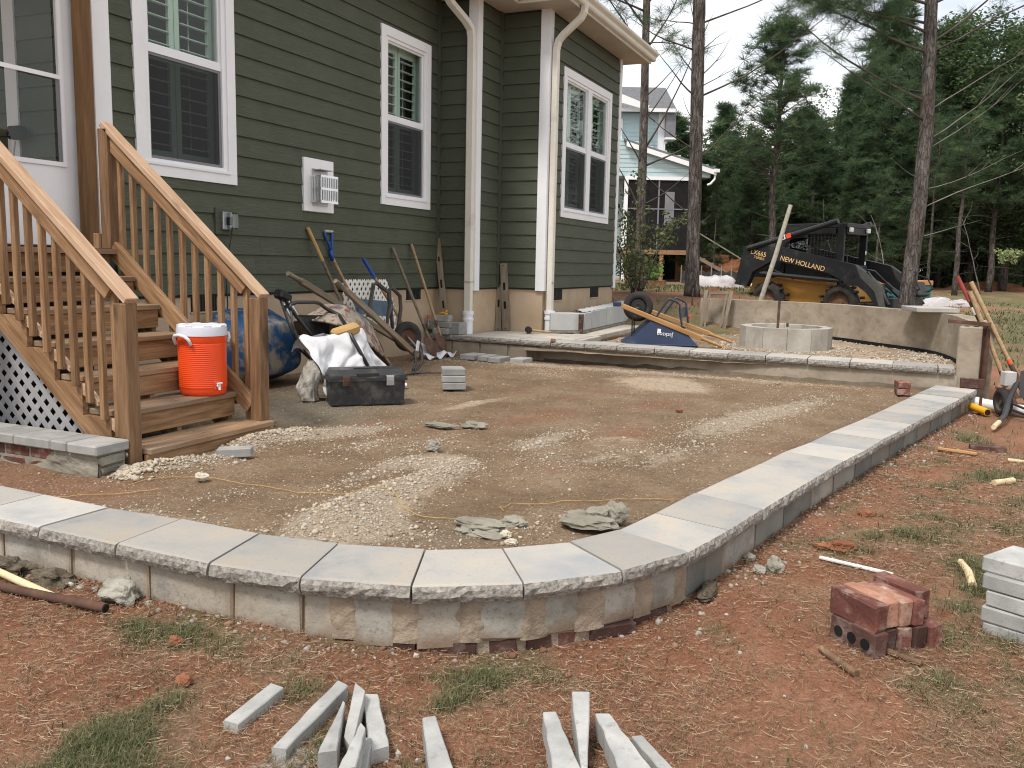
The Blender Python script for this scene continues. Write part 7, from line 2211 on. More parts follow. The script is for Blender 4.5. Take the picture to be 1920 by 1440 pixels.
nbox('soffit_return', 6.45, 6.86, -0.4, 0.3, 6.70, 7.75, M['screen_frame'])
nbox('return_trim', 6.42, 6.90, -0.45, 0.32, 6.62, 6.70, M['trim'])
# small dormer roof and trim seen past the corner of the green house
mb = MB(); mb.prism([nl(4.0, -0.9, 8.15), nl(4.0, -0.9, 8.55), nl(5.62, -0.9, 7.95), nl(5.55, -0.9, 7.75)], FW * 0.25); mb.build('dormer_eave', M['trim'], nh)
nbox('window', 4.35, 4.60, -0.08, -0.031, 6.2, 7.5, M['trim'])
pot = thing('planter_box', 'small wooden planter box with bright green leaves by the neighbour', 'planter', tuple(FW * 22 + RT * 3.36 + Vector((0, 0, 0.6))))
PZ = lawn_z((FW * 22 + RT * 3.36).x, (FW * 22 + RT * 3.36).y)
def nearbox(name, d, u0, u1, z0, z1, dv, m, parent):
    mb = MB(); P = [FW * d + RT * u0, FW * d + RT * u1, FW * (d + dv) + RT * u1, FW * (d + dv) + RT * u0]
    mb.hexa([(p.x, p.y, z0) for p in P], [(p.x, p.y, z1) for p in P]); return mb.build(name, m, parent)
nearbox('box', 22, 3.05, 3.75, PZ - 0.05, PZ + 0.18, 0.4, M['wood'], pot)

# ------------------------------------------------------------------ foliage
def leaf_cloud(C, Rr, per, size, seed, up=0.3, needle=False, asp=0.16):
    """quads scattered in clumps: C centres, Rr radii; returns vertices, faces and a tone per vertex"""
    g = np.random.default_rng(seed)
    C = np.asarray(C, float); Rr = np.asarray(Rr, float)
    n = len(C) * per
    c = np.repeat(C, per, 0); r_ = np.repeat(Rr, per)
    d = g.normal(size=(n, 3)); d /= np.linalg.norm(d, axis=1)[:, None]
    if needle:
        d[:, 2] = d[:, 2] * 0.8 + up; d /= np.linalg.norm(d, axis=1)[:, None]
        base = c + d * (r_ * g.uniform(0.0, 0.25, n))[:, None]
        L = r_ * g.uniform(0.7, 1.1, n)
        s = np.cross(d, g.normal(size=(n, 3))); s /= np.linalg.norm(s, axis=1)[:, None]
        w_ = size * g.uniform(0.7, 1.3, n)
        tip = base + d * L[:, None] - np.array([0, 0, 0.08]) * L[:, None]
        V = np.stack([base - s * (w_ / 2)[:, None], base + s * (w_ / 2)[:, None], tip + s * (w_ * 0.2)[:, None], tip - s * (w_ * 0.2)[:, None]], 1)
    else:
        p = c + d * (r_ * g.uniform(0.25, 1.0, n) ** 0.6)[:, None] * np.array([1, 1, 0.75])
        nn = d * 0.6 + g.normal(size=(n, 3)) * 0.6 + np.array([0, 0, 0.5]); nn /= np.linalg.norm(nn, axis=1)[:, None]
        a = np.cross(nn, g.normal(size=(n, 3))); a /= np.linalg.norm(a, axis=1)[:, None]
        b = np.cross(nn, a)
        sz = size * g.uniform(0.6, 1.4, n)
        V = np.stack([p - a * sz[:, None], p - b * (sz * 0.55)[:, None], p + a * sz[:, None], p + b * (sz * 0.55)[:, None]], 1)
    F = np.arange(n * 4).reshape(n, 4)
    tone = np.clip(np.repeat(g.uniform(0, 1, len(C)), per) * 0.6 + g.uniform(0, 0.4, n), 0, 1)
    return V.reshape(-1, 3), F, np.repeat(tone, 4)
M['needles'] = leafy('pine_needles', [(0.0, (0.036, 0.070, 0.040)), (0.5, (0.072, 0.120, 0.060)), (0.85, (0.115, 0.165, 0.072)), (1.0, (0.155, 0.185, 0.085))], 0.42)
M['leaves'] = leafy('broad_leaves', [(0.0, (0.030, 0.055, 0.025)), (0.5, (0.062, 0.100, 0.040)), (0.85, (0.10, 0.14, 0.052)), (1.0, (0.14, 0.165, 0.065))], 0.4)
M['bright'] = leafy('bright_leaves', [(0.0, (0.07, 0.14, 0.03)), (1.0, (0.22, 0.34, 0.09))], 0.35)
M['shrub'] = leafy('shrub_leaves', [(0.0, (0.040, 0.060, 0.020)), (0.6, (0.095, 0.12, 0.045)), (1.0, (0.24, 0.22, 0.12))], 0.3)
M['pale_leaves'] = leafy('pale_leaves', [(0.0, (0.16, 0.22, 0.08)), (1.0, (0.45, 0.50, 0.26))], 0.3)
t = NT('pine_bark')
st = (1, 1, 0.28)
f_ = t.noise(11, 6, 0.65, st, dist=0.6)
c = t.ramp(f_, [(0.34, (0.030, 0.025, 0.022)), (0.48, (0.080, 0.068, 0.062)), (0.60, (0.135, 0.120, 0.112)), (0.78, (0.20, 0.185, 0.175))])
c = t.mix(t.ramp(t.noise(1.1, 4), [(0.5, 0.0), (0.75, 0.35)]), c, (0.12, 0.085, 0.068))
mp_ = t.n('ShaderNodeMapping'); mp_.inputs['Scale'].default_value = (19, 19, 4.0); t.l(t.tc.outputs['Object'], mp_.inputs['Vector'])
vo = t.n('ShaderNodeTexVoronoi', feature='DISTANCE_TO_EDGE'); vo.inputs['Scale'].default_value = 1.0
vv = t.n('ShaderNodeVectorMath', operation='ADD'); cb = t.n('ShaderNodeCombineXYZ'); nq = t.noise(6, 4, 0.6); t.l(nq, cb.inputs[0]); t.l(nq, cb.inputs[2]); t.l(mp_.outputs[0], vv.inputs[0]); t.l(cb.outputs[0], vv.inputs[1]); t.l(vv.outputs[0], vo.inputs['Vector'])
cr_ = t.ramp(vo.outputs['Distance'], [(0.0, 0.0), (0.11, 1.0)])
c = t.mix(t.math('MULTIPLY', t.math('SUBTRACT', 1.0, cr_), 0.55), c, (0.030, 0.025, 0.022))
t.base(c); t.rough(0.95, 0.1); b1 = t.bump(f_, 0.8, 0.03); t.bump(cr_, 0.6, 0.025, b1)
M['bark'] = t.mat
M['twig'] = simple('grey_twig_bark', [(0.3, (0.055, 0.046, 0.040)), (0.7, (0.13, 0.115, 0.10))], 6, 4, 0.9, 0.1, (0), (1, 1, 0.4))
M['paletwig'] = simple('pale_dead_twig', [(0.3, (0.14, 0.13, 0.115)), (0.7, (0.24, 0.225, 0.20))], 6, 4, 0.9, 0.1)

def trunk_mesh(pts, r0, r1, parent, n=20, seg=60, bend=0.02, flare=0.3, m='bark'):
    P = []
    rr = []
    pts = [Vector(p) for p in pts]
    L = [0]
    for a, b in zip(pts, pts[1:]):
        L.append(L[-1] + (b - a).length)
    for k in range(seg + 1):
        s_ = L[-1] * k / seg
        i = max(j for j in range(len(L) - 1) if L[j] <= s_ + 1e-9)
        q = pts[i].lerp(pts[i + 1], (s_ - L[i]) / (L[i + 1] - L[i]))
        q = q + Vector((noise.noise(Vector((s_ * 0.5, 1, pts[0].x))), noise.noise(Vector((s_ * 0.5, 5, pts[0].y))), 0)) * bend
        P.append(q)
        u = k / seg
        rr.append(r0 * (1 - u) + r1 * u + r0 * flare * math.exp(-s_ / 0.25))
    mb = MB(); mb.tube(P, rr, n)
    V = []
    for idx, v in enumerate(mb.v):
        c_ = P[idx // n]
        d = Vector(v) - c_
        k = 1 + 0.05 * noise.noise(Vector((v[0] * 9, v[1] * 9, v[2] * 2.2))) + 0.06 * noise.noise(Vector((v[0] * 22, v[1] * 22, v[2] * 5)))
        V.append(tuple(c_ + d * k))
    mb.v = V
    return mb.build('trunk', M[m], parent, True), P

def limb(mb, p, d, L, r, rnd, droop=0.0, n=6, kink=0.12):
    pts = [Vector(p)]
    d = Vector(d).normalized()
    k = 7
    for i in range(k):
        d = (d + Vector((rnd.uniform(-1, 1), rnd.uniform(-1, 1), rnd.uniform(-1, 1))) * kink + Vector((0, 0, droop))).normalized()
        pts.append(pts[-1] + d * (L / k))
    mb.tube(pts, [r * (1 - 0.85 * i / k) for i in range(k + 1)], n)
    return pts

def tuft_mesh(name, P, parent, size=0.17, per=46, w_=0.0042, seed=3, m='needles'):
    V, F, T = leaf_cloud(P, [size * random.uniform(0.8, 1.15) for _ in P], per, w_, seed, 0.25, True)
    return raw_mesh(name, V, F, M[m], {'tone': T}, 'stuff', parent)

# three tall pines near the house
def near_pine(label, pts, r0, r1, limbs, tufts=True, seed=1, dead_pale=(), grp='tall pines beyond the seat wall'):
    """limbs: (fraction up the trunk line between pts, side on the picture, rise, toward viewer, length, radius, needles?)"""
    rnd = random.Random(seed)
    t_ = thing('pine_tree', label, 'tree', pts[0], 0, grp)
    tr_, P = trunk_mesh(pts, r0, r1, t_)
    TP = []
    zs = [p.z for p in P]
    for (z, side, rise, tow, L, r_, needles, m) in limbs:
        i = min(range(len(P)), key=lambda k: abs(zs[k] - z))
        d = RT * side + Vector((0, 0, rise)) - FW * tow
        mb = MB()
        rad = r0 + (r1 - r0) * i / len(P)
        ps = limb(mb, P[i] + d.normalized() * rad * 0.5, d, L, r_ * (0.55 if m == 'twig' else 0.42), rnd, droop=0.03 if not needles else -0.01, kink=0.10)
        if needles:
            for j in range(2, len(ps)):
                for _ in range(needles):
                    dd = Vector((rnd.uniform(-1, 1), rnd.uniform(-1, 1), rnd.uniform(-0.4, 0.8))).normalized() + (ps[j] - ps[j - 1]).normalized() * 0.6
                    q = limb(mb, ps[j], dd, rnd.uniform(0.25, 0.65), 0.007, rnd, kink=0.2, n=4)
                    TP += [q[-1], q[-2], q[4]]
        else:
            for _ in range(rnd.choice((0, 1, 2))):
                j = rnd.randint(3, 6)
                dd = (ps[j] - ps[j - 1]).normalized() + Vector((rnd.uniform(-1, 1), rnd.uniform(-1, 1), rnd.uniform(-0.5, 0.8))) * 0.6
                limb(mb, ps[j], dd, L * rnd.uniform(0.15, 0.35), r_ * 0.35, rnd, n=4)
        mb.build('branch', M[m], t_, True)
    if TP:
        tuft_mesh('needle_tufts', TP, t_, 0.20, 34, 0.0060, seed)
    return t_
B_, N_ = 'twig', 'paletwig'
zb = lambda x, y: lawn_z(x, y) - 0.05
near_pine('forked slender pine at the corner of the green house', [(19.54, 5.615, zb(19.54, 5.6)), (19.92, 5.749, 3.76), (20.10, 5.81, 5.2), (20.35, 5.909, 7.1), (20.5, 5.95, 9.0), (20.6, 6.0, 11.0)], 0.112, 0.06,
          [(3.35, 1, 0.45, 0.1, 1.7, 0.045, 0, B_), (3.75, 1, 1.5, 0.2, 3.0, 0.045, 0, B_), (4.4, 0.9, 1.2, 0.3, 1.5, 0.03, 0, B_), (2.5, 1, 0.6, 0.2, 1.3, 0.03, 0, B_), (2.3, -0.6, 1.4, 0.4, 1.6, 0.045, 0, B_), (3.3, -0.8, 1.3, 0.3, 1.2, 0.04, 0, B_), (4.9, 1, 0.7, 0.2, 1.1, 0.03, 0, B_),
           (5.9, -0.9, 0.8, 0.3, 1.9, 0.05, 2, B_), (6.0, 0.9, 1.3, -0.2, 2.0, 0.045, 2, B_), (6.5, -0.8, 1.1, 0.2, 1.8, 0.05, 2, B_), (7.0, 0.8, 1.0, 0.4, 2.0, 0.05, 2, B_), (6.9, -1, 0.4, 0.5, 2.1, 0.05, 3, B_), (7.6, -0.9, 0.2, 0.3, 2.2, 0.045, 3, B_), (8.0, 0.8, 0.3, 0.4, 1.9, 0.045, 2, B_), (6.2, 0.7, -0.1, 0.6, 1.4, 0.03, 2, B_), (8.4, -0.8, -0.1, -0.2, 2.0, 0.04, 3, B_)], True, 3)
near_pine('thick bare pine trunk with broken branch stubs, middle of the three tall pines', [(17.01, 3.82, zb(17.0, 3.8)), (17.36, 3.961, 3.49), (17.70, 4.109, 6.23), (17.9, 4.2, 8.5), (18.0, 4.25, 11)], 0.130, 0.108,
          [(2.05, -1, 0.55, 0.2, 1.5, 0.028, 0, B_), (2.0, 1, 0.5, 0.2, 0.35, 0.02, 0, B_), (3.25, -1, 0.75, 0.3, 1.1, 0.035, 0, B_), (3.2, 1, 0.9, 0.3, 1.5, 0.030, 0, B_), (3.8, -0.8, 0.9, 0.2, 0.6, 0.02, 0, B_), (4.30, -1, 0.55, 0.4, 1.35, 0.035, 0, B_), (4.35, 1, 0.35, 0.2, 3.2, 0.035, 0, B_), (4.75, -0.8, 0.9, 0.3, 0.9, 0.028, 0, B_), (4.7, 0.8, 0.8, 0.2, 0.9, 0.022, 0, B_), (4.55, 1, 0.45, -0.2, 0.9, 0.02, 0, B_),
           (5.25, -1, 0.35, 0.2, 1.6, 0.035, 0, B_), (5.3, 0.9, 0.5, 0.2, 0.6, 0.02, 0, B_), (5.2, 0.9, 0.3, 0.1, 0.5, 0.018, 0, B_), (5.75, -0.9, 0.1, 0.2, 1.3, 0.022, 1, B_), (5.72, 1, 0.35, 0.3, 2.1, 0.035, 0, B_), (5.5, -0.6, 0.8, 0.5, 0.6, 0.03, 0, B_), (3.6, -0.9, 0.1, 0.5, 0.2, 0.02, 0, B_), (4.0, -1, 0.05, 0.2, 0.25, 0.016, 0, B_), (4.1, 1, -0.1, 0.2, 0.2, 0.016, 0, B_), (2.6, -0.4, 0.5, 0.9, 0.2, 0.025, 0, B_)], False, 5)
near_pine('tall pine with spreading needle branches in front of the forest, right of the loader', [(17.53, 0.064, zb(17.5, 0.06)), (17.80, -0.01, 2.0), (18.06, -0.05, 3.63), (18.37, 0.048, 6.0), (18.5, 0.06, 8.0), (18.6, 0.1, 10.5)], 0.142, 0.085,
          [(1.75, 1, 0.35, 0.1, 1.1, 0.020, 0, N_), (2.25, 1, 0.45, 0.1, 2.3, 0.030, 0, N_), (2.6, 1, 0.22, 0.2, 1.7, 0.025, 0, N_), (2.35, -1, 0.1, 0.3, 0.5, 0.02, 0, B_), (2.5, -0.4, -0.8, 0.4, 0.8, 0.012, 0, B_), (2.7, -1, 0.5, 0.2, 0.7, 0.014, 0, N_), (3.3, 1, 0.75, 0.3, 1.9, 0.025, 0, N_), (3.55, 1, 0.75, 0.2, 2.3, 0.03, 0, N_), (4.0, 1, 0.8, 0.2, 2.2, 0.03, 0, N_),
           (4.15, -1, 0.42, 0.2, 3.3, 0.055, 2, B_), (3.75, -1, 0.35, 0.4, 2.9, 0.045, 1, B_), (4.4, -0.9, 0.15, 0.2, 1.2, 0.025, 1, B_), (5.0, -1, 0.30, 0.1, 2.6, 0.05, 4, B_), (5.35, -1, 0.28, 0.3, 2.6, 0.055, 5, B_), (5.2, 1, 0.75, 0.2, 2.6, 0.045, 1, B_), (5.0, 0.9, 0.55, 0.3, 3.2, 0.04, 1, B_), (5.6, -0.9, 0.25, -0.2, 2.2, 0.045, 4, B_), (5.9, -1, 0.1, 0.3, 2.6, 0.05, 5, B_), (6.2, -1, 0.05, 0.1, 2.2, 0.045, 5, B_), (6.0, 1, 0.5, 0.4, 2.2, 0.04, 2, B_), (6.5, -0.9, -0.1, 0.5, 2.4, 0.045, 4, B_), (6.7, 0.9, 0.1, 0.2, 2.4, 0.045, 2, B_)], True, 8)

# forest trees: a few crown shapes, each shared by several trees
def crown_variant(kind, seed):
    rnd = random.Random(seed)
    H = 13.0
    C, Rr = [], []
    tb = MB(); lb = MB()
    tp = [Vector((0.25 * noise.noise(Vector((z * 0.3, seed, 0))), 0.25 * noise.noise(Vector((z * 0.3, seed, 4))), z)) for z in np.linspace(0, H, 16)]
    tb.tube(tp, [0.17 * (1 - 0.85 * k / 15) + 0.015 for k in range(16)], 10)
    start = {'pine': 0.36, 'open': 0.42, 'low': 0.10, 'broad': 0.16, 'bare': 0.62}[kind]
    n = {'pine': 100, 'open': 90, 'low': 125, 'broad': 70, 'bare': 40}[kind]
    for k in range(n):
        u = start + (1 - start) * ((k + rnd.random()) / n)
        z = u * H
        i = min(int(u * 15), 14)
        p = tp[i].lerp(tp[i + 1], u * 15 - i)
        w = (1 - u) / (1 - start)
        if kind == 'pine':
            L = 0.5 + 2.1 * w ** 0.75
        elif kind == 'open':
            L = 0.5 + 2.3 * w ** 0.55
        elif kind == 'low':
            L = 0.4 + 2.5 * w ** 0.85
        elif kind == 'bare':
            L = 0.5 + 1.9 * math.sin(math.pi * min(1, w * 0.8 + 0.15))
        else:
            L = 0.8 + 2.6 * math.sin(math.pi * min(1.0, 0.15 + 0.8 * w)) ** 0.8
        L *= rnd.uniform(0.6, 1.2)
        a = rnd.uniform(0, 2 * math.pi)
        d = Vector((math.cos(a), math.sin(a), 0.25 + 0.5 * (1 - w)))
        pts = limb(lb, p, d, L, 0.035 * (0.4 + w), rnd, 0.03, 4, 0.10)
        m_ = {'pine': 7, 'open': 6, 'low': 7, 'broad': 7, 'bare': 5}[kind]
        for j in range(m_):
            q = pts[rnd.randint(3, 7)]
            C.append(q + Vector((rnd.gauss(0, 0.22), rnd.gauss(0, 0.22), rnd.gauss(0.08, 0.18))))
            Rr.append(rnd.uniform(0.26, 0.48) if kind != 'broad' else rnd.uniform(0.4, 0.75))
    if kind in ('pine', 'open', 'low', 'bare'):
        V, F, T = leaf_cloud(C, Rr, {'pine': 52, 'open': 50, 'low': 46, 'bare': 46}[kind], 0.021, seed, 0.55, True)
        m = M['needles']
    else:
        V, F, T = leaf_cloud(C, Rr, 34, 0.085, seed)
        m = M['leaves']
    cm = raw_mesh('crown', V, F, m, {'tone': T}, as_mesh=True)
    tm = tb.mesh('trunk', True); tm.materials.append(M['bark'])
    # dead lower limbs
    if kind != 'low':
        for k in range(14):
            z = rnd.uniform(0.12, start + 0.05) * H
            i = min(int(z / H * 15), 14)
            a = rnd.uniform(0, 2 * math.pi)
            limb(lb, tp[i], (math.cos(a), math.sin(a), 0.3), rnd.uniform(0.6, 1.8), 0.022, rnd, -0.02, 4, 0.15)
    lm = lb.mesh('limbs', True); lm.materials.append(M['twig'])
    return tm, lm, cm
VARS = {(k, s_): crown_variant(k, s_) for k, s_ in (('pine', 1), ('pine', 2), ('open', 3), ('low', 4), ('low', 5), ('broad', 6), ('broad', 7), ('bare', 8))}
def ftree(px, top, d, var, label, wide=1.0, name='pine_tree', rz=None):
    """px, top: where the crown's top stands in the view at level distance d"""
    tl = (px - 960) / 1663.0
    # direction in the level plane for that column (the view is pitched and rolled a little; read near the horizon row)
    hy = 494 + 0.0207 * (px - 960)
    px -= (px - 672) * (hy - top) / 12000.0
    tl = (px - 960) / 1663.0
    u = tl * d * 1.0088
    p = FW * d + RT * u
    H = (hy - top) / 1663.0 * d * 1.02 + 1.15
    gz = lawn_z(p.x, p.y) - 0.1
    H = max((H - gz) * 0.94, 2.0)
    t_ = thing(name, label, 'tree', (p.x, p.y, gz), 0, 'forest trees behind the yard')
    rz = random.uniform(0, 6.28) if rz is None else rz
    sc = H / 13.0
    for nm, me in zip(('trunk', 'limbs', 'crown'), VARS[var]):
        o = bpy.data.objects.new(nm, me)
        col.objects.link(o)
        o.matrix_basis = Matrix.Translation(t_.location) @ Matrix.Rotation(rz, 4, 'Z') @ Matrix.Diagonal((sc * wide, sc * wide, sc, 1))
        adopt(o, t_)
        if nm in ('limbs', 'crown'):
            o['kind'] = 'stuff'
    return t_
FT = [
    (1460, 55, 38, ('open', 3), 'loose crowned pine standing out against the sky left of the loader', 1.15),
    (1668, 25, 42, ('pine', 1), 'tall dense pine whose top rises behind the right hand trunk', 1.05),
    (1593, 150, 50, ('pine', 2), 'small pointed pine top between the two tallest pines', 0.9),
    (1350, 205, 46, ('low', 4), 'low full pine directly right of the thick bare trunk', 1.25),
    (1262, 225, 50, ('pine', 2), 'dark pine peeking out behind the neighbour house roof', 1.2),
    (1310, 290, 40, ('low', 5), 'bushy young pine beside the neighbour porch', 1.2),
    (1405, 270, 42, ('low', 4), 'bushy pine under the loose crowned one', 1.3),
    (1520, 235, 44, ('low', 5), 'round topped pine filling the dip between the taller pines', 1.3),
    (1560, 200, 54, ('broad', 6), 'broad leaved tree behind the dip between the pines', 1.3),
    (1610, 260, 41, ('low', 4), 'dense pine behind the loader cab', 1.3),
    (1770, 70, 45, ('pine', 1), 'dark pine immediately right of the tall trunk', 1.25),
    (1720, 190, 40, ('low', 5), 'lower pine standing behind the tall trunk', 1.3),
    (1835, 80, 44, ('broad', 7), 'broad dark tree at the right of the forest edge', 1.25),
    (1905, 75, 40, ('broad', 6), 'tallest broad leaved tree at the right edge', 1.25),
    (1870, 160, 38, ('pine', 2), 'pine in front of the broad trees at the right edge', 1.2),
    (1975, 60, 38, ('broad', 7), 'broad leaved tree cut by the right edge', 1.3),
    (1800, 230, 34, ('bare', 8), 'straight grey trunked pine with a high crown over the white tarp', 1.2),
    (1745, 250, 37, ('bare', 8), 'thin trunked pine just right of the tall trunk', 0.8),
    (1640, 330, 36, ('bare', 8), 'thin trunked pine rising behind the loader cab', 0.9),
    (1336, 330, 39, ('bare', 8), 'pair trunk pine left of the dirt heaps', 0.7),
    (1365, 345, 41, ('bare', 8), 'thinnest pine trunk above the dirt heaps', 0.6),
    (1480, 300, 46, ('low', 4), 'pine behind the leaning pole', 1.3),
    (1560, 310, 48, ('low', 5), 'pine at the forest edge over the loader roof', 1.4),
    (1680, 300, 47, ('broad', 6), 'broad tree in the shade behind the tall trunk', 1.4),
    (1760, 300, 44, ('broad', 7), 'broad tree in the shade over the teal box', 1.4),
    (1850, 290, 46, ('broad', 6), 'broad tree in the shade over the white heap', 1.4),
    (1930, 270, 42, ('broad', 7), 'broad tree in the shade at the right edge', 1.4),
    (1410, 350, 50, ('broad', 6), 'low broad tree behind the dirt heaps', 1.5),
    (1300, 370, 52, ('broad', 7), 'low broad tree behind the neighbour stairs', 1.5),
    (1385, 300, 48, ('low', 5), 'full pine between the thick trunk and the loose crowned pine', 1.4),
    (1440, 250, 52, ('broad', 7), 'broad tree filling in behind the loose crowned pine', 1.4),
    (1500, 215, 55, ('pine', 1), 'dark pine deep in the wood over the loader', 1.4),
    (1640, 140, 52, ('low', 4), 'dense pine behind the tallest dense one', 1.4),
    (1715, 110, 50, ('broad', 6), 'broad tree right behind the upper part of the tall trunk', 1.3),
    (1815, 140, 50, ('low', 5), 'dense pine deep in the wood at the right', 1.5),
    (1200, 250, 56, ('pine', 1), 'pine hidden mostly by the neighbour house', 1.2),
]
for f in FT:
    ftree(f[0], f[1], f[2], f[3], f[4], f[5], 'pine_tree' if f[3][0] != 'broad' else 'broadleaf_tree')
# understorey along the forest edge and the wood behind
C, Rr = [], []
for _ in range(900):
    px = random.uniform(1230, 2080); d = random.uniform(44, 58)
    p = FW * d + RT * ((px - 960) / 1663 * d)
    C.append((p.x, p.y, lawn_z(p.x, p.y) + random.random() ** 1.3 * 4.2)); Rr.append(random.uniform(0.6, 1.2))
V, F, T = leaf_cloud(C, Rr, 44, 0.13, 77)
raw_mesh('undergrowth', V, F, M['leaves'], {'tone': T * 0.8})
C, Rr = [], []
for _ in range(1300):
    px = random.uniform(1180, 2200); d = random.uniform(60, 74)
    p = FW * d + RT * ((px - 960) / 1663 * d)
    hmax = 9.0 + 2.5 * noise.noise(Vector((px * 0.012, 3, 0)))
    C.append((p.x, p.y, lawn_z(p.x, p.y) + random.random() * hmax)); Rr.append(random.uniform(1.0, 2.0))
V, F, T = leaf_cloud(C, Rr, 40, 0.24, 78)
raw_mesh('woods', V, F, M['leaves'], {'tone': T * 0.7})
# saplings whose thin stems show against the dark wood
for k, (px, d, h, lab) in enumerate(((1655, 33, 3.2, 'thin bare sapling stem left of the tall right trunk'), (1560, 40, 4.0, 'bare sapling behind the leaning pole'), (1830, 36, 3.6, 'crooked bare sapling in front of the dark wood'))):
    p = FW * d + RT * ((px - 960) / 1663 * d)
    rnd = random.Random(k)
    sp_ = thing('sapling', lab, 'tree', (p.x, p.y, lawn_z(p.x, p.y)), 0, 'forest trees behind the yard')
    mb = MB(); ps = limb(mb, (p.x, p.y, lawn_z(p.x, p.y) - 0.1), (0.1, 0.1, 1), h, 0.03, rnd, 0, 5, 0.12)
    for j in range(2, 7):
        limb(mb, ps[j], (rnd.uniform(-1, 1), rnd.uniform(-1, 1), 0.5), h * 0.3, 0.012, rnd, 0, 4, 0.2)
    mb.build('stem', M['paletwig'], sp_, True)
# crape myrtle like shrub before the slender pine
def shrub_at(d, u, label, h, spread, n, m, seed, size=0.035, name='shrub', cat='shrub'):
    p = FW * d + RT * u
    z = lawn_z(p.x, p.y)
    rnd = random.Random(seed)
    t_ = thing(name, label, cat, (p.x, p.y, z))
    mb = MB(); C, Rr = [], []
    for k in range(n):
        a = rnd.uniform(0, 6.28)
        ps = limb(mb, (p.x + rnd.gauss(0, 0.03), p.y + rnd.gauss(0, 0.03), z - 0.03), (math.cos(a) * spread, math.sin(a) * spread, 1), h * rnd.uniform(0.7, 1.1), 0.018, rnd, -0.02, 5, 0.12)
        for j in range(2, 8):
            for _ in range(2):
                C.append(ps[j] + Vector((rnd.gauss(0, 0.10), rnd.gauss(0, 0.10), rnd.gauss(0, 0.07)))); Rr.append(rnd.uniform(0.08, 0.19))
    mb.build('stem', M['twig'], t_, True)
    V, F, T = leaf_cloud(C, Rr, 20, size, seed)
    raw_mesh('foliage', V, F, M[m], {'tone': T}, 'stuff', t_)
    return t_
shrub_at(18.6, 2.62, 'feathery green shrub leaning right in front of the slender pine', 2.3, 0.55, 10, 'shrub', 4)
shrub_at(17.8, 2.35, 'young yellow green bush close to the corner of the green house', 1.1, 0.35, 5, 'shrub', 6, 0.028)
p = FW * 22.2 + RT * 3.40
C = [(p.x + random.gauss(0, 0.16), p.y + random.gauss(0, 0.1), PZ + 0.25 + abs(random.gauss(0, 0.10))) for _ in range(26)]
V, F, T = leaf_cloud(C, [0.12] * len(C), 20, 0.045, 9); raw_mesh('leaves', V, F, M['bright'], {'tone': T}, 'stuff', pot)
# leafy twig reaching in at the right edge
p = FW * 13 + RT * 7.55
tw_ = thing('leafy_branch', 'pale leafy branch reaching in at the right edge', 'branch', (p.x, p.y, lawn_z(p.x, p.y)))
rnd = random.Random(2); mb = MB()
ps = limb(mb, (p.x, p.y, lawn_z(p.x, p.y) - 0.05), (0.05, 0, 1), 1.55, 0.02, rnd, 0, 5, 0.05); C = []
for k in range(4):
    q = limb(mb, ps[7], -RT * 0.8 + Vector((0, 0, 0.1 - 0.2 * k * 0.5)) + FW * rnd.uniform(-.3, .3), 0.42, 0.008, rnd, 0, 4, 0.1)
    C += [q[j] + Vector((rnd.gauss(0, 0.03), rnd.gauss(0, 0.03), rnd.gauss(0, 0.03))) for j in (3, 4, 5, 6, 7, 7)]
mb.build('stem', M['twig'], tw_, True)
V, F, T = leaf_cloud(C, [0.07] * len(C), 14, 0.022, 5); raw_mesh('leaves', V, F, M['pale_leaves'], {'tone': T}, 'stuff', tw_)

# ------------------------------------------------------------------ heaps beyond the yard
M['dullbag'] = simple('dusty_white_sheet', [(0.3, (0.34, 0.32, 0.325)), (0.7, (0.46, 0.44, 0.445))], 4, 5, 0.7, 0.2, dirt=((0.30, 0.18, 0.12), 3, 0.58, 0.75), bump=(5, 0.6, 0.08))
def mound(name, label, cat, d, u, rx, ry, h, m, seed, amp=0.35):
    p = FW * d + RT * u
    z = lawn_z(p.x, p.y)
    def fn(a_, b_):
        a = 2 * math.pi * a_
        r_ = b_
        x, y = rx * r_ * math.cos(a), ry * r_ * math.sin(a)
        k = 1 + amp * noise.noise(Vector((math.cos(a) * r_ * 2.5, math.sin(a) * r_ * 2.5, seed))) + amp * 0.6 * noise.noise(Vector((math.cos(a) * r_ * 7, math.sin(a) * r_ * 7, seed)))
        q = p + RT * x + FW * y
        q = q + (RT * noise.noise(Vector((a * 3, r_ * 6, seed))) + FW * noise.noise(Vector((a * 3, r_ * 6, seed + 4)))) * 0.10 * min(rx, 1)
        return (q.x, q.y, z - 0.05 + 0.12 * h * noise.noise(Vector((q.x * 5, q.y * 5, seed))) + h * max(0, (1 - r_ ** 4)) * (0.75 + 0.25 * k) * (1 + 0.5 * noise.noise(Vector((math.cos(a) * r_ * 2, seed, 1)))))
    mb = MB(); mb.grid(fn, 40, 14)
    o = mb.build(name, m, None, True)
    return tag(o, label, cat)
mound('covered_heap', 'low heap covered with a white sheet before the forest', 'heap', 27, 6.15, 0.80, 0.6, 0.40, M['dullbag'], 3, 0.25)
redearth = simple('red_earth_heap', [(0.3, (0.16, 0.065, 0.032)), (0.6, (0.27, 0.12, 0.062)), (0.8, (0.33, 0.17, 0.10))], 2.5, 7, 0.95, 0.1, bump=(6, 0.8, 0.08))
mound('earth_heap', 'red earth heap beside the neighbour stairs', 'heap', 44, 10.0, 2.4, 1.8, 1.25, redearth, 5, 0.5)
mound('earth_heap', 'red earth heap closer to the loader', 'heap', 40, 10.4, 1.7, 1.4, 1.05, redearth, 8, 0.5)
mound('earth_heap', 'small clod of red earth behind the wooden frame', 'heap', 19, 4.35, 0.45, 0.3, 0.12, redearth, 9, 0.5)
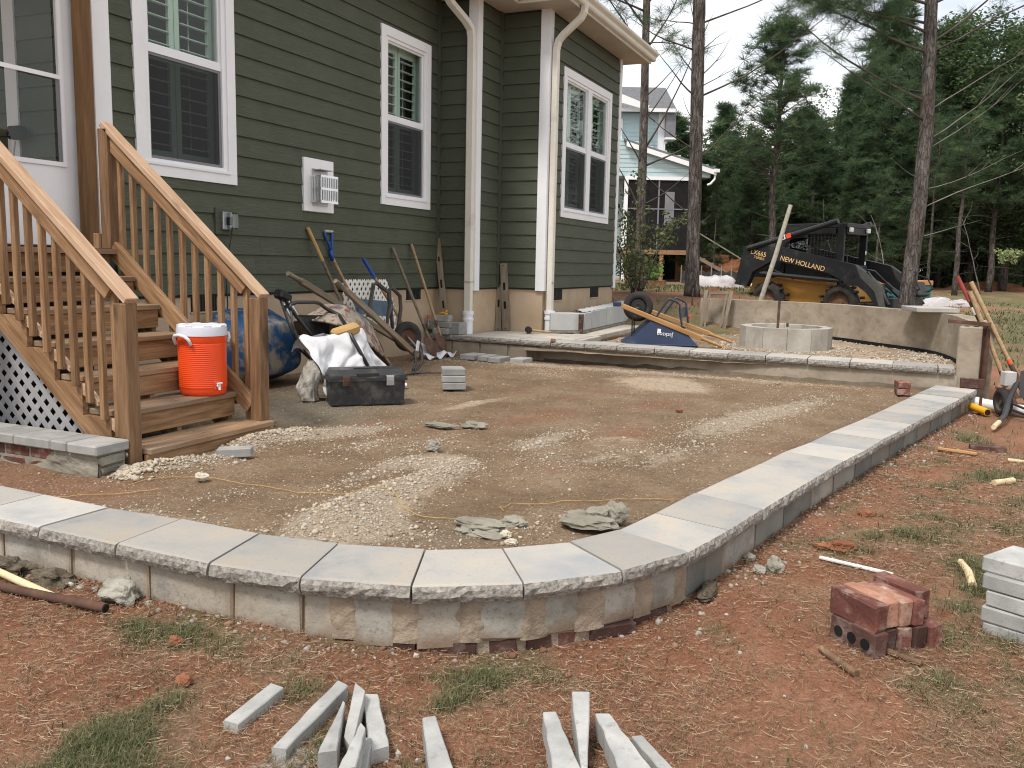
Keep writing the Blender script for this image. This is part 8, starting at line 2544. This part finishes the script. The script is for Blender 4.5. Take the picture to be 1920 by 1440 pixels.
mound('earth_heap', 'low red earth bank at the far edge of the lawn', 'heap', 43, 23.5, 2.8, 1.4, 0.35, redearth, 11, 0.5)
mound('white_heap', 'crumpled white tarp heap on the far lawn', 'heap', 26.6, 12.85, 0.85, 0.5, 0.26, M['dullbag'], 6, 0.5)
sf = thing('silt_fence', 'low black silt fence in front of the red earth heaps', 'fence', tuple(FW * 37.5 + RT * 8.6 + Vector((0, 0, 0.3))))
for k in range(9):
    a, b = FW * 37.5 + RT * (7.0 + 0.42 * k), FW * 37.5 + RT * (7.0 + 0.42 * (k + 1))
    z = lawn_z(a.x, a.y)
    mb = MB(); mb.grid(lambda u, v, a=a, b=b, z=z: (a.x + (b.x - a.x) * u, a.y + (b.y - a.y) * u, z - 0.05 + (0.62 - 0.08 * math.sin(math.pi * u)) * v), 4, 2); mb.build('fabric', M['black'], sf)
    mb = MB(); mb.box((a.x - 0.02, a.y - 0.02, z - 0.1), (a.x + 0.02, a.y + 0.02, z + 0.75)); mb.build('stake', M['oldwood'], sf)
tbx = thing('teal_bin', 'long teal bin with an orange top behind the tall pine', 'bin', tuple(FW * 31 + RT * 13.2 + Vector((0, 0, 0.2))))
q = FW * 31 + RT * 13.2; z = lawn_z(q.x, q.y)
teal = simple('teal_plastic', [(0.3, (0.012, 0.085, 0.10)), (0.7, (0.02, 0.12, 0.14))], 3, 3, 0.6)
orng = simple('faded_orange_board', [(0.3, (0.36, 0.16, 0.06)), (0.7, (0.46, 0.22, 0.09))], 3, 3, 0.7)
RV = Matrix((RT, FW, SZ)).transposed()
mb = MB(); mb.cbox((q.x, q.y, z + 0.22), (2.2, 0.8, 0.44), 0.02, RV); mb.build('bin', teal, tbx)
mb = MB(); mb.cbox((q.x, q.y, z + 0.53), (2.3, 0.85, 0.17), 0.02, RV); mb.build('top', orng, tbx)
lum = thing('lumber', 'short stack of pale lumber lying beside the white covered heap', 'lumber', tuple(FW * 28 + RT * 7.3 + Vector((0, 0, 0.4))))
for k in range(4):
    a = FW * (28 + 0.12 * k) + RT * 7.0; z = lawn_z(a.x, a.y) + 0.06 + 0.05 * (k % 2)
    board('plank', (a.x, a.y, z), (a.x + RT.x * 0.95, a.y + RT.y * 0.95, z + 0.02), 0.14, 0.04, (0, 0, 1), M['cutwood'], lum)
pr = thing('garden_stake', 'thin rusty stake in the grass behind the navy wheelbarrow', 'stake', (15.2, 3.4, 0.4)); MB().tube([(15.2, 3.42, 0.3), (15.22, 3.40, 0.80)], 0.012, 6).build('rod', M['rust'], pr)
# ------------------------------------------------------------------ foreground: sawn paver offcuts, bricks, sticks
GC = 'sawn paver offcuts scattered in the foreground'
def offcut(label, top4, zt, th, tilt=None, jag=0.004, m='cut'):
    """sliver of paver from the four corners of its upper face; zt one height or four"""
    z = zt if isinstance(zt, (list, tuple)) else [zt] * 4
    n_ = 8
    mb = MB()
    P = [Vector((*p, zz)) for p, zz in zip(top4, z)]
    seed = top4[0][0] * 31 + top4[0][1] * 17
    rows = []
    # P: near-left, near-right, far-right, far-left; long edges run near -> far
    for k in range(n_ + 1):
        u = k / n_
        l = P[0].lerp(P[3], u); r_ = P[1].lerp(P[2], u)
        ac = (r_ - l).normalized()
        jl = jag * noise.noise(Vector((u * 6, seed, 0))); jr = jag * noise.noise(Vector((u * 6, seed, 5)))
        rows.append((l + ac * jl, r_ + ac * jr))
    V, F = [], []
    for (l, r_) in rows:
        ac = (r_ - l)
        if ac.length < 0.012:
            ac = ac.normalized() * 0.012
        c_ = 0.003
        V += [l + Vector((0, 0, -th)), l + Vector((0, 0, -c_)), l + ac * (c_ / ac.length), r_ - ac * (c_ / ac.length), r_ + Vector((0, 0, -c_)), r_ + Vector((0, 0, -th))]
    for k in range(n_):
        for q in range(6):
            a, b = k * 6 + q, k * 6 + (q + 1) % 6
            F.append((a, b, b + 6, a + 6)[::-1])
    F.append(tuple(range(6))); F.append(tuple(range(n_ * 6, n_ * 6 + 6))[::-1])
    F = [f[::-1] for f in F]
    mb.add(V, F)
    me = mb.mesh('paver_offcut'); me.materials.append(M[m])
    o = link('paver_offcut', me)
    return tag(o, label, 'paver offcut', GC)
offcut('thick square ended paver offcut lying apart from the pile', [(1.834, 1.690), (1.834, 1.638), (2.066, 1.662), (2.071, 1.716)], -0.150, 0.066, jag=0.002)
offcut('long pointed offcut lying flat between the thick one and the pile', [(1.784, 1.478), (1.792, 1.438), (2.155, 1.487), (2.171, 1.539)], [-0.152, -0.152, -0.145, -0.145], 0.055)
offcut('tapering offcut with its broad grey end toward the viewer', [(1.755, 1.307), (1.786, 1.270), (2.032, 1.412), (2.043, 1.429)], [-0.110, -0.110, -0.128, -0.128], 0.066)
offcut('grey wedge standing behind the broad ended offcut', [(1.905, 1.330), (1.860, 1.275), (2.094, 1.384), (2.125, 1.442)], [-0.145, -0.145, -0.112, -0.112], 0.055)
offcut('chipped white offcut at the right of the pile', [(1.896, 1.236), (1.940, 1.206), (2.154, 1.378), (2.134, 1.422)], [-0.160, -0.160, -0.148, -0.148], 0.05)
offcut('pale offcut lying on top of the pile', [(1.672, 1.190), (1.712, 1.160), (1.878, 1.241), (1.900, 1.272)], [-0.085, -0.085, -0.088, -0.088], 0.055)
offcut('broken piece under the topmost offcut', [(1.777, 1.230), (1.790, 1.181), (1.935, 1.258), (1.925, 1.290)], [-0.150, -0.150, -0.148, -0.148], 0.05)
offcut('single offcut lying alone in the middle foreground', [(1.800, 0.995), (1.835, 0.935), (2.125, 1.164), (2.097, 1.193)], [-0.150, -0.150, -0.152, -0.152], 0.06, jag=0.002)
offcut('long flat offcut at the left of the second group', [(1.93, 0.715), (1.96, 0.640), (2.278, 0.850), (2.258, 0.884)], [-0.135, -0.135, -0.138, -0.138], 0.065)
offcut('upended wedge whose broad end points away from the viewer', [(2.010, 0.676), (2.022, 0.664), (2.374, 0.781), (2.351, 0.830)], [-0.140, -0.140, -0.105, -0.105], 0.075)
offcut('jagged offcut in the middle of the second group', [(2.02, 0.560), (2.06, 0.475), (2.349, 0.709), (2.331, 0.748)], [-0.140, -0.140, -0.145, -0.145], 0.06, jag=0.006)
offcut('narrow white offcut at the right of the second group', [(2.10, 0.455), (2.11, 0.415), (2.306, 0.598), (2.287, 0.626)], [-0.160, -0.160, -0.163, -0.163], 0.045)
# brick pile: an upper row of five on a lower row
GB = 'bricks piled on the grass'
bx = Vector((3.121 - 3.269, 0.0 - 0.166, 0)).normalized()         # along the length of the bricks
bn = Vector((-bx.y, bx.x, 0))
if bn.x < 0:
    bn = -bn                                                      # away from the viewer
rzb = math.atan2(bx.y, bx.x)
base = Vector((3.245, 0.110, 0)) 
LB = 0.215
def brk(label, off_n, off_x, z, m, h=0.095, th=0.062, rz=0.0, holes=False):
    rz += random.uniform(-0.02, 0.02)
    c_ = base + bn * (off_n + th / 2) + bx * off_x
    o = slab_piece('brick', (c_.x, c_.y, z + h / 2), (LB, th - 0.004, h), rzb + rz, M[m], None, 0.006, 0.0045)
    tag(o, label, 'brick', GB)
    if holes:
        for k in (-1, 0, 1):
            mb = MB(); q = c_ + bx * (k * 0.062) - bn * (th / 2 - 0.0015)
            mb.lathe([(0.0, 0.0), (0.019, 0.0), (0.0195, 0.004), (0.0, 0.004)], (q.x, q.y, z + h / 2), Matrix.Rotation(rzb, 3, 'Z') @ Matrix.Rotation(R(90), 3, 'X'), 12, False)
            mb.build('core_hole', M['dark'], o)
zb_ = lawn_z(base.x, base.y) - 0.008
zs_ = zb_ + 0.097
brk('dark cored brick with three holes at the front of the pile', 0.0, 0.012, zb_, 'darkbrick', holes=True)
brk('brown brick second in the lower row of the pile', 0.064, -0.01, zb_, 'darkbrick')
brk('brown brick third in the lower row of the pile', 0.128, 0.0, zb_, 'brick')
brk('greenish brown brick fourth in the lower row of the pile', 0.192, 0.01, zb_, 'darkbrick')
brk('brick at the far end of the lower row of the pile', 0.256, 0.02, zb_, 'brick')
brk('lime stained purple red brick at the front of the upper row', 0.004, 0.0, zs_, 'brick', 0.098, 0.062, 0.02)
brk('pale orange brick second in the upper row', 0.068, -0.012, zs_, 'palebrick', 0.093)
brk('pale orange brick third in the upper row', 0.130, -0.004, zs_, 'palebrick', 0.095, 0.055)
brk('dusty red brick fourth in the upper row', 0.186, 0.006, zs_, 'brick', 0.094, 0.05)
brk('dark red brick standing proud at the back of the upper row', 0.240, -0.03, zs_, 'brick', 0.106, 0.064)
# pavers stacked at the right edge
GS = 'grey pavers stacked at the right edge'
for k, lab in enumerate(('lowest grey paver of the stack at the right edge', 'second grey paver from below in the stack at the right edge', 'third grey paver from below in the stack at the right edge', 'fourth grey paver from below in the stack at the right edge', 'topmost pale paver of the stack at the right edge')):
    z = -0.19 + 0.0305 + k * 0.0605
    o = slab_piece('paver', (3.63 + (0.0, .004, -.006, .010, 0.025)[k], -0.52 + (0, .01, -.004, .012, .014)[k], z), (0.235, 0.30, 0.058), math.radians(-28 + (0, 1.5, -1, 1, -2)[k]), M['cut' if k < 4 else 'cut'], None, 0.005, 0.0015)
    tag(o, lab, 'paver', GS)
def stick(label, pts, r, m='stick', cat='stick', name='stick', n=7, group='sticks and split wood on the lawn'):
    P = []
    for p in pts:
        z = lawn_z(p[0], p[1]) + (p[2] if len(p) > 2 else r * 0.75)
        P.append((p[0], p[1], z))
    rr = r if isinstance(r, list) else [r * random.uniform(0.85, 1.1) for _ in P]
    mb = MB(); mb.tube(P, rr, n)
    o = mb.build(name, M[m], None, True, 60)
    return tag(o, label, cat, group)
stick('rounded brown stick left of the brick pile', [(3.172, 0.196, 0.014), (3.10, 0.135), (3.022, 0.070)], 0.014)
stick('brown stick right in front of the brick pile', [(3.252, -0.005), (3.225, -0.06), (3.196, -0.128)], 0.013)
stick('pale bent stick on the grass behind the brick pile', [(4.36, -0.295), (4.24, -0.322), (4.08, -0.330)], 0.017, 'cutwood')
o = board('wood_strip', (4.140, 0.290, lawn_z(4.14, .29) + 0.014), (4.070, -0.020, lawn_z(4.07, -0.02) + 0.012), 0.022, 0.012, (0, 0, 1), M['white'], None); tag(o, 'thin white painted strip lying behind the brick pile', 'wood strip')
o = board('split_stake', (7.02, -0.265, -0.115), (6.97, -0.515, -0.120), 0.05, 0.025, (0.2, 0, 1), M['newhandle'], None, 0.008); tag(o, 'split orange wood stake lying before the lone brick', 'stake')
stick('short thick stick on the grass at the right', [(6.03, -0.55), (6.10, -0.61), (6.18, -0.665)], 0.020, 'cutwood')
stick('pale stick at the right edge beyond the short thick one', [(6.90, -0.70), (6.885, -0.80), (6.87, -0.95)], 0.015, 'cutwood')
bp_ = thing('steel_pipe', 'dark steel pipe lying on the grass at the left edge', 'pipe', (2.22, 2.9, -0.14))
za = lawn_z(2.22, 2.8) + 0.02
MB().tube([(2.19, 3.45, za + 0.01), (2.205, 3.13, za + 0.006), (2.243, 2.610, za)], 0.0175, 14).build('tube', M['rust'], bp_, True, 50)
MB().tube([(2.2428, 2.613, za), (2.2434, 2.606, za)], 0.0145, 12).build('bore', M['dark'], bp_)
st_ = stick('round pale wooden handle on the mortar crumbs at the left edge', [(2.285, 3.40, 0.06), (2.268, 3.22, 0.045), (2.232, 2.868, 0.020)], 0.016, 'cutwood', 'tool handle', 'tool_handle', 10, 'loose handles')
# rocks and clods
GRK = 'rocks and clods lying on the ground'
def rock(label, c, size, m='rock', seed=1, name='rock', amp=0.35, sub=3):
    mb = MB(); mb.blob((0, 0, 0), size, seed, amp, sub)
    me = mb.mesh(name); me.materials.append(M[m])
    o = link(name, me); o.location = c
    return tag(o, label, 'rock', GRK)
M['crumbheap'] = simple('dark_crumbs', [(0.3, (0.065, 0.052, 0.036)), (0.55, (0.125, 0.105, 0.078)), (0.75, (0.20, 0.175, 0.135))], 22, 7, 0.95, 0.1, bump=(45, 1.0, 0.02))
rock('rough grey brown rock at the end of the dark steel pipe', (2.36, 2.665, lawn_z(2.36, 2.66) + 0.035), (0.055, 0.078, 0.052), seed=3)
rock('pointed blue grey rock right of the wall bend', (3.895, 0.455, lawn_z(3.9, .45) + 0.025), (0.04, 0.035, 0.048), seed=5)
rock('small grey stone left of the pointed rock', (3.86, 0.515, lawn_z(3.86, .5) + 0.012), (0.030, 0.028, 0.022), seed=6)
rock('round grey stone near the wall foot by the bend', (3.99, 0.575, lawn_z(3.99, .57) + 0.015), (0.022, 0.026, 0.018), seed=7)
rock('lump of grey mortar against the wall foot', (3.52, 0.665, lawn_z(3.5, .66) + 0.02), (0.10, 0.032, 0.022), 'crumbheap', 8)
rock('large slab of hardened mortar on the dirt inside the bend', (3.61, 1.225, 0.035), (0.095, 0.13, 0.032), 'wetmortar', 11)
rock('upright shard of hardened mortar leaning by the large slab', (3.71, 1.130, 0.055), (0.05, 0.055, 0.055), 'wetmortar', 12)
rock('lump of mortar on top of the large slab', (3.64, 1.19, 0.070), (0.045, 0.05, 0.025), 'wetmortar', 13)
rock('long grey mortar slab the yellow string crosses', (3.36, 1.625, 0.025), (0.055, 0.12, 0.025), 'wetmortar', 14)
rock('flat tan grey flake in front of the long mortar slab', (3.265, 1.555, 0.014), (0.035, 0.085, 0.014), 'wetmortar', 15)
rock('small mortar crumb left of the flat flake', (3.27, 1.665, 0.012), (0.03, 0.045, 0.016), 'wetmortar', 16)
rock('white limestone pebble beside the flat flake', (3.29, 1.48, 0.018), (0.022, 0.026, 0.020), 'stone', 17)
rock('second white pebble right of the flat flake', (3.22, 1.42, 0.015), (0.018, 0.025, 0.017), 'stone', 18)
rock('dark mortar lump behind the long slab', (3.47, 1.52, 0.02), (0.05, 0.06, 0.028), 'wetmortar', 19)
rock('grey mortar clump in the middle of the patio', (5.55, 2.75, 0.01), (0.06, 0.09, 0.025), 'wetmortar', 20)
rock('second mortar clump in the middle of the patio', (5.42, 2.95, 0.01), (0.05, 0.12, 0.018), 'wetmortar', 21)
rock('grey stone on the bare dirt above the gravel ridge', (4.72, 2.62, 0.02), (0.035, 0.045, 0.03), 'rock', 22)
rock('tan stone at the edge of the yellow string', (3.47, 3.30, 0.015), (0.030, 0.035, 0.022), 'stone', 23)
rock('red clay clod on the lawn behind the brick pile', (4.31, 0.225, lawn_z(4.3, .2) + 0.012), (0.04, 0.075, 0.030), 'clay', 24, amp=0.7)
rock('orange clay lump on the grass at the lower left', (1.98, 1.98, lawn_z(1.98, 1.98) + 0.012), (0.022, 0.026, 0.022), 'clay', 25)
rock('orange clay lump nearer the left edge', (2.17, 2.20, lawn_z(2.17, 2.2) + 0.012), (0.024, 0.026, 0.020), 'clay', 26)
rock('reddish stone on the lawn beside the straight wall', (4.93, 0.13, lawn_z(4.93, .13) + 0.012), (0.030, 0.035, 0.022), 'clay', 27)
rock('orange clod on the patio near the far corner', (6.95, 1.62, 0.012), (0.022, 0.03, 0.014), 'clay', 28)
rock('white stone on the lawn near the lower edge', (2.33, 0.03, lawn_z(2.33, .03) + 0.008), (0.012, 0.018, 0.010), 'stone', 29)
rock('broken grey lump at the foot of the newel post', (3.42, 3.78, -0.01), (0.05, 0.06, 0.045), 'wetmortar', 30)
# crumbs of mortar along the wall at left
rock('heap of wet mortar crumbs at the wall foot, left edge', (2.36, 3.28, lawn_z(2.36, 3.28) + 0.02), (0.05, 0.11, 0.05), 'crumbheap', 31, amp=0.6)
rock('second heap of wet mortar crumbs along the wall at left', (2.365, 3.04, lawn_z(2.36, 3.04) + 0.01), (0.045, 0.11, 0.035), 'crumbheap', 32, amp=0.6)
# yellow mason's line
def string_obj(label, pts, group=None):
    P = []
    for i in range(len(pts) - 1):
        for q in range(6):
            u = q / 6
            x = pts[i][0] * (1 - u) + pts[i + 1][0] * u; y = pts[i][1] * (1 - u) + pts[i + 1][1] * u
            P.append((x + 0.006 * noise.noise(Vector((x * 9, y * 9, 2))), y + 0.006 * noise.noise(Vector((x * 9, y * 9, 7))), dirt_z(x, y) + 0.008 + 0.006 * abs(noise.noise(Vector((x * 7, y * 7, 4))))))
    o = MB().tube(P, 0.0017, 5).build('mason_line', M['string'], None, True)
    return tag(o, label, 'string', group)
string_obj('long yellow mason line snaking from the stairs to the mortar slab', [(3.238, 3.57), (3.396, 3.517), (3.529, 3.326), (3.546, 2.963), (3.54, 2.706), (3.52, 2.403), (3.579, 2.213), (3.43, 2.063), (3.357, 1.91), (3.396, 1.803), (3.45, 1.676), (3.359, 1.537)])
string_obj('short yellow mason line ending in a curl near the bend', [(3.652, 1.652), (3.70, 1.70), (3.726, 1.681), (3.817, 1.684), (3.963, 1.484), (4.105, 1.296), (4.249, 1.102), (4.34, 0.92)])
string_obj('loose yellow mason line end lying on the clay at left', [(3.00, 3.9), (3.146, 3.47), (3.19, 3.40), (3.24, 3.34)])

# ------------------------------------------------------------------ gravel, crumbs, straw and grass: what nobody could count
t = NT('loose_limestone'); c = t.ramp(t.attr('tone'), [(0.0, (0.23, 0.18, 0.13)), (0.35, (0.37, 0.305, 0.23)), (0.75, (0.46, 0.40, 0.32)), (1.0, (0.34, 0.315, 0.28))]); t.base(c); t.rough(0.92, 0.2); M['loose'] = t.mat
P, S = [], []
tries = 0
while len(P) < 16000 and tries < 400000:
    tries += 1
    if random.random() < 0.82:
        e = random.choice(RIDGES); a = R(e[4])
        u, v = random.gauss(0, 0.75) * e[2], random.gauss(0, 0.75) * e[3]
        x, y = e[0] + u * math.cos(a) - v * math.sin(a), e[1] + u * math.sin(a) + v * math.cos(a)
        if random.random() > e[6]:
            continue
    else:
        x, y = random.uniform(2.75, 9.5), random.uniform(-0.2, 5.2)
        if x > 6 and random.random() < 0.5:
            continue
    if not inside(x, y, poly) or min((x - a[0]) ** 2 + (y - a[1]) ** 2 for a in OUT) < 0.10:
        continue
    if 3.5 < x < 4.75 and y > 3.84:
        continue
    s_ = min(0.0022 + random.expovariate(1 / 0.0023), 0.015)
    if x > 5.5:
        s_ = max(s_, 0.0055)
    if gravel_at(x, y) < 0.2 and random.random() < 0.6:
        s_ *= 0.6
    P.append((x, y, dirt_z(x, y) + s_ * 0.25)); S.append(s_)
for (cx_, cy_, n_) in ((3.36, 3.70, 240), (3.62, 3.70, 200), (4.75, 3.75, 160), (4.45, 3.78, 120)):
    for _ in range(n_):
        x, y = cx_ + random.gauss(0, 0.12), cy_ + random.gauss(0, 0.055)
        if y > 3.82 or x < 3.3 or not inside(x, y, poly):
            continue
        s_ = random.uniform(0.006, 0.017)
        P.append((x, y, dirt_z(x, y) + s_ * 0.4)); S.append(s_)
stones('gravel', P, S, M['loose'], 1)
P, S = [], []
while len(P) < 4200:
    x, y = random.uniform(9.95, 14.1), random.uniform(-0.5, 3.6)
    if terr_gravel(x, y) < random.random() * 1.1 or (math.hypot(x - 12.02, y - 1.45) < 0.62):
        continue
    s_ = random.uniform(0.008, 0.019)
    P.append((x, y, terr_z(x, y) + s_ * 0.3)); S.append(s_)
stones('gravel', P, S, M['loose'], 2)
t = NT('crumbs'); c = t.ramp(t.attr('tone'), [(0.0, (0.17, 0.085, 0.052)), (0.5, (0.27, 0.155, 0.10)), (0.7, (0.30, 0.26, 0.22)), (1.0, (0.42, 0.39, 0.35))]); t.base(c); t.rough(0.92, 0.2); M['crumb'] = t.mat
P, S = [], []
for _ in range(2600):
    s0 = random.uniform(0.0, fs[-1])
    p, d = on_face(s0)
    n_ = Vector((d.y, -d.x))
    q = p + n_ * abs(random.gauss(0.02, 0.10))
    s_ = min(0.003 + random.expovariate(1 / 0.0036), 0.016)
    P.append((q.x, q.y, lawn_z(q.x, q.y) + s_ * 0.2)); S.append(s_)
for _ in range(1500):
    c0 = random.choice(((1.80, 1.34), (1.85, 1.28), (1.72, 1.25), (2.05, 0.62)))
    x, y = c0[0] + random.gauss(0, 0.10), c0[1] + random.gauss(0, 0.085)
    s_ = min(0.002 + random.expovariate(1 / 0.0035), 0.013)
    P.append((x, y, lawn_z(x, y) + s_ * 0.2)); S.append(s_)
for _ in range(900):
    x, y = random.uniform(1.6, 8), random.uniform(-1.5, 0.7)
    if inside(x, y, poly) or inside(x - 0.05, y + 0.1, poly):
        continue
    s_ = random.uniform(0.003, 0.010)
    P.append((x, y, lawn_z(x, y) + s_ * 0.2)); S.append(s_)
stones('rubble', P, S, M['crumb'], 3)
# stone dust where the pavers were sawn
dust = MB()
def blot(cx_, cy_, rx, ry, sd__):
    n_ = 28
    V = [(cx_, cy_, lawn_z(cx_, cy_) + 0.007)]
    for ring, k_ in ((1, 0.5), (2, 1.0)):
        for k in range(n_):
            a = 2 * math.pi * k / n_
            r_ = k_ * (1 + 0.35 * noise.noise(Vector((math.cos(a) * 1.6, math.sin(a) * 1.6, sd__))) + 0.2 * noise.noise(Vector((math.cos(a) * 5, math.sin(a) * 5, sd__))))
            x, y = cx_ + rx * r_ * math.cos(a), cy_ + ry * r_ * math.sin(a)
            V.append((x, y, lawn_z(x, y) + (0.006 if ring == 1 else 0.0005)))
    F = [(0, 1 + k, 1 + (k + 1) % n_) for k in range(n_)] + [(1 + k, 1 + n_ + k, 1 + n_ + (k + 1) % n_, 1 + (k + 1) % n_) for k in range(n_)]
    dust.add(V, F)
blot(1.80, 1.36, 0.17, 0.15, 1); blot(1.98, 0.60, 0.16, 0.10, 2)
me = dust.mesh('stone_dust', True)
t = NT('pale_saw_dust'); c = t.ramp(t.noise(30, 6, 0.7), [(0.3, (0.27, 0.24, 0.20)), (0.7, (0.46, 0.43, 0.385))]); t.base(c); t.rough(0.95, 0.1); t.bump(t.noise(40, 6, 0.7), 0.8, 0.012)
tr_ = t.n('ShaderNodeBsdfTransparent'); mx = t.n('ShaderNodeMixShader')
t.l(t.ramp(t.noise(16, 6, 0.75), [(0.40, 0.0), (0.62, 0.85)]), mx.inputs['Fac']); t.l(tr_.outputs[0], mx.inputs[1]); t.l(t.b.outputs[0], mx.inputs[2]); t.l(mx.outputs[0], t.out.inputs['Surface'])
me.materials.append(t.mat)
link('stone_dust', me, None, 'stuff')

M['grass'] = leafy('grass_blade', [(0.0, (0.058, 0.076, 0.030)), (0.45, (0.105, 0.122, 0.050)), (0.75, (0.175, 0.165, 0.080)), (1.0, (0.30, 0.24, 0.14))], 0.2)
M['straw'] = leafy('dead_straw', [(0.0, (0.11, 0.062, 0.036)), (0.4, (0.21, 0.130, 0.078)), (0.8, (0.31, 0.215, 0.135)), (1.0, (0.42, 0.33, 0.225))], 0.1)
P, H, W, C = [], [], [], []
def in_wall(x, y):
    return inside(x + 0.0, y, wall_poly)
bendpts = [on_face(S0 + 1.3 + 0.1 * k)[0] for k in range(24)]
wall_poly = [tuple(on_face(fs[-1] * k / 80)[0]) for k in range(81)] + [(9.75, -0.42), (10.1, 5.75), (2.65, 5.75)]
while len(P) < 42000:
    # density falls with distance so that blades keep a similar size on the picture
    d = 1.2 + random.random() ** 1.5 * 7.5
    th_ = YAW + random.uniform(-0.62, 0.66)
    x, y = d * math.cos(th_), d * math.sin(th_)
    if in_wall(x, y):
        continue
    if min((x - q_.x) ** 2 + (y - q_.y) ** 2 for q_ in bendpts) < 0.02:
        continue
    g_ = grassy(x, y) + 0.25 * noise.noise(Vector((x * 7, y * 7, 3)))
    if random.random() > sst(0.30, 0.95, g_) ** 2.2 + 0.012:
        continue
    k_ = random.choice((1, 2, 3))
    for _ in range(k_):
        px, py = x + random.gauss(0, 0.012), y + random.gauss(0, 0.012)
        P.append((px, py, lawn_z(px, py) - 0.003)); H.append(random.uniform(0.012, 0.050) * (1 + 0.04 * d)); W.append(random.uniform(0.0015, 0.0028) * (0.8 + 0.16 * d)); C.append(min(max(random.gauss(0.45, 0.28), 0), 1))
blades('grass', P, H, W, M['grass'], 11, 1.3, color=C)
P, H, W = [], [], []
while len(P) < 110000:
    d = 1.2 + random.random() ** 1.5 * 6.0
    th_ = YAW + random.uniform(-0.62, 0.66)
    x, y = d * math.cos(th_), d * math.sin(th_)
    if in_wall(x, y):
        continue
    n_ = 0.5 + 0.6 * noise.noise(Vector((x * 1.7, y * 1.7, 40))) + 0.35 * noise.noise(Vector((x * 6, y * 6, 41)))
    if n_ < random.random() * 0.95 or grassy(x, y) > 0.9:
        continue
    P.append((x, y, lawn_z(x, y) + random.uniform(0.0, 0.012))); H.append(min(0.007 + random.expovariate(1 / 0.012), 0.05) * (1 + 0.05 * d)); W.append(random.uniform(0.0008, 0.0019) * (0.8 + 0.22 * d))
blades('straw', P, H, W, M['straw'], 12, flat=True)
# far lawn, coarser
P, H, W, C = [], [], [], []
while len(P) < 16000:
    d = 9 + random.random() * 24
    th_ = YAW + random.uniform(-0.60, 0.30)
    x, y = d * math.cos(th_), d * math.sin(th_)
    if x < 14.6 and y > -0.55:
        continue
    if x < 10 and y > -1.0:
        continue
    if grassy(x, y) < 0.5 + 0.3 * random.random():
        continue
    P.append((x, y, lawn_z(x, y) - 0.005)); H.append(random.uniform(0.05, 0.10)); W.append(0.010 + 0.0007 * d); C.append(min(max(random.gauss(0.42, 0.22), 0), 1))
blades('grass', P, H, W, M['grass'], 13, 1.2, color=C)
